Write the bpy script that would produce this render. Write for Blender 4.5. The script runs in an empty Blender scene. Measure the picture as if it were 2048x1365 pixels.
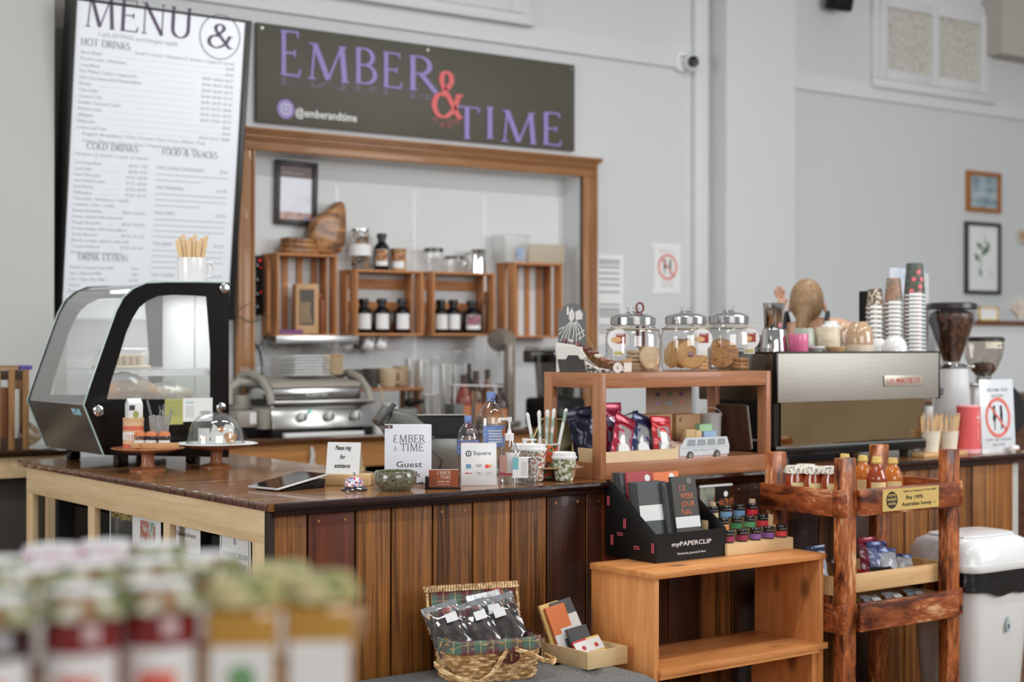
import bpy, bmesh, math, random
from mathutils import Vector, Matrix, Euler
random.seed(7)
SC = bpy.context.scene
COL = SC.collection
PI = math.pi
rad = math.radians
# ---------------------------------------------------------------- camera frame (metres)
YAW = rad(53.3); FPX = 3159.0; EYE = 1.48
DX, DY = math.cos(YAW), math.sin(YAW)
RX, RY = DY, -DX
FACE = -(PI/2 - YAW)          # turn a thing so its front looks back to the eye
CT = 0.97                     # height of the counter tops
def onZ(px, py, z=CT):
    k = (z-EYE)*FPX/(682.5-py); t = (px-1024)/FPX
    return k*(DX+RX*t), k*(DY+RY*t), k
def onY(px, py, Y):
    t = (px-1024)/FPX; k = Y/(DY+RY*t)
    return k*(DX+RX*t), EYE+(682.5-py)/FPX*k, k
def onX(px, py, X):
    t = (px-1024)/FPX; k = X/(DX+RX*t)
    return k*(DY+RY*t), EYE+(682.5-py)/FPX*k, k
def atK(px, py, k):
    t = (px-1024)/FPX
    return k*(DX+RX*t), k*(DY+RY*t), EYE+(682.5-py)/FPX*k
def base(px, py, rpx=0, z=CT):
    """centre of a round base whose nearest edge shows at (px,py): X, Y, metres per pixel, radius"""
    k = (z-EYE)*FPX/(682.5-py); r = rpx*k/FPX; k += r; t = (px-1024)/FPX
    return k*(DX+RX*t), k*(DY+RY*t), k/FPX, r
def fr(x0, y0, x1, y1, Y):
    """extent on a plane Y=const of a pixel box: X0, X1, zbottom, ztop"""
    a = onY(x0, y0, Y); b = onY(x1, y1, Y); c = onY((x0+x1)/2, y0, Y); d = onY((x0+x1)/2, y1, Y)
    return a[0], b[0], d[1], c[1]
# ---------------------------------------------------------------- geometry collector
class G:
    def __init__(s): s.b = bmesh.new(); s.mi = 0; s.st = 0
    def mark(s): s.b.verts.ensure_lookup_table(); s.st = len(s.b.verts); return s
    def xf(s, M):
        s.b.verts.ensure_lookup_table()
        for v in s.b.verts[s.st:]: v.co = M @ v.co
        return s
    def move(s, x=0, y=0, z=0): return s.xf(Matrix.Translation((x, y, z)))
    def rot(s, a, ax='Z', c=(0,0,0)):
        T = Matrix.Translation(c); return s.xf(T @ Matrix.Rotation(a, 4, ax) @ T.inverted())
    def face(s, vs):
        try: f = s.b.faces.new(vs); f.material_index = s.mi; return f
        except ValueError: return None
    def box(s, x0, y0, z0, x1, y1, z1):
        if x1 < x0: x0, x1 = x1, x0
        if y1 < y0: y0, y1 = y1, y0
        if z1 < z0: z0, z1 = z1, z0
        v = [s.b.verts.new(p) for p in ((x0,y0,z0),(x1,y0,z0),(x1,y1,z0),(x0,y1,z0),(x0,y0,z1),(x1,y0,z1),(x1,y1,z1),(x0,y1,z1))]
        for q in ((0,3,2,1),(4,5,6,7),(0,1,5,4),(1,2,6,5),(2,3,7,6),(3,0,4,7)): s.face([v[i] for i in q])
        return s
    def cbox(s, c, d):
        return s.box(c[0]-d[0]/2, c[1]-d[1]/2, c[2]-d[2]/2, c[0]+d[0]/2, c[1]+d[1]/2, c[2]+d[2]/2)
    def beam(s, p, q, w, h):
        """square bar from p to q"""
        p = Vector(p); q = Vector(q); d = q-p; L = d.length
        st = s.st; s.mark(); s.box(-w/2, -h/2, 0, w/2, h/2, L)
        s.xf(Matrix.Translation(p) @ d.to_track_quat('Z', 'Y').to_matrix().to_4x4()); s.st = st; return s
    def lathe(s, prof, c=(0,0,0), n=28, a0=0, a1=2*PI, sx=1, sy=1, cap=False):
        full = abs(a1-a0-2*PI) < 1e-6; m = n if full else n+1
        rings = []
        for r, z in prof:
            if r < 1e-6: rings.append([s.b.verts.new((c[0], c[1], c[2]+z))]*m); continue
            rings.append([s.b.verts.new((c[0]+sx*r*math.cos(a0+(a1-a0)*i/n), c[1]+sy*r*math.sin(a0+(a1-a0)*i/n), c[2]+z)) for i in range(m)])
        for A, B in zip(rings, rings[1:]):
            for i in range(n):
                j = (i+1) % m
                q = []
                for v in (A[i], A[j], B[j], B[i]):
                    if v not in q: q.append(v)
                if len(q) > 2: s.face(q)
        if cap and full:
            if prof[0][0] > 1e-6: s.face(list(reversed(rings[0])))
            if prof[-1][0] > 1e-6: s.face(rings[-1])
        return s
    def cyl(s, p, q, r0, r1=None, n=20):
        if r1 is None: r1 = r0
        p = Vector(p); q = Vector(q); d = q-p; L = d.length
        st = s.st; s.mark(); s.lathe([(r0,0),(r1,L)], n=n, cap=True)
        s.xf(Matrix.Translation(p) @ d.to_track_quat('Z', 'Y').to_matrix().to_4x4()); s.st = st; return s
    def ball(s, c, r, sx=1, sy=1, sz=1, n=16, m=10, z0=-1, z1=1):
        pr = []
        for i in range(m+1):
            a = math.asin(max(-1, min(1, z0)))*(1-i/m)+math.asin(max(-1, min(1, z1)))*i/m
            pr.append((max(0, r*math.cos(a)) if abs(abs(math.sin(a))-1) > 1e-6 else 0, r*math.sin(a)*sz))
        return s.lathe(pr, c, n, sx=sx, sy=sy)
    def tube(s, pts, r, n=8, closed=False):
        pts = [Vector(p) for p in pts]; rings = []; N = len(pts); up = None
        for i, p in enumerate(pts):
            a = pts[(i-1) % N] if (closed or i) else p; b = pts[(i+1) % N] if (closed or i < N-1) else p
            t = (b-a).normalized()
            if up is None: up = t.orthogonal().normalized()
            up = (up - t*up.dot(t)).normalized() if (up - t*up.dot(t)).length > 1e-6 else t.orthogonal().normalized()
            w = t.cross(up); rr = r[i] if isinstance(r, (list, tuple)) else r
            rings.append([s.b.verts.new(p+(up*math.cos(2*PI*k/n)+w*math.sin(2*PI*k/n))*rr) for k in range(n)])
        L = N if closed else N-1
        for i in range(L):
            A, B = rings[i], rings[(i+1) % N]
            for k in range(n): s.face([A[k], A[(k+1) % n], B[(k+1) % n], B[k]])
        if not closed: s.face(list(reversed(rings[0]))); s.face(rings[-1])
        return s
    def prism(s, poly, a, b, pl='xz'):
        """polygon in plane pl pushed from a to b along the remaining axis"""
        f = {'xz': lambda u, v, w: (u, w, v), 'yz': lambda u, v, w: (w, u, v), 'xy': lambda u, v, w: (u, v, w)}[pl]
        A = [s.b.verts.new(f(u, v, a)) for u, v in poly]; B = [s.b.verts.new(f(u, v, b)) for u, v in poly]
        s.face(list(reversed(A))); s.face(B); n = len(poly)
        for i in range(n): s.face([A[i], A[(i+1) % n], B[(i+1) % n], B[i]])
        return s
    def grid(s, fn, nu, nv, cu=False):
        V = [[s.b.verts.new(fn(i/nu, j/nv)) for j in range(nv+1)] for i in range(nu if cu else nu+1)]
        for i in range(nu):
            I = (i+1) % len(V)
            for j in range(nv): s.face([V[i][j], V[I][j], V[I][j+1], V[i][j+1]])
        return s
def link(name, me, parent=None, loc=None, rot=None):
    o = bpy.data.objects.new(name, me); COL.objects.link(o)
    if parent is not None: o.parent = parent
    if loc is not None: o.location = loc
    if rot is not None: o.rotation_euler = rot
    return o
def obj(name, g, mat, parent=None, loc=None, rot=None, bev=0, seg=2, label=None, thick=0, flat=False, ang=38):
    b = g.b
    bmesh.ops.recalc_face_normals(b, faces=b.faces[:])
    if thick:
        me0 = None
        bmesh.ops.solidify(b, geom=b.faces[:], thickness=thick)
        bmesh.ops.recalc_face_normals(b, faces=b.faces[:])
    if bev:
        es = [e for e in b.edges if len(e.link_faces) == 2 and e.calc_face_angle(0) > .6]
        if es: bmesh.ops.bevel(b, geom=es, offset=bev, segments=seg, profile=.5, affect='EDGES', clamp_overlap=True)
    me = bpy.data.meshes.new(name); b.to_mesh(me); b.free()
    if not flat:
        me.polygons.foreach_set('use_smooth', [True]*len(me.polygons)); me.set_sharp_from_angle(angle=rad(ang))
    for m in (mat if isinstance(mat, (list, tuple)) else [mat]): me.materials.append(m)
    o = link(name, me, parent, loc, rot)
    if label: o['label'] = label
    return o
def tag(o, label, cat, group=None):
    o['label'] = label; o['category'] = cat
    if group: o['group'] = group
    return o
def thing(name, label, cat, loc=(0,0,0), rz=0, group=None, rx=0, ry=0):
    o = link(name, None, None, loc, (rx, ry, rz)); o.empty_display_size = .05
    return tag(o, label, cat, group)
def struct(name, g, mat, **k):
    o = obj(name, g, mat, **k); o['kind'] = 'structure'; return o
def dup(root, loc, rz=None, label=None, group=None, rot=None, sc=None):
    def cp(o, par):
        c = o.copy(); COL.objects.link(c)
        if par: c.parent = par
        for ch in o.children: cp(ch, c)
        return c
    r = cp(root, None); r.location = loc
    if rz is not None: r.rotation_euler = (r.rotation_euler[0], r.rotation_euler[1], rz)
    if rot is not None: r.rotation_euler = rot
    if sc is not None: r.scale = (sc, sc, sc) if not isinstance(sc, tuple) else sc
    if label: r['label'] = label
    if group: r['group'] = group
    return r
ORD = ['first','second','third','fourth','fifth','sixth','seventh','eighth','ninth','tenth','eleventh','twelfth','thirteenth','fourteenth','fifteenth','sixteenth','seventeenth','eighteenth']
# ---------------------------------------------------------------- materials
def lin(c):
    return tuple(((v/255)/12.92 if v/255 <= .04045 else ((v/255+.055)/1.055)**2.4) for v in c)
GAIN = 1.12
def C(c, g=GAIN):
    return tuple(min(.86, v*g) for v in lin(c))+(1,)
def newmat(name):
    m = bpy.data.materials.new(name); m.use_nodes = True; nt = m.node_tree
    return m, nt, nt.nodes['Principled BSDF'], nt.nodes, nt.links
CACHE = {}
def mat(rgb, rough=.5, metal=0, coat=0, emit=0, name=None, var=.06, vs=30, bump=0, bs=60, spec=.5, trans=0, alpha=1):
    key = (tuple(rgb), rough, metal, coat, emit, var, vs, bump, bs, spec, trans, alpha)
    if key in CACHE: return CACHE[key]
    m, nt, p, N, L = newmat(name or 'paint'); c = C(rgb) if not metal else lin(rgb)+(1,)
    p.inputs['Base Color'].default_value = c; p.inputs['Roughness'].default_value = rough; p.inputs['Metallic'].default_value = metal
    p.inputs['Coat Weight'].default_value = coat; p.inputs['Specular IOR Level'].default_value = spec
    p.inputs['Transmission Weight'].default_value = trans; p.inputs['Alpha'].default_value = alpha
    if emit:
        p.inputs['Emission Color'].default_value = lin(rgb)+(1,); p.inputs['Emission Strength'].default_value = emit
    if var:
        tc = N.new('ShaderNodeTexCoord'); nz = N.new('ShaderNodeTexNoise'); nz.inputs['Scale'].default_value = vs; nz.inputs['Detail'].default_value = 3
        mx = N.new('ShaderNodeMix'); mx.data_type = 'RGBA'; L.new(tc.outputs['Object'], nz.inputs['Vector'])
        mx.inputs['A'].default_value = tuple(v*(1-var) for v in c[:3])+(1,); mx.inputs['B'].default_value = tuple(min(.9, v*(1+var)) for v in c[:3])+(1,)
        L.new(nz.outputs['Fac'], mx.inputs['Factor']); L.new(mx.outputs['Result'], p.inputs['Base Color'])
    if bump:
        tc = N.new('ShaderNodeTexCoord'); nz = N.new('ShaderNodeTexNoise'); nz.inputs['Scale'].default_value = bs; nz.inputs['Detail'].default_value = 4
        bp = N.new('ShaderNodeBump'); bp.inputs['Strength'].default_value = bump; bp.inputs['Distance'].default_value = .004
        L.new(tc.outputs['Object'], nz.inputs['Vector']); L.new(nz.outputs['Fac'], bp.inputs['Height']); L.new(bp.outputs['Normal'], p.inputs['Normal'])
    CACHE[key] = m; return m
def wood(name, c1, c2, axis='z', sc=1.0, rough=.45, coat=0, c3=None, knots=0, contrast=(.3,.7), stretch=14, bump=.15, spec=.3):
    """grain running along an axis: stretched noise, fine pores, optional knots"""
    m, nt, p, N, L = newmat(name)
    tc = N.new('ShaderNodeTexCoord'); mp = N.new('ShaderNodeMapping'); s = [stretch*sc]*3; s['xyz'.index(axis)] = sc
    mp.inputs['Scale'].default_value = s; L.new(tc.outputs['Object'], mp.inputs['Vector'])
    n1 = N.new('ShaderNodeTexNoise'); n1.inputs['Scale'].default_value = 1.6; n1.inputs['Detail'].default_value = 7; n1.inputs['Roughness'].default_value = .62; n1.inputs['Distortion'].default_value = .7
    n2 = N.new('ShaderNodeTexNoise'); n2.inputs['Scale'].default_value = 9; n2.inputs['Detail'].default_value = 3
    L.new(mp.outputs['Vector'], n1.inputs['Vector']); L.new(mp.outputs['Vector'], n2.inputs['Vector'])
    ad = N.new('ShaderNodeMath'); ad.operation = 'MULTIPLY_ADD'; ad.inputs[1].default_value = .25; L.new(n2.outputs['Fac'], ad.inputs[0])
    sb = N.new('ShaderNodeMath'); sb.operation = 'SUBTRACT'; sb.inputs[1].default_value = .125; L.new(n1.outputs['Fac'], sb.inputs[0]); L.new(sb.outputs[0], ad.inputs[2])
    r = N.new('ShaderNodeValToRGB'); e = r.color_ramp.elements
    e[0].position = contrast[0]; e[0].color = C(c2); e[1].position = contrast[1]; e[1].color = C(c1)
    if c3: q = r.color_ramp.elements.new(contrast[1]+.12); q.color = C(c3)
    L.new(ad.outputs[0], r.inputs['Fac']); out = r.outputs['Color']
    if knots:
        mk = N.new('ShaderNodeMapping'); ks = [knots]*3; ks['xyz'.index(axis)] = knots*.55; mk.inputs['Scale'].default_value = ks
        L.new(tc.outputs['Object'], mk.inputs['Vector']); vo = N.new('ShaderNodeTexVoronoi'); L.new(mk.outputs['Vector'], vo.inputs['Vector']); vo.inputs['Scale'].default_value = 1
        rk = N.new('ShaderNodeValToRGB'); rk.color_ramp.elements[0].position = .06; rk.color_ramp.elements[0].color = (.25,.25,.25,1); rk.color_ramp.elements[1].position = .16; rk.color_ramp.elements[1].color = (1,1,1,1)
        L.new(vo.outputs['Distance'], rk.inputs['Fac']); mm = N.new('ShaderNodeMix'); mm.data_type = 'RGBA'; mm.blend_type = 'MULTIPLY'; mm.inputs['Factor'].default_value = .8
        L.new(out, mm.inputs['A']); L.new(rk.outputs['Color'], mm.inputs['B']); out = mm.outputs['Result']
    p.inputs['Specular IOR Level'].default_value = spec
    L.new(out, p.inputs['Base Color']); p.inputs['Roughness'].default_value = rough; p.inputs['Coat Weight'].default_value = coat; p.inputs['Coat Roughness'].default_value = .05
    if bump:
        bp = N.new('ShaderNodeBump'); bp.inputs['Strength'].default_value = bump; bp.inputs['Distance'].default_value = .002
        L.new(ad.outputs[0], bp.inputs['Height']); L.new(bp.outputs['Normal'], p.inputs['Normal'])
    return m
def spots(name, cols, scale=60, rough=.5, coat=0, metal=0, kind='noise', pos=None, bump=0, stretch=(1,1,1)):
    """mottled printed or natural pattern from several colours"""
    m, nt, p, N, L = newmat(name)
    tc = N.new('ShaderNodeTexCoord'); mp = N.new('ShaderNodeMapping'); mp.inputs['Scale'].default_value = stretch; L.new(tc.outputs['Object'], mp.inputs['Vector'])
    if kind == 'noise':
        t = N.new('ShaderNodeTexNoise'); t.inputs['Detail'].default_value = 4; fac = t.outputs['Fac']
    else:
        t = N.new('ShaderNodeTexVoronoi'); fac = t.outputs['Distance'] if kind == 'vor' else t.outputs['Color']
    t.inputs['Scale'].default_value = scale; L.new(mp.outputs['Vector'], t.inputs['Vector'])
    r = N.new('ShaderNodeValToRGB'); r.color_ramp.interpolation = 'CONSTANT' if kind != 'noise' or pos else 'LINEAR'
    n = len(cols); ps = pos or [(.3+.4*i/max(1, n-1)) if kind == 'noise' else i/n for i in range(n)]
    while len(r.color_ramp.elements) < n: r.color_ramp.elements.new(.5)
    for i, c in enumerate(cols): r.color_ramp.elements[i].position = ps[i]; r.color_ramp.elements[i].color = C(c)
    L.new(fac, r.inputs['Fac']); L.new(r.outputs['Color'], p.inputs['Base Color'])
    p.inputs['Roughness'].default_value = rough; p.inputs['Coat Weight'].default_value = coat; p.inputs['Metallic'].default_value = metal
    if bump:
        bp = N.new('ShaderNodeBump'); bp.inputs['Strength'].default_value = bump; bp.inputs['Distance'].default_value = .003
        L.new(fac, bp.inputs['Height']); L.new(bp.outputs['Normal'], p.inputs['Normal'])
    return m
def glass(name, tint=(1,1,1), refl=.12, rough=.02, haze=0):
    """thin clear sheet: see-through with a Fresnel sheen, a little milky if haze > 0"""
    m, nt, p, N, L = newmat(name); N.remove(p); out = N['Material Output']
    tr = N.new('ShaderNodeBsdfTransparent'); tr.inputs['Color'].default_value = tuple(tint)+(1,)
    gl = N.new('ShaderNodeBsdfGlossy'); gl.inputs['Roughness'].default_value = rough
    fz = N.new('ShaderNodeLayerWeight'); fz.inputs['Blend'].default_value = .35
    mu = N.new('ShaderNodeMath'); mu.operation = 'MULTIPLY_ADD'; mu.inputs[1].default_value = .75; mu.inputs[2].default_value = refl*.4; mu.use_clamp = True
    pw = N.new('ShaderNodeMath'); pw.operation = 'POWER'; pw.inputs[1].default_value = 1.8; L.new(fz.outputs['Facing'], pw.inputs[0]); L.new(pw.outputs[0], mu.inputs[0])
    mx = N.new('ShaderNodeMixShader'); L.new(mu.outputs[0], mx.inputs[0]); L.new(tr.outputs[0], mx.inputs[1]); L.new(gl.outputs[0], mx.inputs[2]); res = mx
    if haze:
        df = N.new('ShaderNodeBsdfDiffuse'); df.inputs['Color'].default_value = (.8,.8,.79,1); m2 = N.new('ShaderNodeMixShader'); m2.inputs[0].default_value = haze
        L.new(mx.outputs[0], m2.inputs[1]); L.new(df.outputs[0], m2.inputs[2]); res = m2
    L.new(res.outputs[0], out.inputs['Surface']); return m
# ---------------------------------------------------------------- lettering
def sans(parent, s, loc, h, m, rot=(PI/2,0,0), w=None, al='CENTER', ext=.0003, bend=0, bold=0, shear=0, name='lettering', rz=0):
    """printed lettering facing local -y; h = capital height, w = fitted width"""
    c = bpy.data.curves.new('t', 'FONT'); c.body = s; c.size = h/.72; c.resolution_u = 2; c.extrude = ext; c.offset = bold*h; c.shear = shear
    c.align_x = 'LEFT'; c.space_line = 1.0
    o = bpy.data.objects.new('t', c); me = bpy.data.meshes.new_from_object(o); bpy.data.objects.remove(o); bpy.data.curves.remove(c)
    if not len(me.vertices): return None
    xs = [v.co.x for v in me.vertices]; x0, x1 = min(xs), max(xs); k = (w/(x1-x0)) if w else 1
    off = {'LEFT': x0, 'CENTER': (x0+x1)/2, 'RIGHT': x1}[al]
    return _place(me, parent, loc, rot, m, k, off, bend, name)
def _place(me, parent, loc, rot, m, k, off, bend, name):
    for v in me.vertices:
        v.co.x = (v.co.x-off)*k
        if bend:
            a = v.co.x/bend; r = bend+v.co.z; v.co = (r*math.sin(a), v.co.y, r*math.cos(a)-bend)
    me.materials.clear(); me.materials.append(m)
    o = link(name, me, parent, loc, rot); return o
def arc(cx, cy, rx, ry, a0, a1, n=12):
    return [(cx+rx*math.cos(rad(a0+(a1-a0)*i/n)), cy+ry*math.sin(rad(a0+(a1-a0)*i/n))) for i in range(n+1)]
# roman capitals: width, strokes (points, weight K thick / N thin / k medium), serif spots (x, y)
def _gl():
    g = {}
    g['E'] = (.56, [([(.12,0),(.12,1)],'K'),([(.12,.985),(.5,.985)],'N'),([(.12,.51),(.42,.51)],'N'),([(.12,.015),(.54,.015)],'N'),([(.5,1.01),(.5,.86)],'N'),([(.42,.59),(.42,.43)],'N'),([(.53,0),(.56,.17)],'N')], [(.12,0),(.12,1)])
    g['F'] = (.52, g['E'][1][:3]+[g['E'][1][4], g['E'][1][5]], [(.12,0),(.12,1)])
    g['M'] = (.98, [([(.14,0),(.2,1)],'N'),([(.2,1),(.49,.03)],'K'),([(.49,.03),(.78,1)],'N'),([(.78,1),(.85,0)],'K')], [(.14,0),(.85,0),(.17,1),(.8,1)])
    g['B'] = (.62, [([(.12,0),(.12,1)],'K'),([(.12,.985)]+arc(.28,.755,.22,.23,90,-90)+[(.12,.525)],'k'),([(.12,.525)]+arc(.3,.27,.26,.255,90,-90)+[(.12,.015)],'k')], [(.12,0),(.12,1)])
    g['R'] = (.66, [([(.12,0),(.12,1)],'K'),([(.12,.985)]+arc(.28,.74,.23,.245,90,-90)+[(.12,.495)],'k'),([(.3,.5),(.66,0)],'K')], [(.12,0),(.12,1)])
    g['P'] = (.58, [([(.12,0),(.12,1)],'K'),([(.12,.985)]+arc(.28,.74,.24,.245,90,-90)+[(.12,.495)],'k')], [(.12,0),(.12,1)])
    g['T'] = (.68, [([(.34,0),(.34,1)],'K'),([(.03,.985),(.65,.985)],'N'),([(.03,1.01),(.04,.84)],'N'),([(.65,1.01),(.64,.84)],'N')], [(.34,0)])
    g['I'] = (.26, [([(.13,0),(.13,1)],'K')], [(.13,0),(.13,1)])
    g['N'] = (.8, [([(.14,0),(.14,1)],'N'),([(.14,1),(.68,0)],'K'),([(.68,0),(.68,1)],'N')], [(.14,0),(.1,1),(.68,1)])
    g['U'] = (.74, [([(.14,1),(.14,.3)]+arc(.38,.28,.24,.27,180,360)+[(.62,1)],'k'),([(.14,.3),(.14,1)],'K')], [(.14,1),(.62,1)])
    g['O'] = (.84, [(arc(.42,.5,.36,.5,0,360,24),'k')], [])
    g['C'] = (.72, [(arc(.42,.5,.36,.5,42,318,20),'k')], [(.68,.84)])
    g['G'] = (.78, [(arc(.42,.5,.36,.5,42,318,20),'k'),([(.68,.14),(.68,.42)],'K')], [(.68,.42)])
    g['D'] = (.78, [([(.12,0),(.12,1)],'K'),([(.12,.985),(.3,.985)]+arc(.32,.5,.38,.485,90,-90,14)+[(.12,.015)],'k')], [(.12,0),(.12,1)])
    g['H'] = (.78, [([(.13,0),(.13,1)],'K'),([(.63,0),(.63,1)],'K'),([(.13,.51),(.63,.51)],'N')], [(.13,0),(.13,1),(.63,0),(.63,1)])
    g['K'] = (.7, [([(.12,0),(.12,1)],'K'),([(.6,1),(.14,.45)],'N'),([(.26,.58),(.66,0)],'K')], [(.12,0),(.12,1),(.6,1),(.64,0)])
    g['S'] = (.52, [(arc(.26,.74,.2,.25,40,270,12)+arc(.26,.26,.22,.25,90,-140,12),'k')], [])
    g['A'] = (.74, [([(.08,0),(.36,1)],'N'),([(.36,1),(.66,0)],'K'),([(.18,.36),(.55,.36)],'N')], [(.08,0),(.66,0)])
    g['X'] = (.72, [([(.08,0),(.62,1)],'N'),([(.1,1),(.64,0)],'K')], [(.08,0),(.64,0),(.1,1),(.62,1)])
    g['L'] = (.54, [([(.12,0),(.12,1)],'K'),([(.12,.015),(.5,.015)],'N'),([(.5,0),(.52,.17)],'N')], [(.12,0),(.12,1)])
    g['Y'] = (.7, [([(.06,1),(.35,.48),(.35,0)],'K'),([(.64,1),(.35,.48)],'N')], [(.08,1),(.62,1),(.35,0)])
    g['&'] = (.9, [([(.86,.03),(.74,.03),(.28,.72)]+arc(.4,.84,.14,.16,200,-40,10)+[(.3,.5)]+arc(.3,.26,.24,.26,100,300,12)+[(.62,.18),(.74,.52)],'k'),([(.27,.53),(.42,.53)],'K')], [(.76,.54)])
    g['e'] = (.62, [(arc(.34,.74,.2,.25,50,270,10)+arc(.34,.25,.26,.25,90,315,12),'k')], [])   # round epsilon-like capital
    g[' '] = (.36, [], [])
    return g
GL = _gl()
def serif(parent, s, loc, h, m, K=.13, Nn=.045, w=None, al='CENTER', ext=.0008, rot=(PI/2,0,0), sx=1.0, sp=.06, serifs=True, name='lettering', bend=0):
    g = G(); x = 0; kd = {'K': K, 'N': Nn, 'k': (K*.62+Nn*.38)}
    lay = 0
    for ch in s:
        adv, st, sf = GL[ch]
        parts = []; joins = []
        for pts, kk in st:
            cur = [pts[0]]
            for i in range(1, len(pts)-1):
                cur.append(pts[i]); u = Vector(pts[i])-Vector(pts[i-1]); v = Vector(pts[i+1])-Vector(pts[i])
                if u.length > 1e-6 and v.length > 1e-6 and u.angle(v) > .75: parts.append((cur, kk)); cur = [pts[i]]; joins.append((x+pts[i][0], pts[i][1], kd[kk] if kk in 'Nk' else Nn))
            cur.append(pts[-1]); parts.append((cur, kk))
        for pts, kk in parts:
            lay += 1
            wd = kd[kk]; P = [Vector((x+a, b)) for a, b in pts]; Lf = []; Rt = []
            for i, p in enumerate(P):
                t = (P[min(i+1, len(P)-1)]-P[max(i-1, 0)]);  t = t.normalized() if t.length > 1e-9 else Vector((0,1))
                nrm = Vector((-t.y, t.x)); ww = wd
                if kk == 'k': ww = Nn + (K-Nn)*abs(t.y)**1.2
                Lf.append(p+nrm*ww/2); Rt.append(p-nrm*ww/2)
            for i in range(len(P)-1):
                q = [Lf[i], Lf[i+1], Rt[i+1], Rt[i]]
                for zz in (ext+(lay % 12)*.00012,):
                    vs = [g.b.verts.new((v.x*h*sx, v.y*h, zz)) for v in q]; g.face(vs)
        for jx, jy, jw in joins: g.face([g.b.verts.new(((jx+jw*.5*math.cos(q))*h*sx, (jy+jw*.5*math.sin(q))*h, ext+.0016)) for q in [2*PI*i/10 for i in range(10)]])
        if serifs:
            for a, b in sf:
                sw = K*.8 if K > .08 else .08
                d = Nn*.9; y0, y1 = (0, d) if b < .5 else (b-d, b)
                g.face([g.b.verts.new(((x+a+u)*h*sx, v*h, ext+.0011)) for u, v in ((-sw,y0),(sw,y0),(sw*.8,y1),(-sw*.8,y1))])
        x += adv+sp
    for f in g.b.faces:
        if f.normal.length == 0: f.normal_update()
    g.b.normal_update()
    for f in g.b.faces:
        if f.normal.z < 0: f.normal_flip()
    me = bpy.data.meshes.new(name); g.b.to_mesh(me); g.b.free()
    xs = [v.co.x for v in me.vertices]; x0, x1 = min(xs), max(xs); k = (w/(x1-x0)) if w else 1
    off = {'LEFT': x0, 'CENTER': (x0+x1)/2, 'RIGHT': x1}[al]
    return _place(me, parent, loc, rot, m, k, off, bend, name)
def decal(parent, x0, z0, x1, z1, y, m, name='label', t=.0004, label=None):
    return obj(name, G().box(x0, y-t, z0, x1, y, z1), m, parent, label=label)
def wrap(parent, r, z0, z1, a, m, ac=0, name='label', r1=None):
    """label wrapped on a round body; ac = direction of its middle from local -y"""
    g = G().lathe([(r, z0), (r1 or r, z1)], n=14, a0=-PI/2+ac-a/2, a1=-PI/2+ac+a/2); return obj(name, g, m, parent)
def ring(g, cx, cz, r, w, y0, y1, n=32, sx=1):
    for i in range(n):
        a, b = 2*PI*i/n, 2*PI*(i+1)/n
        g.prism([(cx+sx*r*math.cos(a), cz+r*math.sin(a)), (cx+sx*r*math.cos(b), cz+r*math.sin(b)), (cx+sx*(r-w)*math.cos(b), cz+(r-w)*math.sin(b)), (cx+sx*(r-w)*math.cos(a), cz+(r-w)*math.sin(a))], y0, y1)
    return g
# ================================================================ shared materials
PURPLE = mat((142,128,190), .45); CORAL = mat((214,98,98), .45); INK = mat((40,38,38), .6, var=0); WHITE = mat((226,227,226), .45); PAPER = mat((224,225,224), .7, var=.02)
BLACK = mat((18,16,15), .45, spec=.25); BLACKG = mat((12,11,11), .12, spec=.4); GREYINK = mat((150,150,152), .7, var=0); DGREY = mat((58,60,60), .5)
CHROME = mat((222,222,220), .07, 1, var=0); STEEL = mat((196,196,192), .22, 1, var=.05, vs=8); ALU = mat((200,200,200), .3, 1, var=.04)
GLASS = glass('clear glass'); PLASTIC = glass('clear plastic', (.97,.98,.99), .1, .04, haze=.05); HAZY = glass('frosted plastic', (.95,.96,.96), .1, .25, haze=.45)
PINE = wood('pine', (222,156,96), (192,122,66), 'z', 1.2, .42, .15, knots=5, stretch=10); PINEX = wood('pine along', (222,156,96), (192,122,66), 'x', 1.2, .42, .15, knots=5, stretch=10)
BAMBOO = wood('bamboo', (222,196,152), (206,176,130), 'x', 1.5, .5, stretch=16)
REDW = wood('reddish oak', (178,124,88), (146,94,62), 'x', 1.6, .4, .15); REDZ = wood('reddish oak upright', (180,126,90), (148,96,64), 'z', 1.6, .4, .15)
CRATEW = wood('crate pine', (196,140,94), (160,106,66), 'z', 2, .6, c3=(214,160,104)); CRATEX = wood('crate pine across', (198,142,96), (164,108,66), 'x', 2, .6)
FRAMEW = wood('architrave', (166,122,82), (138,96,60), 'z', 1, .35, .2); FRAMEX = wood('architrave head', (162,118,78), (132,90,56), 'x', 1, .35, .2)
BLOND = wood('blond frame timber', (226,200,160), (206,174,130), 'z', 1, .6); BLONDY = wood('blond rail timber', (228,202,162), (206,174,130), 'y', 1, .6)
BACKW = wood('bench front timber', (192,140,84), (160,106,58), 'x', 1, .5)
BURNT = wood('burnt timber', (176,100,52), (72,28,14), 'z', 2.6, .42, .2, c3=(222,182,138), contrast=(.38,.56), stretch=4, bump=.3); BURNTX = wood('burnt timber rail', (160,86,46), (76,34,20), 'x', 2.6, .42, .2, c3=(214,170,126), contrast=(.36,.56), stretch=3.5, bump=.3)
BURNTY = wood('burnt timber side rail', (156,80,40), (60,24,12), 'y', 2.6, .42, .2, c3=(214,166,118), contrast=(.36,.56), stretch=3.5, bump=.3)
KRAFT = mat((190,152,112), .75, var=.08, vs=60); CREAM = mat((226,214,190), .4); GOLD = mat((206,172,96), .35, .6)
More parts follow.
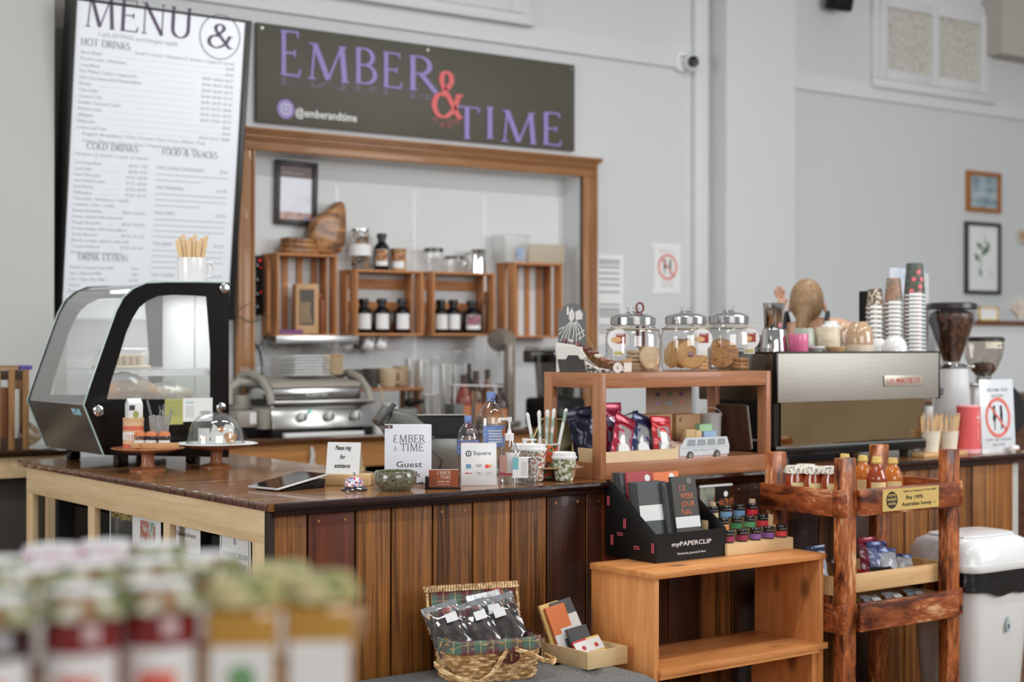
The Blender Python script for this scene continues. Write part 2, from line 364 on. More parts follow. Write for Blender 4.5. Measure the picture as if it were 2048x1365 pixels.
# ================================================================ camera
cam = bpy.data.cameras.new('camera'); co = bpy.data.objects.new('camera', cam); COL.objects.link(co)
co.location = (0, 0, EYE); co.rotation_euler = (PI/2, rad(-.07), YAW-PI/2)
cam.sensor_width = 36; cam.lens = FPX/2048*36; cam.dof.use_dof = True; cam.dof.focus_distance = 5.25; cam.dof.aperture_fstop = 2.0; cam.clip_end = 60
SC.camera = co
SC.view_settings.view_transform = 'Standard'; SC.view_settings.look = 'None'; SC.view_settings.gamma = 1; SC.view_settings.use_curve_mapping = False; SC.view_settings.exposure = -.22
SC.cycles.transparent_max_bounces = 24; SC.cycles.max_bounces = 8
# ================================================================ light
w = bpy.data.worlds.new('daylight'); SC.world = w; w.use_nodes = True; bg = w.node_tree.nodes['Background']; bg.inputs[0].default_value = (.94,.97,1,1); bg.inputs[1].default_value = .36
def area(loc, tgt, sx, sy, e, c=(1,1,1), spread=None):
    l = bpy.data.lights.new('area_light', 'AREA'); l.shape = 'RECTANGLE'; l.size = sx; l.size_y = sy; l.energy = e; l.color = c
    if spread: l.spread = spread
    o = bpy.data.objects.new('area_light', l); COL.objects.link(o); o.location = loc
    o.rotation_euler = (Vector(tgt)-Vector(loc)).to_track_quat('-Z', 'Y').to_euler(); return o
area((-4.4, 4.4, 2.3), (3.4, 5.0, .7), 3.0, 2.2, 210, (.97,.985,1))          # unseen area light, placed to reach the counter's left side
area((1.4, -2.5, 3.0), (4.5, 5, 1.0), 4.0, 2.0, 135, (1,.99,.975))  # shop front behind the eye
area((8.2, .2, 2.9), (7.4, 7.6, 1.9), 3.4, 2.2, 215, (.985,.99,1))           # unseen fill light, added to brighten the right wall
for i in range(3):
    for j in range(2):
        o = area((2.2+2.2*i, 2.4+2.7*j, 4.15), (2.2+2.2*i, 2.4+2.7*j, 0), 1.2, .16, 30, (1,.985,.96))
# ================================================================ setting
WALL = 7.85; REC = 8.01
wallm = mat((202,204,205), .75, var=.025, vs=1.4, bump=.06, bs=9); wallm2 = mat((208,210,210), .7, var=.02, vs=1.2)
flo = wood('floor boards', (124,92,62), (88,62,40), 'x', 1.0, .35, .1)
struct('floor', G().box(-5, -4, -.05, 14, 12, 0), flo)
fx0 = onY(503, 400, WALL)[0]; fx1 = onY(1159.5, 400, WALL)[0]; fz1 = onY(503, 302, WALL)[1]; fz0 = .9
g = G(); g.box(3.00, WALL, 0, fx0, WALL+.3, 4.4); g.box(fx1, WALL, 0, 13.5, WALL+.3, 4.4); g.box(fx0, WALL, fz1, fx1, WALL+.3, 4.4); g.box(fx0, WALL, 0, fx1, WALL+.3, fz0)
struct('wall_back', g, wallm)
struct('wall_recess', G().box(fx0, REC, fz0, fx1, REC+.1, fz1), wallm2)
xl = onY(108, 300, WALL-.25)[0]
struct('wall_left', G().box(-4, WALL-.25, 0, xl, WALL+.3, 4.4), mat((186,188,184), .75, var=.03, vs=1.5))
struct('wall_niche', G().box(xl, WALL-.02, 0, 3.0, WALL+.3, 4.4), mat((120,116,108), .7))  # shade behind the menu screen painted as a darker wall colour
# picture rails on the wall, following the two dado lines
z1 = onY(1220, 117, WALL)[1]
px_l = onY(1419, 300, WALL)[0]
struct('trim_1', G().box(3.0, WALL-.022, z1, px_l-.06, WALL, z1+.10).box(3.0, WALL-.03, z1-.006, px_l-.06, WALL, z1+.012), wallm2, bev=.004)
# pillar
pa = onY(1590, 300, WALL-.16)[0]; pb = onY(1452, 300, WALL-.16)[0]
struct('wall_pillar', G().box(pb, WALL-.16, 0, pa, WALL, 4.4), mat((204,206,207), .7, var=.03, vs=2, bump=.25, bs=5))
z2 = onY(1820, 208, WALL)[1]
struct('trim_2', G().box(pa, WALL-.022, z2, 13.5, WALL, z2+.11).box(pa, WALL-.03, z2-.006, 13.5, WALL, z2+.012), wallm2, bev=.004)
struct('trim_3', G().box(onY(1419,300,WALL)[0], WALL-.02, 0, onY(1450,300,WALL)[0], WALL, 4.4), wallm2)
# conduit beside the pillar
c0 = onY(1388, 300, WALL-.03)[0]; c1 = onY(1413, 300, WALL-.03)[0]
tag(obj('conduit', G().box(c0, WALL-.045, .98, c1, WALL-.001, 4.4), wallm2, bev=.006), 'white square conduit running up the wall beside the pillar', 'conduit')
# wooden opening surround
def surround():
    ox0, oz1 = onY(475, 253, WALL-.05)[:2]; ox1 = onY(1194, 316, WALL-.05)[0]
    wL = fx0-ox0; wR = ox1-fx1
    g = G()
    for X0, X1 in ((ox0, fx0), (fx1, ox1)):
        d = (X1-X0)
        for a, b, t in ((0,1,.025),(.0,.14,.06),(.14,.3,.045),(.3,.86,.035),(.86,1,.045)):
            u, v = (a, b) if X0 == ox0 else (1-b, 1-a)
            g.box(X0+u*d, WALL-t, .0, X0+v*d, WALL, fz1+(0 if t != .06 else .1))
    struct('trim_4', g, FRAMEW, bev=.004)
    g = G(); H = oz1-fz1
    for a, b, t in ((0,.45,.04),(.45,.56,.052),(.56,.74,.062),(.74,.86,.075),(.86,1,.088)):
        g.box(ox0-(.02 if a > .7 else 0), WALL-t, fz1+a*H, ox1+(.02 if a > .7 else 0), WALL, fz1+b*H)
    struct('trim_5', g, FRAMEX, bev=.004)
surround()
# high windows
rip = spots('rippled glass', [(120,108,88),(216,214,208),(140,126,104)], 34, .15, kind='noise', bump=.6, stretch=(1,1,3))
def window(n, px, Y, panes, zt):
    x0, x1, z0 = px; g = G(); fw = .075
    nm = 'window_%d' % n
    root = link(nm, None, None, (0,0,0)); root['kind'] = 'structure'; root['label'] = 'painted high window with rippled glass'
    W = x1-x0; pw = (W-fw*(panes+1))/panes
    for i in range(panes): g.box(x0+fw+i*(pw+fw), Y-.046, z0, x0+(i+1)*(pw+fw), Y, z0+fw); g.box(x0+fw+i*(pw+fw), Y-.046, zt-fw, x0+(i+1)*(pw+fw), Y, zt)
    for i in range(panes+1): g.box(x0+i*(pw+fw), Y-.05, z0, x0+i*(pw+fw)+fw, Y, zt)
    g.box(x0-.07, Y-.035, z0-.05, x1+.07, Y, z0); g.box(x0-.07, Y-.035, z0, x0, Y, zt); g.box(x1, Y-.035, z0, x1+.07, Y, zt); g.box(x0-.07, Y-.035, zt, x1+.07, Y, zt+.07)
    g.box(x0-.09, Y-.07, z0-.075, x1+.09, Y, z0-.05)
    obj('window_frame', g, wallm2, root, bev=.005)
    for i in range(panes):
        a = x0+fw+i*(pw+fw)
        p = obj('pane', G().box(a, Y-.02, z0+fw, a+pw, Y-.012, zt-fw), rip, root)
wx0 = onY(1752, 160, WALL)[0]; wx1 = onY(1965, 190, WALL)[0]; wz0 = onY(1740, 163, WALL)[1]+.03
window(2, (wx0, wx1, wz0), WALL, 2, wz0+.62)
wx1 = onY(1035, 50, WALL)[0]; window(1, (wx1-2.0, wx1, onY(1060,58,WALL)[1]+.08), WALL, 2, 4.1)
# half wall with timber cap at the far right
hy = 6.9; hx0 = onY(1900, 640, hy)[0]; hz = onY(2000, 641, hy)[1]
struct('wall_right', G().box(hx0, hy, 0, 13.5, hy+.12, hz-.03), wallm2)
struct('trim_6', G().box(hx0-.03, hy-.04, hz-.03, 13.5, hy+.16, hz+.0), wood('cap timber', (120,78,48), (86,52,32), 'x', 1, .4))
struct('wall_upper_right', G().box(onY(2004,60,WALL-.2)[0], WALL-.2, onY(2020,108,WALL-.2)[1], 13.5, WALL, 4.4), mat((176,172,164), .8))  # darker grey block at the upper right corner
# ================================================================ service counter
FY = 4.43                                       # front panel plane
top = wood('varnished counter boards', (158,108,62), (98,62,34), 'x', 1.2, .24, .42, stretch=7, bump=.05)
edge = wood('counter edge', (50,22,16), (20,9,7), 'x', 3, .15, .6, stretch=4, bump=.6)
c = thing('service_counter', 'long timber service counter with glossy dark top and plank front', 'counter', (0,0,0))
SX = 2.34; BX = 6.34
tg = G(); y = 4.40
while y < 6.64:
    y2 = min(y+.118, 6.65); 
    if y < 4.9: tg.box(SX, y+.0006, .945, BX, y2, CT)
    elif y < 5.08: tg.box(SX, y+.0006, .945, BX, y2, CT)
    else: tg.box(SX, y+.0006, .945, 3.24, y2, CT)
    y += .12
obj('countertop', tg, top, c, bev=.0005, seg=1)
obj('countertop_edge', G().tube([(SX+.015, 4.402, .957), (3, 4.396, .957), (BX, 4.402, .957)], .0135, 8).box(SX+.02, 4.405, .93, BX, 4.425, .947), edge, c)
tg = G()
for i in range(19): tg.box(SX-.006, 4.42+i*.118, .945, SX+.002, 4.42+i*.118+.112, .9695)
obj('edge_tiles', tg, spots('end grain', [(70,40,30),(110,76,62),(60,34,26)], 40, .25, 1), c, bev=.002)
pl = [wood('plank oak', (152,98,44), (86,48,18), 'z', 1.0, .5, 0, stretch=40, contrast=(.34,.64), bump=.3), wood('plank red', (112,52,28), (68,28,13), 'z', 1, .5, 0, stretch=14), wood('plank brown', (134,84,38), (58,32,13), 'z', .9, .5, 0, stretch=30, knots=2.5, contrast=(.36,.62), bump=.3), wood('plank dark', (72,40,24), (40,20,12), 'z', 1.2, .4, .12, stretch=18)]
pg = G(); caps = []
pxs = [541, 616, 711, 783, 866, 946, 1022, 1094, 1172, 1204]
xs = [onY(p, 1100, FY)[0] for p in pxs]; ks = [0,1,0,0,2,0,2,3,3,1]; x = xs[-1]; k = 0
while x < 5.2: x += .165; xs.append(x)
rx = [onY(p, 1000, FY)[0] for p in (1809, 1857, 1944, 2027)]
xs = [v for v in xs if v < rx[0]-.06]+rx
pat = [0,1,0,0,2,0,2,3,3,1,3,3,2,3,1,3,2,3,0,2,3]
for i in range(len(xs)-1):
    pg.mi = pat[i % 21] if xs[i] < rx[0]-.1 else (0 if i % 2 else 2)
    pg.box(xs[i]+.004, FY, 0, xs[i+1]-.004, FY+.02, .93)
    for j in (.22, .78):
        xx = xs[i]*(1-j)+xs[i+1]*j; caps.append((xx, .905-.004*(i % 3), .0055 if i % 3 == 1 else .0028))
obj('front_panel', pg, pl, c, bev=.0015)
for a, b, r_ in caps: obj('screw_cap', G().cyl((a, FY, b), (a, FY-.002, b), r_, n=10), mat((170,112,70), .4), c)
g = G(); g.box(SX+.03, FY+.022, 0, rx[-1], FY+.03, .94); obj('panel_backing', g, BLACK, c)
obj('corner_strip', G().box(SX+.012, FY-.004, 0, SX+.03, FY+.03, .94), wood('corner strip', (70,56,44), (40,30,24), 'z', 1, .6), c)
obj('end_post', G().box(rx[-1]+.0, FY+.01, 0, rx[-1]+.05, FY+.05, .93), mat((176,176,170), .6), c)
obj('side_rail', G().box(SX+.012, 4.46, .835, SX+.04, 6.60, .943), BLONDY, c, bev=.002)
for yy, wd in ((4.46, .085), (onX(325,1100,SX)[0]-.03, .05), (onX(170,1100,SX)[0]-.06, .06), (6.53, .07)):
    obj('side_post', G().box(SX+.012, yy, 0, SX+.04, yy+wd, .836), BLOND, c, bev=.002)
obj('dark_inner_shell', G().box(SX+.05, FY+.05, 0, 3.2, 6.5, .10).box(3.0, FY+.3, .1, 3.05, 6.5, .9).box(SX+.60, FY+.1, .1, SX+.62, 6.45, .94).box(SX+.1, 6.46, .1, 3.0, 6.5, .94), mat((30,29,28), .6), c)  # near-black panels added to keep the counter's inside in shade
# appliances glimpsed inside the open side of the counter
tag(obj('under_counter_box', G().box(SX+.12, 5.9, .101, SX+.55, 6.35, .80), BLACK, bev=.02), 'black appliance stored inside the left end of the counter', 'appliance')
u = thing('under_counter_oven', 'dark appliance with round dials behind the papers in the counter side', 'oven', (SX+.12, 4.62, .1005))
obj('body', G().box(0, 0, 0, .4, .75, .7), mat((70,72,70), .35, .5), u, bev=.01)
for i in range(6): obj('dial', G().cyl((0, .06+.11*i, .52), (-.02, .06+.11*i, .52), .016), CHROME, u)
# far counters
b = thing('back_counter', 'back timber counter under the recess with dark varnished top', 'counter', (0,0,0))
obj('countertop', G().box(3.55, 7.31, .94, 7.6, REC-.16, CT).box(fx0+.001, REC-.17, .94, fx1-.001, REC-.002, CT), wood('back counter top', (96,62,38), (58,34,22), 'x', 1.6, .15, 1), b, bev=.004)
obj('front_rail', G().box(3.6, 7.34, .80, 7.6, 7.37, .94), BACKW, b)
for p in (3.62, 4.42, 5.3, 6.1, 7.5): obj('post', G().box(p, 7.345, 0, p+.06, 7.40, .80), BLOND, b)
obj('shade_sheet', G().box(3.6, 7.75, 0, 7.6, 7.8, .80), BLACK, b)  # black sheet added to make the shade under the counter
obj('lower_shelf', G().box(3.6, 7.41, .3, 7.6, 7.749, .32), BACKW, b)
tag(obj('knotted_cloth', G().tube([(4.14,7.325,.92),(4.145,7.32,.87),(4.13,7.32,.82),(4.14,7.32,.76),(4.12,7.32,.70)], [.008,.014,.009,.018,.022], 8).tube([(4.14,7.33,.87),(4.16,7.32,.80),(4.165,7.32,.71)], [.008,.012,.018], 8), mat((200,198,192), .8)), 'white cloth hanging from the back counter front rail', 'cloth')
# sliver of dark storage under the back counter
tag(obj('black_cabinet', G().box(4.62, 7.42, .34, 5.25, 7.73, .74).box(4.66, 7.41, .5, 5.2, 7.42, .52), BLACKG, bev=.01), 'glossy black cabinet unit below the back counter', 'cabinet')
lc = thing('side_counter', 'low wood counter holding a slatted crate at the far left', 'counter', (0,0,0))
obj('countertop', G().box(-.6, 7.02, .955, 2.70, 7.55, .985), wood('side counter top', (70,46,32), (40,26,18), 'x', 1.6, .2, .7), lc, bev=.004)
obj('front_rail', G().box(-.6, 7.04, .86, 2.69, 7.07, .955), BLONDY, lc)
obj('post', G().box(2.62, 7.075, 0, 2.68, 7.14, .955), BLOND, lc); obj('side_rail', G().box(2.63, 7.141, .86, 2.66, 7.5, .955), BLONDY, lc)
obj('panel', G().box(-.6, 7.10, 0, 2.61, 7.13, .86), mat((74,70,64), .7), lc)
# ================================================================ things on the wall
def sign():
    Y = WALL-.03; x0, z0 = onY(513, 244, Y)[:2]; zt = onY(516, 45, Y)[1]; x1 = onY(1149, 130, Y)[0]
    W = x1-x0; H = zt-z0
    t = thing('shop_sign', 'wide charcoal sign with purple serif letters above the wooden opening', 'sign', (x0, Y, z0))
    obj('board', G().box(0, 0, 0, W, .028, H), mat((78,76,64), .55, var=.08, vs=2), t, bev=.002)
    k = W/(1149-513)         # metres per photo pixel, averaged
    def X(px, py=150): return onY(px, py, Y)[0]-x0
    def Zz(px, py): return onY(px, py, Y)[1]-z0
    def word(s, pa, ya, pb, hb, m, **kw):
        xa, xb = X(pa), X(pb); kk = .12 if s != '&' else .15; serif(t, s, (xa, -.001, Zz(pa, ya)), hb, m, w=xb-xa, al='LEFT', ext=.003, K=kk, Nn=.05, **kw)
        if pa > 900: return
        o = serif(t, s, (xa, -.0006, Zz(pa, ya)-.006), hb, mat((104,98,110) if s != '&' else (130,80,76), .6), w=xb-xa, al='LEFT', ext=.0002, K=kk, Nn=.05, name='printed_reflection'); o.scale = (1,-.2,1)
    hE = .25; hm = .205
    zb = Zz(560, 149)
    word('E', 559, 150, 600, hE, PURPLE); word('M', 613, 158, 697, hm, PURPLE); word('B', 708, 166, 753, hm, PURPLE); word('E', 764, 174, 803, hm, PURPLE); word('R', 816, 180, 875, hm, PURPLE)
    word('&', 862, 232, 926, .27, CORAL, serifs=True); word('T', 907, 276, 958, .195, PURPLE); word('I', 971, 277, 986, .195, PURPLE); word('M', 1000, 283, 1073, .195, PURPLE); word('E', 1084, 289, 1122, .205, PURPLE)
    # handle and camera badge
    bx, bz = X(571), Zz(571, 219)
    g = G(); g.cyl((bx, -.001, bz), (bx, .001, bz), .054, n=32); obj('badge', g, PURPLE, t)
    g = G(); g.mark(); ring(g, 0, 0, .012, .0045, -.003, -.001, 20); g.box(-.03, -.003, .0235, .03, -.001, .029); g.box(-.03, -.003, -.029, .03, -.001, -.0235); g.box(-.03, -.003, -.029, -.0245, -.001, .029); g.box(.0245, -.003, -.029, .03, -.001, .029); g.box(.013, -.003, .013, .018, -.001, .018); g.move(bx, 0, bz)
    obj('badge_mark', g, WHITE, t)
    sans(t, '@emberandtime', (X(590), -.001, Zz(650, 244)+.016), .047, WHITE, w=X(713)-X(590), al='LEFT', bold=.02)
    g = G()
    for a, b in ((.03, H-.03), (W/2, H-.03), (W-.03, H-.03)): g.cyl((a, 0, b), (a, -.006, b), .008)
    obj('screw', g, STEEL, t)
sign()
def menu():
    x0 = 2.905; Y = 7.66; W = .945; z0 = onY(300, 640, Y)[1]; H = 3.17-z0
    t = thing('menu_screen', 'tall lit menu screen leaning out from the wall left of the sign', 'screen', (x0, Y, z0), 0, rx=rad(7.4))
    obj('wall_bracket', G().box(W*.3, .12, H*.35, W*.7, .24, H*.6), BLACK, t)
    obj('casing', G().box(-.012, .002, 0, W+.0, .13, H).box(-.012, -.012, 0, 0, .0, H).box(W-.036, -.012, 0, W, 0, H).box(0, -.012, H-.012, W-.036, 0, H), mat((34,33,31), .35), t, bev=.003)
    obj('screen', G().box(0, -.004, .001, W-.036, 0, H-.013), mat((214,219,224), .25, emit=.20, var=0), t)
    S = W-.036
    def row(s, x, z, h, m, w=None, al='LEFT', f=sans, **k): f(t, s, (x, -.0062, z), h, m, w=w, al=al, **k)
    D1 = mat((92,80,104), .7, var=0); D2 = mat((146,148,156), .7, var=0, emit=.05); D3 = mat((178,181,188), .7, var=0, emit=.10)
    yz = lambda py: H-(py-0)/590*(H-.0)*.93
    def zz(py): return onY(300, py, Y-.1)[1]-z0
    serif(t, 'MENU', (.045, -.0065, zz(72)), .155, D1, w=.56, al='LEFT', ext=.0005, K=.10, Nn=.035)
    g = G(); ring(g, .77, zz(60), .115, .004, -.0065, -.0042, 40); obj('ring', g, D1, t)
    serif(t, '&', (.70, -.0065, zz(82)), .12, D1, w=.145, al='LEFT', ext=.0005, K=.11, Nn=.05)
    row('1.6% EFTPOS surcharges apply', .12, zz(88), .022, D3, .42)
    serif(t, 'HOT DRINKS', (.03, -.0065, zz(108)), .036, D2, w=.255, al='LEFT', ext=.0003)
    row('Small (1 shot) / Medium (2 shots) / Large (3 shots)', .31, zz(114), .016, D3, .55)
    hot = [('Short Black','$4.00'),('Piccolo Latte / Macchiato','$5.00'),('Long Black','$5.00 / $6.00 / $6.75'),('Flat White / Latte / Cappuccino','$5.50 / $6.25 / $7.00'),('Hot Chocolate with Marshmallow','$5.00 / $6.00 / $6.75'),('Mocha','$6.00 / $7.00 / $7.75'),('Chai Latte','$6.00 / $6.75 / $7.50'),('Choccy Chai','$6.50 / $7.25 / $8.00'),('Golden Turmeric Latte','$5.50 / $6.50 / $7.25'),('Matcha Latte','$6.00 / $7.00 / $7.75'),('Affogato','$6.00'),('Babyccino','$4.00'),('Loose Leaf Teas','$5.50 / $6.75 / $8.00')]
    lg = G(); z = zz(124)
    for a, b in hot:
        row(a, .03, z, .017, D3, None); lg.box(.06+len(a)*.0125, -.0052, z, .86-len(b)*.0105, -.0042, z+.0012)
        row(b, .86, z-.003, .015, D3, None, 'RIGHT'); z -= .0305
    row('English Breakfast / Mint Green / Earl Grey (Black Tea)', .06, z, .016, D3, .66); row('Cherry Blossom (Green Tea) / Peppermint (Herbal Tea)', .06, z-.034, .016, D3, .62)
    za = zz(306)
    serif(t, 'COLD DRINKS', (.085, -.0065, za), .034, D2, w=.27, al='LEFT', ext=.0003); serif(t, 'FOOD & SNACKS', (.485, -.0065, za), .034, D2, w=.31, al='LEFT', ext=.0003)
    row('Medium (2 shots) / Large (3 shots)', .03, za-.033, .016, D3, .38)
    z = za-.075
    for a, b in (('Iced Long Black','$6.00 / 7.50'),('Iced Latte','$6.00 / 8.50'),('Iced Chai Latte','$7.50 / $9.00'),('Iced Matcha Latte','$7.75 / $9.50'),('Iced Mocha','$7.50 / $9.00'),('Milkshakes','$7.00 / $9.50'),('Chocolate - Strawberry - Vanilla',''),('Caramel - Lime - Coffee',''),('Banana Smoothie','$8.50 / $10.50'),('   honey, malted with cinnamon',''),('Mango Smoothie','$8.50 / $10.50'),('   Frozen mango with real yoghurt',''),('Green Booster','$9.50 / $11.50'),('   Banana, mango, spinach, baby kale',''),('Tropical Reboot','$9.50 / $11.50'),('   Mango, pineapple, passionfruit','')):
        row(a, .03, z, .016, D3)
        if b: row(b, .41, z, .015, D3, None, 'RIGHT'); lg.box(.05+len(a)*.0115, -.0052, z, .40-len(b)*.010, -.0042, z+.001)
        z -= .0297
    serif(t, 'DRINK EXTRAS', (.07, -.0065, zz(523)), .034, D2, w=.26, al='LEFT', ext=.0003)
    z = zz(540)
    for a, b in (('Decaf / Lactose Free Milk','Free'),('Soy / Almond Milk','80c'),('Oat / Tiger Nut Milk','$1.00'),('Decaf','80c'),('Extra Coffee Shots','$1.00')):
        row(a, .03, z, .016, D3); row(b, .39, z, .015, D3, None, 'RIGHT'); z -= .0297
    z = za-.075
    for hd, pr, ls in (('THE CHEESE CROISSANT','$9.00',2),('THE ORIGINAL','$11.90',3),('THE DAIRY','$15.00',4),('THE BERRY','$15.00',4),('THE CLASSIC','$15.00',3),('RAISIN TOAST','$8.00',2)):
        row(hd, .46, z, .017, D3); row(pr, .86, z, .015, D3, None, 'RIGHT'); z -= .0295
        for i in range(ls):
            wd = .40 if i < ls-1 else .25; lg.box(.46, -.0049, z, .46+wd, -.0042, z+.006); z -= .0295
        z -= .012
    o = obj('price_leader', lg, mat((190,193,198), .7, var=0), t); o['kind'] = 'stuff'
menu()
def frame(name, label, px, Y, fw, fm, pic, depth=.025, sub=None):
    x0, x1, z0, z1 = fr(*px, Y); W = x1-x0; H = z1-z0
    t = thing(name, label, 'picture', (x0, Y, z0)); d = -depth
    g = G().box(0, d, 0, fw, 0, H).box(W-fw, d, 0, W, 0, H).box(fw, d, 0, W-fw, 0, fw).box(fw, d, H-fw, W-fw, 0, H)
    obj('frame', g, fm, t, bev=.003); obj('print', G().box(fw, d*.4, fw, W-fw, -.001, H-fw), pic, t)
    return t, W, H
t, W, H = frame('picture_frame', 'small wood-framed seascape print high on the right wall', (1930,343,1997,424), WALL, .035, wood('gilt frame', (176,116,58), (140,84,38), 'x', 3, .35, .2), spots('seascape', [(96,120,134),(150,168,176),(186,196,198)], 6, .4, stretch=(1,1,3)), .03)

t, W, H = frame('picture_frame', 'black-framed leafy plant print below the seascape', (1927,444,1997,588), WALL, .03, mat((52,52,50), .5), PAPER, .03)
g = G(); pts = [(W*.42, -.0135, H*.28), (W*.46, -.0135, H*.5), (W*.52, -.0135, H*.68), (W*.6, -.0135, H*.8)]; g.tube(pts, .003, 5)
for (a, b, c, d) in ((.42,.45,-.10,.12),(.46,.55,.13,.08),(.4,.36,.05,-.12),(.55,.66,.1,-.06),(.5,.62,-.11,.1),(.6,.74,.07,-.1)):
    x, z = a*W, b*H; dx, dz = c*W*1.6, d*H; nx, nz = -dz*.25, dx*.25
    g.prism([(x,z),(x+dx/2+nx,z+dz/2+nz),(x+dx,z+dz),(x+dx/2-nx,z+dz/2-nz)], -.0135, -.0125)
obj('leaf_drawing', g, mat((92,120,92), .7), t)
g = G().tube([(W*.4,-.0133,H*.86),(W*.55,-.0133,H*.84),(W*.5,-.0133,H*.78)], .0015, 4).tube([(W*.62,-.0133,H*.2),(W*.72,-.0133,H*.3),(W*.8,-.0133,H*.22),(W*.7,-.0133,H*.38)], .0015, 4); obj('pencil_scroll', g, GREYINK, t)
# security camera
sx, sz, _ = onY(1386, 125, WALL-.1)
t = thing('security_camera', 'white dome security camera with black lens beside the pillar', 'camera', (sx, WALL-.05, sz))
obj('mount', G().cyl((-.05,.05,-.0), (-.05,0,-.0), .055, n=24), WHITE, t, bev=.006)
obj('housing', G().ball((0,-.045,0), .058, n=24, m=14), WHITE, t); obj('bracket', G().box(-.09,.0,.03,-.01,.05,.075), WHITE, t, bev=.01)
v = Vector((-.62,-.78,0)); obj('lens', G().cyl(Vector((0,-.045,0))+v*.035, Vector((0,-.045,0))+v*.07, .040, .036, n=24), BLACKG, t, bev=.004)
tag(obj('wall_speaker', G().box(-.1,-.12,0,.08,0,.2), BLACK, bev=.02, loc=(onY(1655,0,WALL)[0], WALL-.05, onY(1650,13,WALL-.1)[1]), rot=(rad(12),0,0)), 'black corner of a loudspeaker mounted high on the wall', 'speaker')
# posters on the wall
def poster(name, label, cat, px, Y, t=.002, m=PAPER, **k):
    x0, x1, z0, z1 = fr(*px, Y); W = x1-x0; H = z1-z0; r = thing(name, label, cat, (x0, Y-.001, z0)); obj('sheet', G().box(0,-t,0,W,.0009,H), m, r); return r, W, H
r, W, H = poster('prohibition_notice', 'laminated notice with a red crossed circle on the back wall', 'notice', (1308,488,1360,586), WALL)
def nosign(r, cx, cz, R, m, y=-.003, figs=True, w=.14, sy=1.0):
    g = G(); ring(g, cx, cz, R, R*w*1.25, y-.0006, y, 40); d = R*.66; q = R*w*.6
    g.prism([(cx-d-q*.0,cz+d+q),(cx-d-q,cz+d),(cx+d-q*.0,cz-d-q),(cx+d+q,cz-d)], y-.0006, y)
    obj('crossed_circle', g, mat((214,112,100), .5), r)
    if figs:
        g = G(); h = R*.62
        for s, dx in ((1,-.28*R),(1,.27*R)):
            X = cx+dx
            g.cyl((X,y+.0008,cz+h*.82),(X,y+.0002,cz+h*.82), R*.10, n=14)
            if dx < 0: P = [(-.05,.72),(.07,.70),(.16,.3),(.2,0),(.12,-.1),(.05,-.4),(.05,-1.0),(-.02,-1.0),(-.04,-.4),(-.16,-.1),(-.1,.2),(-.12,.5)]
            else: P = [(-.1,.72),(.1,.7),(.14,.2),(.1,-.3),(.08,-.85),(-.06,-1.0),(-.04,-.8),(-.02,-.3),(-.12,.1),(-.08,.4)]
            g.prism([(X+a*R*.9, cz+b*h) for a, b in P], y+.0002, y+.0008)
        obj('walking_figures', g, INK, r)
nosign(r, W*.5, H*.53, W*.37, None)
sans(r, 'RESTRICTED', (W/2,-.0025,H*.83), .012, GREYINK, w=W*.6); sans(r, 'STAFF ONLY', (W/2,-.0025,H*.2), .010, GREYINK, w=W*.5); sans(r, 'BEYOND THIS POINT', (W/2,-.0025,H*.13), .009, GREYINK, w=W*.5)
tp = mat((246,246,244), .2); obj('tape', G().box(-.03,-.004,H*.9,W*.55,-.002,H*.97), tp, r); obj('tape', G().box(-.02,-.004,-.01,W*.3,-.002,.02), tp, r)
r, W, H = poster('striped_notice', 'white sheet of dark ruled lines beside the opening frame', 'notice', (1195,510,1246,690), WALL)
g = G()
for i, q in enumerate((.93,.9,.855,.79,.725,.66,.58,.44,.395,.37,.34,.31,.21,.17,.13)): g.box(.01,-.0026,H*q,W*.86,-.002,H*q+.008)
obj('ruled_lines', g, mat((96,98,100), .6), r)
x, z, _ = onY(2045, 470, WALL); tag(obj('wall_hook', G().cyl((x,WALL,z),(x,WALL-.05,z),.03,.02).tube([(x-.05,WALL-.03,z+.04),(x-.09,WALL-.04,z),(x-.06,WALL-.04,z-.06),(x+.02,WALL-.04,z-.06)], .006), mat((190,150,100), .4)), 'round wooden hook with a wire loop on the right wall', 'hook')
# yellow frame and pampas on the half wall
x0, x1, z0, z1 = fr(1957,619,1995,640,hy+.06)
g = G().box(x0,hy+.05,hz+.001,x0+.012,hy+.065,hz+.1).box(x1-.012,hy+.05,hz+.001,x1,hy+.065,hz+.1).box(x0,hy+.05,hz+.09,x1,hy+.065,hz+.102).box(x0,hy+.05,hz+.001,x1,hy+.065,hz+.012)
t = thing('picture_frame', 'small yellow frame standing on the half wall ledge', 'picture', (0,0,0)); obj('frame', g, mat((206,178,104), .5), t); obj('print', G().box(x0+.012,hy+.06,hz+.012,x1-.012,hy+.064,hz+.09), PAPER, t)
g = G(); random.seed(3)
px_, pz_, _ = onY(2040, 640, hy+.06)
for i in range(60):
    a = random.uniform(-.9,.9); L = random.uniform(.1,.22); g.tube([(px_,hy+.06,hz+.005),(px_+math.sin(a)*L*.5,hy+.06+random.uniform(-.03,.03),hz+math.cos(a)*L*.6),(px_+math.sin(a)*L*1.1,hy+.06+random.uniform(-.04,.04),hz+math.cos(a)*L)], [.002,.005,.001], 4)
tag(obj('pampas_grass', g, mat((226,216,204), .9)), 'pale pampas plumes on the half wall ledge at the right edge', 'dried flowers')
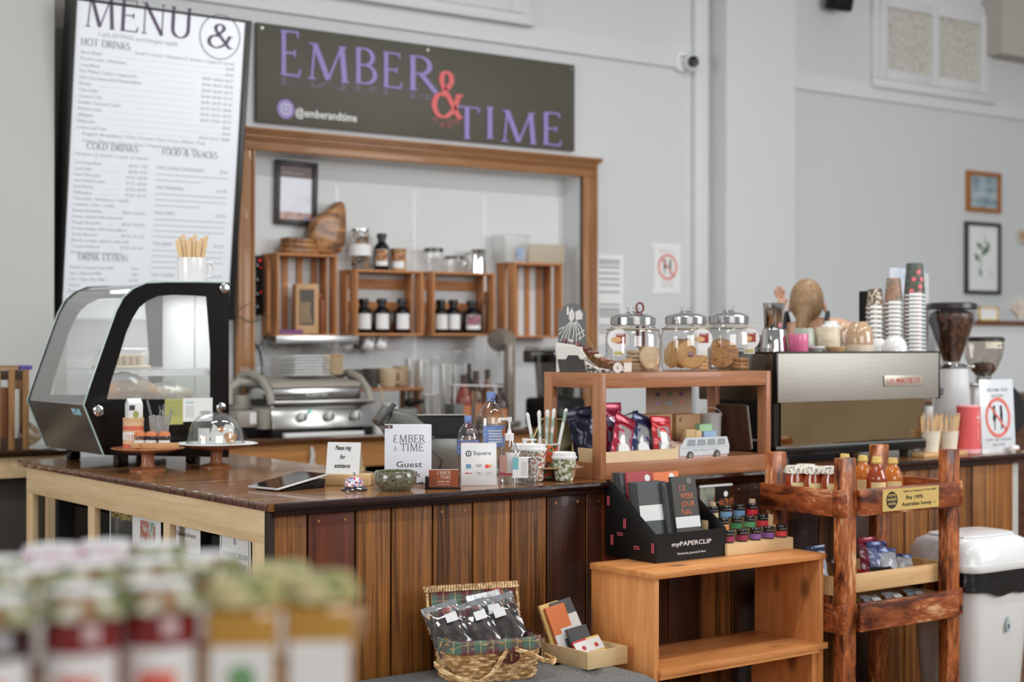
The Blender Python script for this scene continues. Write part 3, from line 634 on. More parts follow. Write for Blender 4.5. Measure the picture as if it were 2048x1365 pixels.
# ================================================================ crates and shelf things in the recess
def crate(label, px, vertical=True):
    x0, x1, z0, z1 = fr(*px, 7.82); W = x1-x0; H = z1-z0; D = REC-.004-7.82; t = .014
    r = thing('wooden_crate', label, 'crate', (x0, 7.82, z0), 0, 'wooden crates fixed in the recess')
    m = CRATEX
    obj('top_board', G().box(0,0,H-t,W,D,H), m, r, bev=.002); obj('bottom_board', G().box(0,0,0,W,D,t), m, r, bev=.002)
    for xx in (0, W-t):
        for a, b in ((0,.40*D),(.60*D,D)): obj('side_board', G().box(xx,a,t,xx+t,b,H-t), CRATEW, r, bev=.002)
    if vertical:
        for i in range(4): a = t+.02+(W-2*t-.04-.035)*i/3; obj('back_slat', G().box(a,D-.010,t,a+.035,D,H-t), CRATEW, r, bev=.001)
    else:
        for a in (t+.0, H*.37, H*.72): obj('back_slat', G().box(t,D-.010,a,W-t,D,a+H*.16), CRATEX, r, bev=.001)
    return r, W, H, D
c1 = crate('tall wooden crate at the left of the recess, boards and bowl on top', (554,508,675,674))
c2 = crate('wide wooden crate second from the left holding three dark bottles', (712,541,846,672), False)
c3 = crate('wide wooden crate third from the left holding three bottles and a board', (866,545,990,672), False)
c4 = crate('tall empty wooden crate at the right of the recess', (1029,526,1125,676))
# slotted wall rails
for i, (px, y0, y1, lb) in enumerate(((672,372,845,'behind the wooden boards'),(827,382,845,'above the second crate'),(968,392,845,'above the third crate'),(1112,402,845,'at the right end of the recess'))):
    x = onY(px,400,REC)[0]; zt = onY(px,y0,REC)[1]; g = G().box(x-.012,REC-.003,1.0,x+.012,REC-.0005,zt)
    g.mi = 1; z = 1.02
    while z < zt-.02: g.box(x-.005,REC-.0032,z,x-.001,REC-.003,z+.014); z += .032
    tag(obj('slotted_rail', g, [WHITE, GREYINK]), 'white slotted shelf rail '+lb, 'shelf rail')
# picture on the recess wall
x0, x1, z0, z1 = fr(545,322,629,450,REC-.02); W = x1-x0; H = z1-z0
t = thing('picture_frame', 'tilted black frame with a printed price sheet in the recess', 'picture', (x0+.01, REC-.012, z0), 0); t.rotation_euler = (0, rad(1.2), 0)
fm = mat((48,45,42), .45); d = -.02
obj('frame', G().box(0,d,0,.03,0,H).box(W-.03,d,0,W,0,H).box(.03,d,0,W-.03,0,.03).box(.03,d,H-.03,W-.03,0,H), fm, t, bev=.003)
obj('sheet', G().box(.03,-.006,.03,W-.03,-.001,H-.03), spots('printed sheet', [(188,176,180),(206,208,218),(216,218,226)], 5, .3), t)
obj('header', G().box(.03,-.0075,H*.74,W-.03,-.006,H-.03), spots('printed header', [(60,58,62),(110,76,70),(80,78,84)], 22, .4), t)
obj('footer', G().box(.03,-.0075,.03,W-.03,-.006,H*.2), spots('printed footer', [(80,82,100),(190,150,130),(150,160,190)], 16, .4), t)
sans(t, 'Food Safety Supervisor', (W*.14,-.009,H*.79), .013, WHITE, w=W*.55, al='LEFT')
# olive boards, bowl
ol = wood('olive wood', (170,118,66), (92,56,28), 'x', 3, .35, .3, stretch=5, contrast=(.38,.6))
z = fr(554,508,675,674,7.82)[3]+.0005
for i in range(3):
    x0 = onY(563+i*2, 500, 7.88)[0]; x1 = onY(637-i*2, 500, 7.88)[0]; hh = .035 if i == 0 else .027
    g = G(); n = 14
    P = [((x0+x1)/2+(x1-x0)/2*abs(math.cos(a))**.6*(1 if math.cos(a) > 0 else -1), 7.90+.065*abs(math.sin(a))**.7*(1 if math.sin(a) > 0 else -1)) for a in [2*PI*k/28 for k in range(28)]]
    g.prism(P, z, z+hh, 'xy')
    tag(obj('serving_board', g, ol, bev=.006), ['bottom','middle','top'][i]+' olive wood board of the stack on the left crate', 'serving board', 'olive wood boards on the crate'); z += hh+.0005
z = fr(554,508,675,674,7.82)[3]+.0005
def bowlf(u, v):
    a = (u-.5)*2; 
    return None
g = G(); x0 = onY(622,500,7.9)[0]; x1 = onY(683,500,7.9)[0]; ht = onY(668,403,7.93)[1]-z
out = [(0,0.02),(.12,0),(.5,0),(.85,.05),(.97,.22),(1,.5),(.99,.8),(.95,.95),(.82,1),(.66,.93),(.5,.82),(.3,.74),(.12,.66),(.0,.5),(-.08,.3)]
Wd = x1-x0+.02
g.mark(); g.prism([(x0+a*Wd, z+b*ht) for a, b in out], 7.87, 7.96)
tag(obj('carved_bowl', g, ol, bev=.018, seg=3), 'large carved live-edge wood platter standing on the left crate', 'platter')
# contents of crates
def bottle(label, px, y0, y1, Y, zb, wpx, lab=WHITE, body=BLACKG, group=None, lab2=None, rx=0, m2=None, ac=.25):
    x, _, k = onY(px, y1, Y); h = onY(px, y0, Y)[1]-zb; r = wpx/2*k/FPX
    t = thing('apothecary_bottle', label, 'bottle', (x, Y, zb), FACE, group)
    obj('body', G().lathe([(0,0),(r*.92,0),(r,.008),(r,h*.58),(r*.9,h*.66),(r*.5,h*.76),(r*.46,h*.80)], n=24), body, t)
    obj('stopper', G().lathe([(r*.46,h*.8),(r*.5,h*.8),(r*.5,h*.86),(r*.62,h*.88),(r*.64,h*.96),(r*.6,h),(0,h)], n=20), body, t)
    wrap(t, r+.0006, h*.12, h*.56, 1.7, lab, ac)
    if lab2: wrap(t, r+.0012, h*.25, h*.55, 1.5, lab2, ac, 'label_picture')
    return t
floral = spots('floral label', [(196,100,60),(90,60,50),(214,150,100),(120,130,90)], 45, .5)
zb2 = fr(712,541,846,672,7.82)[2]+.0145; zb3 = fr(866,545,990,672,7.82)[2]+.0145
grp = 'dark apothecary bottles in the crates'
for px, lb in ((727,'white-labelled dark bottle at the left of the second crate, slightly tilted'),(763,'white-labelled dark bottle in the middle of the second crate'),(804,'white-labelled dark bottle at the right of the second crate')):
    b = bottle(lb, px, 598, 668, 7.91, zb2, 34, group=grp)
for px, lb in ((881,'white-labelled dark bottle at the left of the third crate'),(906,'white-labelled dark bottle in the middle of the third crate')):
    bottle(lb, px, 600, 670, 7.91, zb3, 32, group=grp)
bottle('dark bottle with a pink and green flower label in the third crate', 944, 602, 670, 7.91, zb3, 38, lab2=spots('flower label', [(90,110,70),(200,100,140),(60,70,50),(210,180,180)], 40, .5), group=grp)
zt2 = fr(712,541,846,672,7.82)[3]+.0005; zt3 = fr(866,545,990,672,7.82)[3]+.0005; zt4 = fr(1029,526,1125,676,7.82)[3]+.0005
bottle('dark bottle with an orange patterned label on the second crate', 763, 468, 540, 7.89, zt2, 32, lab2=floral, ac=.1)
# jar of dried fruit
x, _, k = onY(720, 540, 7.9); r = 24*k/FPX; h = onY(720,459,7.9)[1]-zt2
t = thing('storage_jar', 'large glass jar of dried fruit slices on the second crate', 'jar', (x,7.9,zt2), FACE)
obj('glass', G().lathe([(0,0),(r*.9,0),(r,.01),(r,h*.78),(r*.8,h*.9),(r*.72,h)], n=28), GLASS, t)
obj('lid', G().lathe([(r*.76,h*.95),(r*.76,h),(0,h)], n=24), STEEL, t); wrap(t, r+.001, h*.34, h*.62, 2.6, WHITE)
random.seed(5); dm = mat((176,140,96), .8); dk = mat((96,66,44), .8)
for i in range(26):
    a = random.uniform(0, 6.28); rr = r*.62; zz = .02+h*.8*(i/26); g = G(); g.mark(); rg = random.uniform(.013,.019)
    g.tube([(rg*math.cos(q), 0, rg*math.sin(q)) for q in [2*PI*j/10 for j in range(10)]], .005, 5, closed=True); g.rot(random.uniform(-.6,.6), 'X').rot(a+PI/2, 'Z').move(rr*math.cos(a), rr*math.sin(a), zz)
    obj('dried_slice', g, dm if i % 3 else dk, t)
# kraft tin
x, _, k = onY(798, 540, 7.88); r = 16*k/FPX; h = onY(798,498,7.88)[1]-zt2
t = thing('tea_tin', 'short kraft tin with a flower label beside the dark bottle', 'tin', (x,7.89,zt2), FACE)
obj('body', G().lathe([(0,0),(r,0),(r,h*.95)], n=28), mat((176,140,92), .6), t); obj('lid', G().lathe([(r*1.03,h*.86),(r*1.03,h),(0,h)], n=28), mat((150,118,76), .5), t)
wrap(t, r+.0008, h*.25, h*.82, 1.8, floral); wrap(t, r+.0012, h*.12, h*.42, 1.8, WHITE)
# glass jars with steel lids, chrome canister on crate 3
for px, y0, wp, lb in ((867,497,40,'taller empty glass jar with steel lid on the third crate'),(908,513,40,'shorter empty glass jar with steel lid on the third crate')):
    x, _, k = onY(px, 545, 7.9); r = wp/2*k/FPX; h = onY(px,y0,7.9)[1]-zt3
    t = thing('glass_jar', lb, 'jar', (x,7.9,zt3), FACE); obj('glass', G().lathe([(0,0),(r*.88,0),(r*.95,.01),(r*.95,h*.86)], n=28), GLASS, t)
    obj('lid', G().lathe([(r,h*.86),(r,h*.95),(r*.9,h*.97),(r*.9,h),(0,h)], n=28), mat((90,88,84), .3, 1), t)
x, _, k = onY(955, 545, 7.89); h = onY(955,500,7.89)[1]-zt3; r = 17*k/FPX
t = thing('milk_jug', 'polished steel jug on the third crate', 'jug', (x,7.89,zt3), FACE); obj('body', G().lathe([(0,0),(r,0),(r*.98,h*.3),(r*.9,h*.8),(r*1.02,h)], n=28), CHROME, t)
obj('handle', G().tube([(-r*.9,0,h*.85),(-r*1.5,0,h*.8),(-r*1.5,0,h*.4),(-r,0,h*.25)], .006, 8), CHROME, t)
# plastic tub + beige box on crate 4
x0, x1, _, z1 = fr(990,470,1056,525,7.86); xm = (x0+x1)/2; hw = (x1-x0)/2*.82
t = thing('plastic_tub', 'translucent plastic tub on the right crate', 'tub', (xm+.03,7.91,zt4)); h = z1-zt4
g = G(); g.grid(lambda u, v: (lambda a: (hw*(.8+.2*v)*max(-1,min(1,1.3*math.cos(a))), .075*(.8+.2*v)*max(-1,min(1,1.3*math.sin(a))), v*h))(2*PI*u), 24, 4, cu=True); obj('body', g, HAZY, t)
obj('rim', G().tube([(hw*max(-1,min(1,1.3*math.cos(a))), .075*max(-1,min(1,1.3*math.sin(a))), h) for a in [2*PI*i/24 for i in range(24)]], .004, 6, closed=True), PLASTIC, t)
decal(t, -.01, .02, .05, .09, -.072, spots('tub label', [(200,205,214),(110,140,180),(214,216,220)], 40, .5))
x0, x1, _, z1 = fr(1058,489,1130,526,7.84)
tag(obj('storage_box', G().box(x0,7.84,zt4,x1,7.97,z1), mat((178,166,148), .7), bev=.006), 'beige storage box on the right crate', 'box')
# kraft window box in crate 1 and small things
zb1 = fr(554,508,675,674,7.82)[2]+.0145
x0, x1, _, z1 = fr(576,569,641,672,7.84)
t = thing('kraft_box', 'kraft paper box with a clear window standing in the left crate', 'box', (x0+.05,7.84,zb1), rad(-18)); W = x1-x0; h = z1-zb1
obj('carton', G().box(0,0,0,W*.62,.11,h), KRAFT, t, bev=.002); obj('window', G().box(.02,-.0008,.05,W*.5,0,h-.03), mat((66,56,46), .2), t)
for i in range(5): obj('brush', G().tube([(.03+i*.014,-.003,.06),(.03+i*.011,-.003,.13),(.028+i*.013,-.003,.18)], .004, 6), mat((176,150,116), .6), t)
x0, x1, _, z1 = fr(641,600,662,672,7.86); tag(obj('wooden_board', G().box(x0,7.86,zb1,x0+.03,7.97,z1).box(x0,7.89,z1,x0+.03,7.94,z1+.04), wood('brown board', (150,92,54), (112,64,36), 'z', 2, .4), bev=.006), 'brown wooden board standing at the right in the left crate', 'board')
x0, x1, _, z1 = fr(560,661,605,673,7.83); tag(obj('packet', G().box(x0,7.825,zb1,x1,7.836,zb1+.022), mat((110,60,120), .5)), 'small purple packet on the floor of the left crate', 'packet')
x0, x1, _, z1 = fr(963,584,980,670,7.88); g = G().box(x0,7.87,zb3,x1,7.885,zb3+(z1-zb3)*.72); g.tube([((x0+x1)/2,7.878,zb3+(z1-zb3)*.7),((x0+x1)/2,7.878,z1)], [.016,.012], 8)
tag(obj('paddle_board', g, wood('dark board', (112,72,46), (80,48,30), 'z', 2, .4), bev=.003), 'small brown paddle board leaning at the right in the third crate', 'board')
# power strip with cables on the left jamb
x0, x1, z0, z1 = fr(501,512,527,631,7.95)
t = thing('power_board', 'black power board with red lights at the left of the recess', 'power board', (x0, 7.95, z0)); H = z1-z0; W = x1-x0
obj('casing', G().box(0,0,0,W,REC-.002-7.95,H), BLACK, t, bev=.004)
for q in (.92,.8,.38): obj('switch_light', G().cyl((W*.72,0,H*q),(W*.72,-.004,H*q),.006), mat((220,40,36), .4, emit=1.5, var=0), t)
for q in (.82,.58,.34,.12): obj('plug', G().box(W*.12,-.03,H*q-.02,W*.6,0,H*q+.02), BLACKG, t, bev=.006)
def pxp(pts, Y): return [(lambda a: (a[0], Y, a[1]))(onY(x, y, Y)) for x, y in pts]
tag(obj('extension_cord', G().tube(pxp([(503,628),(502,662),(510,688),(520,704),(524,728),(524,756),(521,800),(519,866)], 7.97), .0055, 6), BLACK), 'black cord curving down from the power board', 'cord')
tag(obj('thin_cable', G().tube(pxp([(458,626),(470,628),(480,636),(500,646),(520,640),(545,632)], 7.74), .003, 6).tube(pxp([(462,628),(476,622),(500,607)], 7.74), .003, 6), mat((60,58,56), .6)), 'thin grey cable strung across the left jamb to a clip', 'cable')
tag(obj('looped_cable', G().tube(pxp([(501,700),(515,696),(524,686),(532,672),(540,668)], 7.93), .004, 6), BLACK), 'short dark cable looping under the left crate', 'cable')
# ================================================================ hanging tray under crate 1 + mugs
x0, x1, z0, z1 = fr(553,672,718,688,7.80)
t = thing('hanging_rack', 'metal undershelf rack hanging below the left crate', 'rack', (x0, 7.80, z0)); W = x1-x0; H = z1-z0
obj('front_bar', G().box(0,0,0,W,.012,H), ALU, t, bev=.003); obj('tray', G().box(0,.012,0,W,.17,.006), ALU, t)
for i in range(7): obj('wire', G().tube([(W*i/6,.01,.002),(W*i/6,.03,-.05),(W*i/6,.14,-.06),(W*i/6,.16,0)], .002, 5), STEEL, t)
tag(obj('plastic_cover', G().lathe([(.11,0),(.10,.02),(.05,.035),(0,.037)], c=(x0+W*.62,7.875,z0-.058), n=24), PLASTIC), 'clear plastic cover lying in the hanging rack', 'plastic cover')
mugw = mat((226,226,224), .15, coat=.5, var=0)
def mug(name, label, cat, r, h, m, loc, rz=0, group=None, taper=.75, hang=0, up=True, ha=0, hm=None):
    t = thing(name, label, cat, loc, rz, group)
    g = G().lathe([(0,.003),(r*taper*.8,.0),(r*taper,.004),(r*(taper*.4+.6),h*.3),(r,h*.7),(r,h),(r*.94,h),(r*.93,h*.7),(r*(taper*.4+.53),h*.3),(r*taper*.8,.01),(0,.01)], n=28)
    obj('cup', g, m, t)
    if hm is not False:
        ca, sa = math.cos(ha), math.sin(ha); P = [(r*.96,h*.82),(r*1.35,h*.8),(r*1.5,h*.55),(r*1.3,h*.28),(r*.86,h*.22)]
        obj('handle', G().tube([(a*ca,a*sa,b) for a, b in P], r*.11, 8), m, t)
    return t
zh = onY(760, 678, 7.88)[1]
for i, (px, lb) in enumerate(((713,'nearest the rack'),(742,'second from the rack'),(756,'third from the rack'),(781,'farthest from the rack'))):
    x, z, k = onY(px, 706, 7.88+.02*(i == 1)); m = mugw if i != 1 else STEEL
    t = mug('hanging_mug', 'white mug hanging by its handle '+lb if i != 1 else 'steel cup hanging behind the white mugs', 'mug', .036, .062, m, (x-.035, 7.88+.07*(i == 1), z+.03), rad(-20), 'mugs hanging under the crates', ha=0)
    t.rotation_euler = (0, rad(-62), rad(-20)); 
    obj('hook', G().tube([(.06,0,.04),(.075,0,.045),(.08,0,.03)], .002, 5), STEEL, t)
# ================================================================ back counter things
zc = CT+.0005
def bk(px, py, Y=None):            # X for a thing standing at depth Y on the back counter
    return onY(px, py, Y)[0]
# contact grill
def grill():
    Y = 7.36; x0, x1, z0, z1 = fr(545,806,745,858,Y)   # control face
    t = thing('contact_grill', 'grey contact grill press with three steel dials on the back counter', 'grill', (x0, Y, zc), 0); W = x1-x0; D = .36; k = W/200
    gm = mat((150,144,134), .4); gd = mat((60,56,52), .5)
    a = .045
    obj('base', G().prism([(-.0,a),(.03,a+.118),(D,a+.118),(D,a)], .02, W-.02, 'yz').box(-.05,.02,a,.02,D,a+.11), gm, t, bev=.006)
    obj('control_panel', G().prism([(-.012,a),(.02,a+.12),(.028,a+.12),(0,a)], .0, W, 'yz'), STEEL, t, bev=.002)
    obj('foot_bar', G().box(0,.0,.0,.06,D,a), BLACK, t, bev=.004); obj('foot_bar', G().box(W-.06,.0,.0,W,D,a), BLACK, t, bev=.004)
    obj('lower_plate', G().box(.02,.01,a+.12,W-.02,D-.02,a+.145), gd, t, bev=.004)
    obj('upper_plate', G().box(.0,.02,a+.15,W-.06,D-.04,a+.215), STEEL, t, bev=.01)
    obj('lid', G().prism([(.0,a+.215),(.03,a+.245),(D-.06,a+.27),(D-.02,a+.22)], .0, W-.06, 'yz'), gm, t, bev=.012)
    for s in (-.02, W-.03):
        P = [(s,-.03,a+.13),(s,.0,a+.20),(s,.08,a+.26),(s,.2,a+.29),(s,.32,a+.27),(s,.37,a+.18)]
        obj('side_arm', G().tube(P, .021, 10), gm, t)
    obj('handle_bar', G().cyl((-.03,-.03,a+.14),(W-.01,-.03,a+.14),.013), ALU, t, bev=.003)
    for i in range(3):
        x = W*(.28+.27*i); z = a+.058; obj('dial', G().cyl((x,0,z),(x,-.035,z+.006),.027,.024,24), mat((216,216,214), .3, .2), t, bev=.004); obj('dial_pointer', G().box(x-.003,-.05,z-.018,x+.003,-.044,z+.022), gd, t)
    obj('indicator_light', G().cyl((W*.37,.006,a+.09),(W*.37,-.004,a+.09),.009), mat((120,210,190), .3, emit=.6, var=0), t)
    sans(t, 'ROBAND', (W*.45,.017,a+.172), .02, WHITE, w=.13)
    # left housing
    obj('side_housing', G().box(-.17,.06,a+.01,-.052,D,a+.10), gm, t, bev=.012); obj('side_cover', G().lathe([(0,0),(.055,0),(.06,.02),(.055,.07),(0,.075)], c=(-.11,.16,a+.105), n=20), gm, t)
    g = G(); 
    obj('socket_plate', G().box(-.10,.058,a+.03,-.06,.06,a+.09), WHITE, t); obj('rear_foot', G().box(-.15,.1,0,-.09,.3,a+.01), BLACK, t)
    obj('hood_arm', G().tube([(-.20,.1,a+.13),(-.19,.12,a+.21),(-.12,.16,a+.245),(-.02,.16,a+.235)], [.02,.024,.026,.02], 10), gm, t)
    return x0, W, Y, a+.27
gx, gW, gY, gh = grill()
x0, x1, _, _ = fr(556,870,760,882,7.335)
tag(obj('cutting_board', G().box(gx+.065,7.335,zc,gx+gW-.065,7.70,zc+.022), WHITE, bev=.004), 'white cutting board lying under the contact grill', 'board')
# plates on grill lid
zg = zc+.315+.006
pt = mat((226,226,224), .2, coat=.4, var=0)
x0, x1, _, _ = fr(574,726,645,770,7.56)
for i in range(7):
    g = G(); w = (x1-x0)/2-.004*(i % 2); g.mark(); g.box(-w,-.085,.004,w,.085,.010); g.box(-w*.6,-.05,0,w*.6,.05,.004); g.move((x0+x1)/2+random.uniform(-.003,.003), 7.56, zg+i*.0165)
    tag(obj('square_plate', g, pt, bev=.0025), ORD[i]+' white square plate from the bottom of the stack on the grill', 'plate', 'square white plates on the grill')
x, _, k = onY(666, 765, 7.56); r = 22*k/FPX; tan = mat((198,164,122), .5); bcream = mat((212,192,160), .5)
for i in range(9):
    g = G().lathe([(0,0),(r*.7,0),(r,.010),(r,.014),(0,.014)], c=(x,7.56,zg+i*.0125), n=28)
    tag(obj('round_plate', g, bcream if i < 8 else tan), ORD[i]+' tan round plate from the bottom of the stack on the grill', 'plate', 'tan round plates on the grill')
x, _, k = onY(520, 760, 7.5)
for i, dx in enumerate((0, .085)): tag(obj('tumbler', G().lathe([(0,.004),(.026,0),(.03,.07)], c=(x+dx-.035, 7.6, zg-.02), n=24), GLASS), ['left','right'][i]+' clear tumbler on the rear left of the grill', 'glass')
t = thing('stacked_trays', 'pile of pale trays behind the square plates', 'trays', (0,0,0)); x0 = onY(551,740,7.7)[0]
for i in range(6): obj('tray', G().box(x0,7.66,zg+i*.017,x0+.1,7.76,zg+i*.017+.012), mat((186,184,178), .4), t, bev=.003)
# dark and cream mugs on a wooden riser
rz0 = zc; x0, x1, _, z1 = fr(742,773,816,784,7.62)
t = thing('wooden_riser', 'low wooden riser under the mugs on the back counter', 'shelf', (0,0,0)); xr0, xr1 = onY(690,780,7.7)[0], onY(816,780,7.7)[0]; zr = onY(770,776,7.62)[1]
obj('board', G().box(gx+gW+.03,7.56,zr-.018,xr1+.02,7.80,zr), REDW, t, bev=.003)
for a in (gx+gW+.03, xr1-.0): obj('leg', G().box(a,7.58,zc,a+.02,7.79,zr-.018), REDZ, t)
for px, y0, wp, m, lb, Yy in ((710,740,32,mat((66,62,58), .3, coat=.3),'left dark grey mug beside the tan plates',7.70),(742,738,34,mat((74,70,66), .3, coat=.3),'right dark grey mug beside the tan plates',7.70),(775,737,38,mat((190,170,140), .35, coat=.3),'front cream stoneware mug on the wooden riser',7.65),(803,733,36,mat((176,154,124), .35, coat=.3),'rear cream stoneware mug beside the steel tumblers',7.72)):
    x, _, k = onY(px, 770, Yy); r = wp/2*k/FPX; h = onY(px,y0,Yy)[1]-zr
    if px < 760: zz = zr
    mug('stoneware_mug', lb, 'mug', r, h, m, (x,Yy,zr+.0005), FACE, ha=0 if px > 745 else .3, taper=.8)
xx = [onY(710,770,7.70)[0], onY(742,770,7.70)[0]]
obj('board', G().box(xx[0]-.06,7.64,zr-.018,gx+gW+.029,7.77,zr), REDW, t); obj('leg', G().box(xx[0]-.05,7.75,zc,xx[0]-.03,7.77,zr-.018), REDZ, t)
# steel tumblers, glasses, bottles crowd
def simple(name, label, cat, px, y0, y1, wp, prof, m, Y, group=None, z=None, n=24, parts=None):
    x, _, k = onY(px, y1, Y); r = wp/2*k/FPX; z = zc if z is None else z; h = onY(px,y0,Y)[1]-z
    g = G().lathe([(a*r,b*h) for a, b in prof], c=(0,0,0), n=n)
    if parts:
        t = thing(name, label, cat, (x,Y,z), FACE, group); obj('body', g, m, t); parts(t, r, h); return t
    return tag(obj(name, g, m, loc=(x,Y,z)), label, cat, group)
TIN = mat((226,226,222), .25, .75, var=.1, vs=20)
CUP = [(0,.01),(.78,0),(1,1),(.95,1),(.74,.03),(0,.03)]; BOT = [(0,0),(.95,0),(1,.03),(1,.55),(.85,.68),(.4,.82),(.36,.98),(0,1)]
sh = 'steel tumblers on the back counter'
simple('steel_tumbler','tall steel shaker tin beside the cream mugs','shaker',824,718,830,30,CUP,TIN,7.68,sh)
simple('steel_tumbler','tall steel shaker tin in front of the glasses','shaker',848,722,830,34,CUP,TIN,7.60,sh)
simple('steel_tumbler','steel shaker tin beside the red-topped bottle','shaker',893,730,848,32,CUP,TIN,7.56,sh)
simple('steel_tumbler','steel tumbler behind the till screen','tumbler',861,790,850,34,CUP,TIN,7.45,sh)
for i,(px,y0,lb) in enumerate(((915,700,'wine glass left of the syrup bottles'),(938,697,'wine glass above the syrup bottles'),(873,712,'wine glass behind the shaker tins'))):
    simple('wine_glass','clear stemmed '+lb,'glass',px,y0,830,26,[(0,0),(.8,.0),(.8,.02),(.08,.04),(.08,.5),(.6,.58),(1,.75),(.85,1)],GLASS,7.80,'stemmed glasses on the back counter')
for i,(px,y0,wp,c,lb) in enumerate(((928,752,34,(130,50,34),'round bottle of red syrup behind the water bottles'),(952,745,30,(70,40,34),'brown sauce bottle beside the red syrup'),(908,800,20,(50,46,44),'small dark bottle with a red cap'),(1000,770,34,(50,28,26),'dark sauce bottle on a wooden block'),(975,742,26,(120,84,56),'amber bottle below the right crates'),(938,730,22,(46,40,38),'slim black bottle above the red syrup'))):
    cap = mat((196,60,44), .5) if i == 2 else mat((70,60,54), .5)
    simple('syrup_bottle',lb,'bottle',px,y0,840,wp,BOT,mat(c,.15,coat=.5),7.48+.055*(i % 3),'syrup and sauce bottles',parts=lambda t,r,h: (obj('cap', G().lathe([(r*.4,h*.86),(r*.42,h*.86),(r*.42,h*1.02),(0,h*1.02)], n=16), cap, t), wrap(t, r+.001, h*.2, h*.45, 2, mat((190,120,80), .6))))
tag(obj('grey_tub', G().box(bk(812,850,7.42)-.04,7.44,zc,bk(850,850,7.42)-.03,7.56,zc+.13), mat((122,122,120), .4), bev=.01), 'grey plastic tub beside the grill on the back counter', 'tub')
tag(obj('grey_tub', G().box(bk(912,850,7.42),7.44,zc,bk(955,850,7.42),7.54,zc+.15), mat((92,94,94), .4), bev=.01), 'dark grey container behind the till', 'tub')
tag(obj('black_utensils', G().ball((bk(828,800,7.46),7.5,zc+.16),.035,sz=.7).ball((bk(842,800,7.46),7.5,zc+.165),.03,sz=.6), BLACK), 'black utensil heads in the grey tub', 'utensils')
t = thing('cup_holder', 'clear beaker of pale wooden stirrers on the back counter', 'beaker', (bk(960,850,7.46),7.5,zc)); obj('beaker', G().lathe([(0,.005),(.042,0),(.045,.17)], n=24), GLASS, t)
for i in range(7): obj('stirrer', G().beam((-.02+.007*i,.0,.01),(-.03+.01*i,.01*(i % 3-1),.22),.006,.0015), mat((204,180,144), .7), t)
t = thing('wire_glass_rack', 'white wire rack across the syrup bottles', 'rack', (bk(925,770,7.4),7.42,zc)); 
for i in range(4): obj('wire', G().tube([(0,.04*i,.255),(.3,.04*i,.245)], .004, 6), WHITE, t)
for i in range(2): obj('post', G().cyl((.0+.3*i,.06,0),(.0+.3*i,.06,.25),.004), WHITE, t); 
tag(obj('wood_block', G().box(bk(985,850,7.38),7.42,zc,bk(1020,850,7.38),7.50,zc+.075), mat((196,148,92), .6), bev=.003), 'square wooden block on the back counter', 'block')
tag(obj('folded_white_cloth', G().ball((bk(920,850,7.40),7.40,zc+.022),.04,sz=.5,n=12), mat((222,222,220), .8)), 'white folded cloth on the back counter', 'cloth')
tag(obj('white_cup', G().lathe([(0,0),(.028,0),(.035,.06),(.032,.065),(.028,.01),(0,.01)], c=(bk(757,836,7.36)+.02,7.40,zc+.0), n=20), mugw), 'small white cup beside the right end of the grill', 'cup')
t = thing('condiment_jar', 'white ceramic pot with a wooden spoon behind the grill', 'pot', (bk(768,790,7.56),7.50,zc)); obj('pot', G().lathe([(0,0),(.04,0),(.048,.05),(.045,.16),(.04,.16),(.04,.02),(0,.02)], n=24), mugw, t); obj('spoon', G().beam((.0,.0,.02),(-.05,.02,.26),.012,.006), BAMBOO, t)
# stand mixer and blender
x, _, k = onY(1010, 800, 7.68)
t = thing('stand_mixer', 'grey mixer with rounded head at the right of the back counter', 'mixer', (x,7.70,zc), rad(-96)); gm = mat((128,118,106), .3, coat=.3)
t.scale = (.85,.85,.85); hz_ = (onY(1018,662,7.6)[1]-zc)/.85
obj('head', G().tube([(-.12,0,hz_-.07),(-.07,0,hz_-.065),(.03,0,hz_-.065),(.10,0,hz_-.07)], [.06,.085,.08,.05], 16), gm, t)
obj('column', G().box(.06,-.035,.03,.12,.035,hz_-.09), gm, t, bev=.015); obj('base', G().box(-.13,-.07,0,.14,.07,.035), gm, t, bev=.012)
obj('shaft', G().cyl((-.07,0,hz_-.10),(-.07,0,hz_-.19),.012), STEEL, t); obj('bowl', G().lathe([(0,0),(.05,0),(.085,.1),(.09,.15)], c=(-.05,0,.035), n=28), CHROME, t)
x, _, k = onY(1096, 800, 7.5)
t = thing('blender', 'dark jug blender with a clear hooded cover behind the rack', 'blender', (x+.02,7.47,zc), 0)
zj = onY(1105,700,7.5)[1]-zc; 
obj('base', G().box(-.13,-.10,0,.17,.12,.17), BLACK, t, bev=.02)
obj('control_dial', G().cyl((-.04,-.10,.09),(-.04,-.125,.09),.03,.026), DGREY, t); obj('control_dial', G().cyl((.09,-.10,.09),(.09,-.125,.09),.03,.026), DGREY, t)
for dx in (-.06, .09):
    obj('jug', G().lathe([(.05,0),(.055,.02),(.072,.26)], c=(dx,0,.171), n=20), glass('smoked jug', (.30,.29,.27), .15, .03), t)
obj('hood', G().tube([(-.15,-.05,.2),(-.15,-.05,.42),(-.12,-.05,.47),(.16,-.05,.47),(.2,-.05,.43),(.2,-.05,.2)], .008, 8), PLASTIC, t)
obj('hood_cover', G().box(-.15,-.055,.46,.2,.1,.475), mat((150,146,136), .3), t, bev=.006); obj('hood_hinge', G().box(-.16,.02,.38,.06,.1,.455), mat((60,56,50), .3), t, bev=.01)
obj('shine_strip', G().box(-.04,-.062,.42,.19,-.056,.44), WHITE, t, bev=.002)
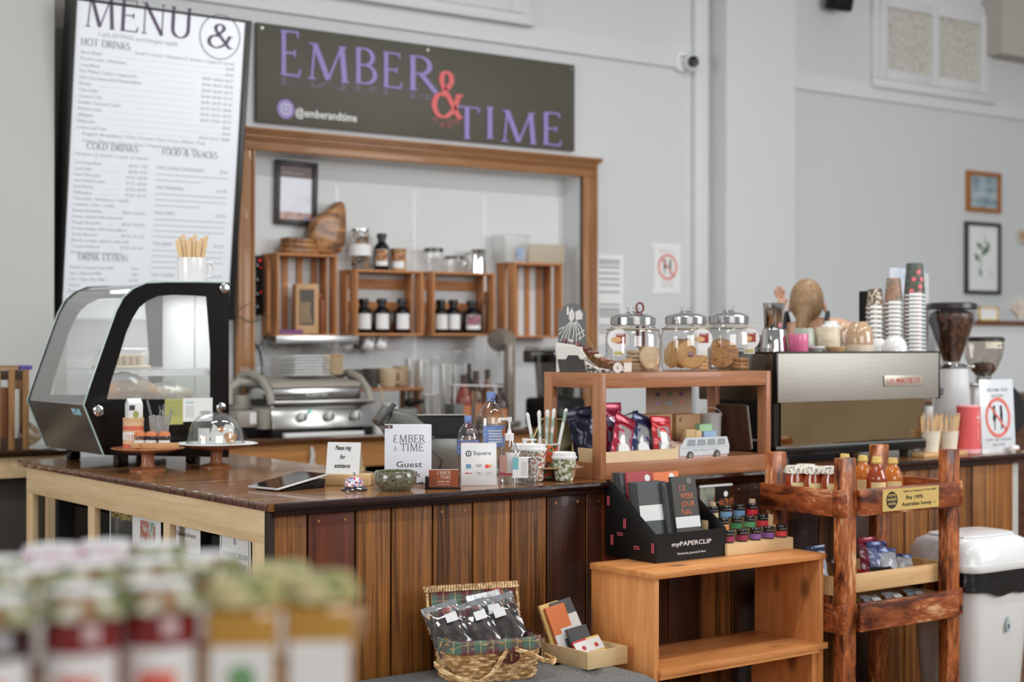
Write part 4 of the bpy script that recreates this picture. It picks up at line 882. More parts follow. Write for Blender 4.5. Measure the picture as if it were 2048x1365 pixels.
# ================================================================ glass display case
def PX(pts, Y, ox=0, oz=0): return [(onY(x, y, Y)[0]-ox, onY(x, y, Y)[1]-oz) for x, y in pts]
def display_case():
    Y0 = 6.0; D = .62; x0 = onY(205,912,Y0)[0]
    t = thing('display_case', 'curved glass food display case with black side panels on the counter end', 'display case', (0, Y0, CT))
    outer = [(207,912),(167,812),(180,770),(200,712),(220,655),(232,622),(246,596),(266,578),(292,567),(330,565),(390,565),(458,566),(458,700),(458,800),(458,916)]
    inner = [(214,800),(214,800),(222,765),(238,715),(252,668),(264,640),(278,617),(294,603),(316,593),(345,591),(385,592),(413,594),(421,700),(421,800),(421,800)]
    O = PX(outer, Y0, 0, CT); I = PX(inner, Y0, 0, CT); n = len(O)
    low = PX([(167,812),(214,800),(421,800),(458,800),(458,916),(207,912)], Y0, 0, CT)
    def panel(y0, y1):
        g = G()
        for i in range(1, n-2): g.prism([O[i], O[i+1], I[i+1], I[i]], y0, y1)
        g.prism(low, y0, y1); bmesh.ops.remove_doubles(g.b, verts=g.b.verts[:], dist=.0005); return g
    blk = mat((18,15,14), .14, spec=.35)
    for a, b, nm in ((0,.006,'near'),(D,D+.006,'far')):
        obj('side_panel', panel(a, b), blk, t, flat=True)
        obj('side_glass', G().prism([I[i] for i in range(1, n)], a+.002, a+.003), glass('case side glass', (.97,.98,.98), .08, .03, haze=.16), t, flat=True)
        rim = [O[0]]+O[1:12]
        obj('glass_rim', G().tube([(p[0], a-.002+(.01 if a else 0), p[1]) for p in rim], .0035, 6), mat((170,190,186), .1, coat=.5), t)
    # curved front glass between the panels
    P = O[1:12]; g = G()
    for i in range(len(P)-1):
        a, b = P[i], P[i+1]; V = [g.b.verts.new(p) for p in ((a[0]+.004, .008, a[1]-.003), (b[0]+.004, .008, b[1]-.003), (b[0]+.004, D-.002, b[1]-.003), (a[0]+.004, D-.002, a[1]-.003))]; g.face(V)
    bmesh.ops.remove_doubles(g.b, verts=g.b.verts[:], dist=.0001)
    obj('curved_glass', g, glass('case front glass', (.96,.975,.97), .14, .05, haze=.24), t)
    # opaque lower front
    a, b = O[1], O[0]
    lf = obj('lower_front', G().prism([(a[0]+.001,a[1]),(b[0]+.001,b[1]),(b[0]+.02,b[1]),(a[0]+.02,a[1])], .007, D-.001), mat((78,74,70), .22, spec=.4), t, flat=True)
    ang = math.atan2(b[0]-a[0], a[1]-b[1])
    e = Matrix.Rotation(0, 4, 'Z')
    u = Vector((0,-1,0)); w_ = Vector((a[0]-b[0], 0, a[1]-b[1])).normalized(); nn = u.cross(w_)
    M = Matrix((u, w_, nn)).transposed().to_euler()
    p = Vector((a[0], .10, a[1]))-w_*.045+nn*.0015
    sans(t, 'POLAR', p, .028, mat((150,200,216), .4, emit=.3, var=0), rot=M, w=.09, bold=.03)
    xr = O[-1][0]; zb = O[-1][1]
    obj('plinth', G().box(b[0]+.02, .007, b[1]+.01, xr-.004, D-.001, a[1]-.02), BLACK, t, bev=.004)
    for fx in (onY(250,930,Y0)[0], onY(395,930,Y0)[0]):
        for fy in (.03, D-.08): obj('foot', G().box(fx-.02, fy, 0, fx+.03, fy+.045, b[1]+.012), BLACKG, t, bev=.006)
    zi = a[1]-.019
    obj('deck', G().box(a[0]+.02, .008, zi, xr-.004, D-.002, zi+.006), STEEL, t)
    obj('rear_door', G().box(xr-.012, .008, zi+.006, xr-.006, D*.5, O[8][1]-.02), glass('rear door', (.92,.94,.94), .1, .05, haze=.72), t); obj('rear_door', G().box(xr-.02, D*.48, zi+.006, xr-.014, D-.004, O[8][1]-.02), glass('rear door 2', (.92,.94,.94), .1, .05, haze=.72), t)
    zs = onY(300, 742, Y0+.1)[1]-CT
    obj('upper_shelf', G().box(onY(250,742,Y0+.1)[0]-.06, .03, zs, xr-.025, D-.03, zs+.006), glass('shelf glass', (.9,.95,.93), .2, .02, haze=.15), t)
    obj('shelf_bracket', G().box(onY(262,742,Y0+.1)[0], .022, zs-.022, xr-.03, .03, zs-.001), WHITE, t); obj('shelf_bracket', G().box(onY(262,742,Y0+.1)[0], D-.03, zs-.022, xr-.03, D-.022, zs-.001), WHITE, t)
    obj('lamp_strip', G().box(O[9][0], .05, O[9][1]-.035, O[9][0]+.03, D-.05, O[9][1]-.02), mat((244,246,250), .4, emit=2.2, var=0), t)
    cxm = O[9][0]+.08
    for px_, py_ in ((195,823),(447,578),(441,817)):
        X, z, _ = onY(px_, py_, Y0); obj('chrome_bolt', G().cyl((X,0,z-CT),(X,-.012,z-CT),.0225,n=24), CHROME, t, bev=.004)
    yl = PX([(330,800),(366,850)], Y0, 0, CT); wl = PX([(366,798),(425,843)], Y0, 0, CT)
    obj('yellow_sticker', G().box(yl[0][0], -.001, yl[1][1], yl[1][0], 0, yl[0][1]), mat((172,174,98), .7), t)
    wlabel = obj('white_sticker', G().box(wl[0][0], -.001, wl[1][1], wl[1][0], 0, wl[0][1]), PAPER, t)
    sans(t, 'POLAR', (wl[0][0]+.012, -.0015, wl[0][1]-.022), .01, mat((110,180,190), .5), w=.035, al='LEFT')
    g = G(); random.seed(2)
    for i in range(16): g.box(wl[1][0]-.058+i*.003, -.0016, wl[1][1]+.028, wl[1][0]-.058+i*.003+random.choice((.0008,.0018)), -.001, wl[1][1]+.042)
    for i in range(6): g.box(wl[0][0]+.01, -.0016, wl[0][1]-.035-i*.008, wl[0][0]+.05, -.001, wl[0][1]-.0335-i*.008)
    for i in range(9): g.box(yl[0][0]+.006, -.0016, yl[0][1]-.01-i*.0075, yl[1][0]-.006, -.001, yl[0][1]-.0085-i*.0075)
    o = obj('sticker_print', g, mat((120,124,110), .7), t); o['kind'] = 'stuff'
    lt = area((cxm, Y0+D/2, CT+O[9][1]-.05), (cxm, Y0+D/2, CT), .25, .5, 3.2, (.95,.98,1))
    return Y0, xr, zi+CT+.0065, zs+CT+.0065
cy, cxr, cz, csz = display_case()
# ---------------------------------------------------------------- food in the case
def tray(label, x, y, w, d, z, h=.018):
    t = thing('steel_tray', label, 'tray', (x, y, z), 0, 'trays in the display case')
    obj('pan', G().box(0,0,0,w,d,.002).box(0,0,0,.003,d,h).box(w-.003,0,0,w,d,h).box(0,0,0,w,.003,h).box(0,d-.003,0,w,d,h), STEEL, t); return t
xa = onY(222,790,6.1)[0]; xb = onY(318,790,6.1)[0]; xc = onY(325,790,6.1)[0]; xd = onY(418,790,6.1)[0]
tray('steel tray under the bag of bread rolls in the case', xa, 6.05, xb-xa, .38, cz); tray('steel tray under the paler bag at the right of the case', xc, 6.05, xd-xc-.03, .38, cz)
def bread_bag(label, x, y, w, d, h, z, col, seed):
    t = thing('bread_bag', label, 'bread', (x, y, z), 0, 'bagged bread in the case'); random.seed(seed)
    n = 5
    for i in range(n):
        obj('bread_roll', G().ball((w*(.14+.72*i/(n-1)), d*.5+random.uniform(-.02,.02), h*.42), h*.5, 1.1, 1.9, .8), mat(col, .7, var=.2, vs=25), t)
    def f(u, v):
        a = 2*PI*u; e = math.sin(PI*min(1, max(0, v)))**.45; xx = w*(-.03+1.06*v); r = e
        wr = .004*math.sin(13*a+9*v*3)+.003*math.sin(31*v*5)
        return (xx, d*.5+(d*.52*r+wr)*math.cos(a), max(.001, h*.5+(h*.56*r+wr)*math.sin(a)))
    obj('plastic_bag', G().grid(f, 28, 14, cu=True), glass('bag film', (.96,.95,.93), .35, .12, haze=.12), t); return t
bread_bag('clear bag of brown bread rolls in the display case', xa+.0, 6.09, (xb-xa)-.0, .30, .125, cz+.0025, (190,140,92), 1)
bread_bag('clear bag of pale buns at the right of the display case', xc+.01, 6.09, (xd-xc)-.05, .28, .085, cz+.0025, (214,190,164), 2)
X0 = onY(208,725,6.15)[0]; X1 = onY(300,725,6.15)[0]
t = thing('cake_container', 'clear lidded container of slices on the upper case shelf', 'container', (X0+.06, 6.16, csz)); w_ = X1-X0-.05
obj('base', G().box(0,0,0,w_,.28,.012), mat((190,176,150), .5), t, bev=.004); obj('lid', G().box(.003,.003,.0125,w_-.003,.277,.085), PLASTIC, t, bev=.014, seg=3)
for i in range(4): obj('cake_slice', G().box(.02+i*(w_-.03)/4,.03,.0125,.01+(i+1)*(w_-.03)/4-.004,.24,.055), mat((186,158,118), .8, var=.2, vs=50), t, bev=.004)
t = thing('clear_box', 'low clear plastic box beside the bread at the front of the case', 'container', (onY(170,790,6.4)[0]+.06, 6.44, cz)); obj('box', G().box(0,0,0,.1,.1,.05), PLASTIC, t, bev=.006); obj('filling', G().box(.004,.004,.002,.05,.096,.035), mat((140,180,196), .6), t)
# mug of stirrers on top of the case
zt = onY(330,565,6.0)[1]; X, _, k = onY(384, 560, 6.12); zt = zt+.0045
h = onY(384,517,6.12)[1]-zt; r = 30*k/FPX
t = mug('white_jug', 'white ribbed jug holding wooden stirrers on top of the display case', 'jug', r, h, mat((228,229,229), .2, coat=.5, var=0), (X, 6.12, zt), 0, taper=.93, ha=-.2)
for i in range(9):
    a = -.22+.05*i; ln = h+.075+.012*((i*7) % 3)
    tag(obj('wooden_stirrer', G().mark().box(-.0085,-.0009,.012,.0085,.0009,ln).rot(a, 'Y').move(X-.032+i*.0078, 6.12+.005*((i*5) % 3-1), zt), mat((206,176,134), .7), bev=.0004), 'wooden paddle stirrer, '+ORD[i]+' from the left in the white jug on the case', 'stirrer', 'stirrers in the jug on the case')
# ---------------------------------------------------------------- cake stands
cs = wood('cake stand wood', (176,116,78), (140,84,52), 'x', 3, .35, .25)
def stand(label, px, py, rp, wide, zt_):
    x, y, mp, r = base(px, py, rp); R_ = wide*mp; hh = zt_
    t = thing('cake_stand', label, 'cake stand', (x, y, CT+.0003), 0, 'wooden cake stands')
    obj('foot', G().lathe([(0,0),(r,0),(r*1.0,.006),(r*.85,.012),(r*.42,.017),(r*.35,.03),(r*.36,hh-.025),(r*.5,hh-.018)], n=36), cs, t)
    obj('plate', G().lathe([(r*.5,hh-.02),(R_*.75,hh-.013),(R_,hh-.002),(R_*.985,hh),(0,hh)], n=48), cs, t)
    return x, y, CT+hh+.0006, R_, mp
s1 = stand('left wooden cake stand holding spice jars and cartons', 296, 947, 36, 73, .092)
s2 = stand('right wooden cake stand under the glass dome', 433, 939, 33, 73, .092)
x, y, z, R_, mp = s1
def at(px, dy=0):   # spot on stand one under pixel column px, dy metres behind its middle along the view
    X, Y, _ = atK(px, 0, mp*FPX+dy)[0], atK(px, 0, mp*FPX+dy)[1], 0; return X, Y
X, Y = at(267, .02)
t = thing('striped_canister', 'orange and cream striped paper canister on the left cake stand', 'canister', (X, Y, z), FACE); r = 20.5*mp; h = .115
obj('body', G().lathe([(0,0),(r,0),(r,h)], n=32), mat((214,178,140), .6), t); obj('lid', G().lathe([(r*1.02,h-.012),(r*1.02,h),(0,h)], n=32), mat((208,170,124), .6), t)
for a, b, m in ((0,.014,mat((206,96,72), .6)),(.03,.06,WHITE),(.066,.084,mat((208,106,80), .6))): wrap(t, r+.0006, a+.001, b, 3.1, m, 0, 'stripe')
g = G()
for i in range(4): g.lathe([(r+.0012,.034),(r+.0012,.052)], n=3, a0=-PI/2-.5+i*.28, a1=-PI/2-.5+i*.28+.12)
o = obj('print', g, mat((208,150,120), .6), t); o['kind'] = 'stuff'
X, Y = at(268, .02)
t = thing('milk_carton', 'white drink carton with a green pear on top of the striped canister', 'carton', (X, Y, z+.1155), FACE+.5)
obj('carton', G().box(-.028,-.028,0,.028,.028,.055), PAPER, t, bev=.002); obj('gable', G().prism([(-.028,.0555),(.028,.0555),(.0,.076)], -.027, .027, 'yz'), PAPER, t)
obj('pear_print', G().ball((.0,-.0285,.014), .012, .9, .06, 1.2), mat((140,160,80), .5), t); obj('blue_print', G().box(-.026,-.0287,.03,-.004,-.0281,.05), mat((60,66,60), .5), t)
X, Y = at(319, .03)
t = thing('grey_tumbler', 'grey-green glass tumbler behind the spice jars', 'tumbler', (X, Y, z), FACE); r = 21*mp; h = .122
obj('glass', G().lathe([(0,.004),(r*.75,0),(r,h)], n=32), glass('smoked tumbler', (.66,.72,.70), .25, .05, haze=.25), t); obj('rim', G().tube([(r*math.cos(a), r*math.sin(a), h) for a in [2*PI*i/24 for i in range(24)]], .002, 6, closed=True), GLASS, t)
for i, (a, L, m) in enumerate(((-.32,.19,STEEL),(.1,.17,STEEL),(.3,.15,ALU))): obj('tong', G().mark().box(-.004,-.0015,.01,.004,.0015,L).rot(a*.8, 'Y').move(.0+.006*i, .003*i, 0), m, t)
obj('small_bottle', G().lathe([(0,.07),(.02,.07),(.022,.10),(.008,.125),(.008,.155),(.011,.157),(.011,.165)], c=(.008,-.005,0), n=20), GLASS, t)
tg_ = wood('wood wedge', (206,164,118), (180,134,90), 'x', 3, .5)
X, Y = at(310, -.06)
t = thing('spice_rest', 'pale notched wooden block in front of the spice jars', 'block', (X, Y, z), FACE+.10); w = 94*mp/2
obj('block', G().box(-w,-.012,0,w,.012,.022).prism([(-w,.022),(-w+.03,.022),(-w+.038,.004),(-w+.01,.0)], -.024, -.0121), tg_, t, bev=.002)
for px, lb, f in ((280,'left','chilli'),(303,'middle','dark'),(329,'right','dark')):
    X, Y = at(px, -.012)
    t = thing('spice_jar', lb+' little spice jar with orange cloth lid on the left cake stand', 'jar', (X, Y, z), FACE, 'spice jars on the cake stand'); r = 12*mp; h = .052
    obj('glass', G().lathe([(0,0),(r,0),(r,h*.8),(r*.8,h*.9),(r*.8,h)], n=24), GLASS, t); obj('spice', G().lathe([(0,.001),(r*.93,.001),(r*.93,h*.72),(0,h*.72)], n=20), spots('chilli flakes', [(120,60,40),(190,140,90),(80,50,36)], 180, .8, kind='vorc') if f == 'chilli' else mat((60,44,34), .8), t)
    obj('cloth_lid', G().lathe([(0,h+.012),(r*.7,h+.011),(r*.95,h+.004),(r*1.05,h-.006)], n=16), mat((198,120,78), .7, var=.2, vs=200), t); wrap(t, r+.0006, h*.22, h*.58, 2.2, WHITE, .1)
x, y, z, R_, mp = s2
tag(obj('paper_doily', G().lathe([(0,0),(R_*.7,.0002),(R_*1.12,.004)], n=24, cap=False).mark() if 0 else G().grid(lambda u, v: (R_*1.13*v*math.cos(2*PI*u)*(1+.04*math.sin(14*PI*u)), R_*1.13*v*math.sin(2*PI*u)*(1+.04*math.cos(12*PI*u)), .001+.004*v*v), 40, 5, cu=True), PAPER, loc=(x, y, z)), 'white paper liner spread on the right cake stand', 'paper liner')
t = thing('glass_dome', 'clear glass cloche on the right cake stand', 'cloche', (x-.004, y, z+.0052)); r = 57*mp; h = 64*mp
obj('dome', G().lathe([(r,0),(r*.985,h*.2),(r*.93,h*.42),(r*.8,h*.66),(r*.6,h*.84),(r*.34,h*.95),(0,h)], n=44), glass('dome glass', (.98,.985,.98), .3, .01), t)
obj('rim', G().tube([(r*math.cos(a), r*math.sin(a), .002) for a in [2*PI*i/36 for i in range(36)]], .0028, 6, closed=True), GLASS, t)
t = thing('folded_napkin', 'white napkin with an orange leaf print under the dome', 'napkin', (x+.02, y, z+.006), FACE); 
obj('paper', G().prism([(-.035,0),(.05,0),(.055,.07),(.02,.075),(-.0,.05),(-.03,.078),(-.045,.03)], -.004, -.003), PAPER, t)
obj('leaf_print', G().prism([(-.02,.055),(0,.066),(.03,.055),(.012,.052),(.005,.04)], -.005, -.004), mat((196,130,80), .6), t)
t = thing('warning_card', 'small white card with an orange triangle at the left under the dome', 'card', (x-.045, y+.02, z+.006), FACE-.2); obj('card', G().box(-.024,-.001,0,.024,.001,.06), PAPER, t); obj('triangle', G().prism([(-.013,.012),(.013,.012),(0,.034)], -.002, -.001), mat((206,156,80), .5), t)
t = thing('muffin', 'small brown cake at the right under the dome', 'cake', (x+.055, y-.01, z+.006)); obj('case', G().lathe([(0,0),(.02,0),(.028,.028)], n=20), mat((190,150,110), .7), t); obj('crumb', G().ball((0,0,.03), .028, sz=.5), mat((180,126,76), .8, var=.2), t)
# ---------------------------------------------------------------- crate of books at far left
X0, X1, z0, z1 = fr(-70,742,57,893,7.10); zc2 = .9853; W = X1-X0; H = z1-zc2
t = thing('book_crate', 'slatted timber crate of books on the side counter at the left edge', 'crate', (X0, 7.10, zc2)); gw = wood('aged crate', (176,134,90), (126,88,54), 'z', 2.5, .6)
for i in range(5): a = (W-.028)*i/4; obj('slat', G().box(a,-.008,0,a+.028,0,H), gw, t, bev=.001)
dkw = wood('dark rail', (90,70,58), (60,46,38), 'x', 2, .6)
obj('rail', G().box(0,.0005,H-.045,W,.014,H-.003), dkw, t); obj('rail', G().box(0,.0005,0,W,.014,.05), dkw, t)
for a in (.014, .10, .19): obj('side_slat', G().box(W-.014,a,0,W,a+.05,H-.003), gw, t, bev=.001)
obj('floor_board', G().box(0,.015,0,W-.015,.24,.012), gw, t)
bc = [(236,232,224),(140,90,60),(206,88,84),(80,60,44),(190,150,100),(120,140,150)]
for i in range(6):
    a = X1-.02-.03-(i*.052); tag(obj('book', G().box(a-.02,7.125,zc2+.0125,a+.018,7.30,zc2+.0125+H*.72+.008*(i % 3)), mat(bc[i], .6), bev=.002), ['white','brown','red','dark brown','tan','blue-grey'][i]+' book standing in the slatted crate at the left', 'book', 'books in the slatted crate')
zb = zc2+H+.0003
tag(obj('book', G().box(onY(-40,735,7.15)[0],7.095,zb,onY(29,735,7.15)[0],7.25,zb+.016).box(onY(-40,735,7.15)[0],7.09,zb+.016,onY(30,735,7.15)[0],7.255,zb+.02), mat((186,150,112), .6), bev=.002), 'tan-covered book lying on top of the slatted crate', 'book')
tag(obj('purple_packet', G().box(onY(32,735,7.15)[0],7.098,zb,onY(57,735,7.15)[0],7.20,zb+.02), mat((96,80,160), .5), bev=.003), 'purple packet lying on the slatted crate beside the tan book', 'packet')
t = thing('crumpled_bag', 'crumpled brown clear bag between the crate and the display case', 'bag', (onY(78,905,7.0)[0], 7.16, .985)); random.seed(4)
obj('film', G().grid(lambda u, v: (.07*math.sin(PI*v)*math.cos(2*PI*u)*(1+.3*math.sin(9*u*6.28)), .05*math.sin(PI*v)*math.sin(2*PI*u)*(1+.3*math.cos(11*v)), .001+.12*v*(1+.2*math.sin(7*u*6.28))*.9), 18, 8, cu=True), glass('brown bag film', (.8,.66,.48), .4, .1, haze=.15), t)
# ---------------------------------------------------------------- papers taped inside the open counter side
def paper(label, pxl, pxr, pyt, pyb, deco):
    Xp = SX+.075; y1, zt_, _ = onX(pxl, pyt, Xp); y0, zb_, _ = onX(pxr, pyb, Xp); W = y1-y0
    zt_ = onX((pxl+pxr)/2, pyt, Xp)[1]; zb_ = zt_-W*1.42
    t = thing('poster', label, 'poster', (Xp, y1, zt_-W*1.42), -PI/2, 'papers taped inside the counter side'); H = W*1.42
    obj('sheet', G().box(0,0,0,W,.0015,H), PAPER, t); deco(t, W, H); return t
def d1(t, W, H): obj('photo', G().box(.01,-.0006,.03,W-.012,0,H*.8), spots('smoke photo', [(40,42,40),(64,66,62),(120,120,112)], 9, .5), t); obj('glitter_band', G().box(.01,-.0008,H*.8,W-.012,0,H-.01), spots('glitter', [(70,60,30),(170,150,90),(60,60,40)], 150, .5, kind='vorc'), t)
def d2(t, W, H): obj('photo', G().box(W*.25,-.0006,H*.2,W*.8,0,H*.86), spots('garland photo', [(90,140,100),(190,206,196),(180,90,80),(120,160,120)], 22, .5), t)
def d3(t, W, H):
    sans(t, 'Valentines', (W/2,-.0005,H*.78), .018, DGREY, w=W*.7, shear=.3); sans(t, 'Gift Giving Weekend', (W/2,-.0005,H*.6), .008, DGREY, w=W*.6); sans(t, 'Celebrate', (W/2,-.0005,H*.42), .016, DGREY, w=W*.6, shear=.3)
    for i in range(4): obj('scribble', G().tube([(W*.15,-.001,H*(.36-.03*i)),(W*.4,-.001,H*(.38-.03*i)),(W*.8,-.001,H*(.35-.03*i))], .0008, 4), DGREY, t)
def d4(t, W, H):
    serif(t, '&', (W/2,-.0008,H*.8), .022, mat((150,150,160), .6), ext=.0004)
    serif(t, 'ORDERING TO GO?'.replace('?', ''), (W/2,-.0008,H*.66), .016, mat((120,120,130), .6), w=W*.8, ext=.0004); serif(t, 'SCAN HERE', (W/2,-.0008,H*.52), .028, mat((130,130,140), .6), w=W*.82, ext=.0004)
    obj('border', G().tube([(W*.06,-.001,H*.3),(W*.06,-.001,H*.88),(W*.12,-.001,H*.95),(W*.5,-.001,H*.97),(W*.88,-.001,H*.95),(W*.94,-.001,H*.88),(W*.94,-.001,H*.3)], .0012, 4), GREYINK, t)
paper('dark photo poster with glitter band taped inside the counter side', 220, 268, 1006, 1080, d1)
paper('white poster with green garland photo taped inside the counter side', 268, 322, 1018, 1080, d2)
paper('white poster with handwritten scroll lettering inside the counter side', 343, 401, 1033, 1110, d3)
paper('pale ordering notice reading SCAN HERE inside the counter side', 440, 502, 1052, 1150, d4)
# ================================================================ things on the front counter
z0c = CT+.0003
# tablet
def tablet():
    A = Vector(onZ(496,980)[:2]); B = Vector(onZ(580,988)[:2]); Cc = Vector(onZ(637,966)[:2])
    u = (B-A); rz = math.atan2(u.y, u.x)
    t = thing('tablet', 'white-edged tablet lying on a low slanted dock at the counter corner', 'tablet', (A.x, A.y, z0c), rz)
    L = .155; Dp = .235; tilt = rad(9)
    obj('dock', G().prism([(.03,0),(Dp*.93,0),(Dp*.95,.030),(.03,.004)], .006, L-.006, 'yz'), BLACK, t, bev=.003)
    M = Matrix.Translation((0,0,.004)) @ Matrix.Rotation(tilt, 4, 'X')
    obj('shell', G().mark().box(0,0,0,L,Dp,.008).xf(M), mat((206,206,206), .3, .3), t, bev=.003, seg=3)
    obj('screen', G().mark().box(.004,.004,.0081,L-.004,Dp-.004,.0086).xf(M), mat((12,12,13), .03), t)
tablet()
# bell-note holder
x, y, k = onZ(690, 973); rz = FACE-.22
t = thing('wooden_card_block', 'pale wooden block holding the folded note', 'block', (x, y, z0c), rz); w = 48*k/FPX
nw = wood('pine offcut', (218,188,142), (196,160,112), 'x', 2, .5)
obj('block', G().box(-w,0,0,w,.075,.030*1.35), nw, t, bev=.003)
t = thing('folded_note', 'folded white card with handwriting asking to ring for assistance', 'note', (x-.006, y+.010, z0c+.0408), rz); h = 63*k/FPX; w2 = 35*k/FPX
obj('front_panel', G().prism([(.004,0),(.026,h),(.0265,h),(.0046,0)], -w2, w2, 'yz'), PAPER, t); obj('rear_panel', G().prism([(.0515,0),(.0265,h),(.027,h),(.052,0)], -w2, w2, 'yz'), mat((214,200,178), .7), t)
e = (PI/2-math.atan2(.022, h), 0, 0)
for s, zz, xx in (('Please ring', .76, 0), ('for', .48, -.0), ('assistance', .2, 0)):
    sans(t, s, (xx-.002, .004+.022*zz-.0008, h*zz), .016, INK, w={'for':.020}.get(s, .058), shear=.25, rot=e, bold=.02)
# bell
x, y, mp, r = base(709, 984, 27)
t = thing('counter_bell', 'small service bell with floral dome and dark base', 'bell', (x, y, z0c), FACE)
obj('base', G().lathe([(0,0),(r,0),(r*1.0,.004),(r*.8,.012),(r*.7,.014),(0,.014)], n=36), mat((46,32,32), .15, coat=.6), t)
obj('dome', G().lathe([(r*.76,.0142),(r*.76,.02),(r*.66,.033),(r*.42,.044),(0,.048)], n=36), spots('floral enamel', [(222,222,226),(206,70,90),(226,226,228),(90,120,170),(224,224,226),(214,120,140)], 130, .15, .8, kind='vorc'), t)
obj('plunger', G().cyl((0,0,.048),(0,0,.058),.0025).cyl((0,0,.057),(0,0,.060),.005,n=14), CHROME, t)
# bowl
x, y, mp, r = base(791, 984, 30); R_ = 43*mp
t = thing('stone_bowl', 'speckled green stone bowl beside the bell', 'bowl', (x, y, z0c)); h = .066
g = G().lathe([(0,0),(r,0),(r*1.08,.004),(R_*.97,h*.35),(R_,h*.6),(R_*.96,h*.95),(R_*.93,h),(R_*.89,h*.94),(R_*.9,h*.6),(R_*.8,h*.3),(0,h*.15)], n=48)
obj('bowl', g, spots('speckled stone', [(52,52,38),(86,86,66),(120,118,96),(60,58,42)], 90, .22, .7), t)
# guest book
x, y, k = onZ(820, 973); mp = k/FPX
t = thing('guest_book', 'white guest book sign standing upright behind the stone bowl', 'book', (x, y+.012, z0c), FACE+.05, rx=rad(-7)); w = 47*mp; h = .217
obj('cover', G().prism([(-w,0),(w-.0,0),(w,h-.008),(w-.008,h),(-w,h)], 0, .004), mat((216,219,226), .35), t, bev=.0008)
obj('pages', G().box(-w+.002,.0041,.002,w-.002,.018,h-.003), PAPER, t); obj('back_cover', G().box(-w,.0181,0,w,.021,h), mat((216,219,226), .35), t)
serif(t, 'eMBER', (.004,-.0004,h*.70), .027, INK, w=w*1.35, K=.07, Nn=.05, ext=.0004, serifs=True); serif(t, '&', (-w*.55,-.0004,h*.565), .017, GREYINK, K=.06, Nn=.05, ext=.0004); serif(t, 'TIME', (.014,-.0004,h*.56), .027, INK, w=w*1.0, K=.07, Nn=.05, ext=.0004)
sans(t, 'Guest', (.004,-.0004,h*.30), .021, INK, w=w*1.1); sans(t, 'Book', (.006,-.0004,h*.14), .021, INK, w=w*.95)
bm = spots('floral strip', [(70,60,60),(170,130,110),(60,50,52),(200,190,190)], 200, .5, kind='vorc')
obj('floral_strip', G().box(-w,-.0006,h*.93,-w+.028,0,h*.985), bm, t); obj('floral_strip', G().box(0,-.0006,.002,w,0,.012), bm, t)
# coffee card holder
x, y, k = onZ(886, 979); mp = k/FPX
t = thing('card_holder', 'black holder with rust-brown coffee cards', 'card holder', (x, y, z0c), FACE+.08); w = 36*mp
obj('tray', G().box(-w,-.012,0,w,.04,.006), BLACK, t, bev=.002); obj('side', G().box(-w+.002,.0,.006,-w+.012,.034,.042), BLACK, t, bev=.001); obj('back', G().box(-w+.012,.026,.006,w-.004,.03,.040), BLACK, t)
obj('cards', G().mark().box(-w+.014,.004,.0062,w-.008,.022,.066), mat((222,214,206), .6), t); obj('front_card', G().box(-w+.014,.003,.0062,w-.008,.0038,.066), spots('rust card', [(120,58,34),(150,74,42),(128,62,36)], 20, .5), t)
cm = mat((228,214,200), .5); serif(t, 'eMBER', (.004,.0028,.050), .012, cm, w=.046, K=.12, Nn=.07, ext=.0004); serif(t, 'TIME', (.009,.0028,.034), .013, cm, w=.038, K=.12, Nn=.07, ext=.0004); serif(t, '&', (-.016,.0028,.034), .010, mat((210,120,70), .5), K=.12, Nn=.07, ext=.0004); sans(t, 'COFFEE CARD', (.003,.0028,.0215), .007, cm, w=.044)
obj('ornament_line', G().box(-.02,.0026,.0145,.026,.003,.0155), cm, t)
# square reader sign
x, y, k = onZ(958, 972); mp = k/FPX
t = thing('payment_sign', 'small white sign listing card payment logos', 'sign', (x, y, z0c), FACE+.06, rx=rad(-5)); w = 35.5*mp; h = .150
obj('panel', G().box(-w,0,0,w,.004,h), mat((226,227,229), .25), t, bev=.001)
obj('stand_leg', G().prism([(.004,.0),(.006,.0),(.045,.0035),(.0055,.11),(.004,.11)], -w*.5, w*.5, 'yz'), WHITE, t)
g = G(); q = .010; g.mark(); g.prism([(-q,q*.55),(-q,-q*.55),(-q*.55,-q),(q*.55,-q),(q,-q*.55),(q,q*.55),(q*.55,q),(-q*.55,q)], -.0006, 0).move(-w*.58, 0, h*.75); obj('logo_mark', g, DGREY, t)
g = G(); g.box(-w*.58-q*.6,-.0009,h*.75-q*.6,-w*.58+q*.6,-.0006,h*.75+q*.6); obj('logo_inset', g, WHITE, t); obj('logo_dot', G().box(-w*.58-q*.25,-.0012,h*.75-q*.25,-w*.58+q*.25,-.0009,h*.75+q*.25), DGREY, t)
sans(t, 'Square', (-w*.3,-.0004,h*.72), .014, DGREY, w=w*1.0, al='LEFT')
obj('card_logo', G().box(-w*.72,-.0006,h*.40,-w*.44,0,h*.50), mat((100,146,184), .5), t); sans(t, 'VISA', (-w*.0,-.0004,h*.435), .0055, DGREY, w=w*.28, shear=.3); obj('card_logo', G().box(-w*.2,-.0006,h*.49,w*.18,0,h*.497), DGREY, t)
obj('circle_logo', G().cyl((w*.46,0,h*.45),(w*.46,-.0008,h*.45),.0068,n=24), mat((222,80,60), .5), t); obj('circle_logo', G().cyl((w*.62,0,h*.45),(w*.62,-.0006,h*.45),.0068,n=24), mat((232,166,110), .5), t)
sans(t, 'eftpos', (-w*.58,-.0004,h*.275), .006, mat((190,60,70), .5), w=w*.42, bold=.03); sans(t, 'Pay', (w*.03,-.0004,h*.275), .005, INK, w=w*.18); sans(t, 'G Pay', (w*.56,-.0004,h*.275), .005, GREYINK, w=w*.26)
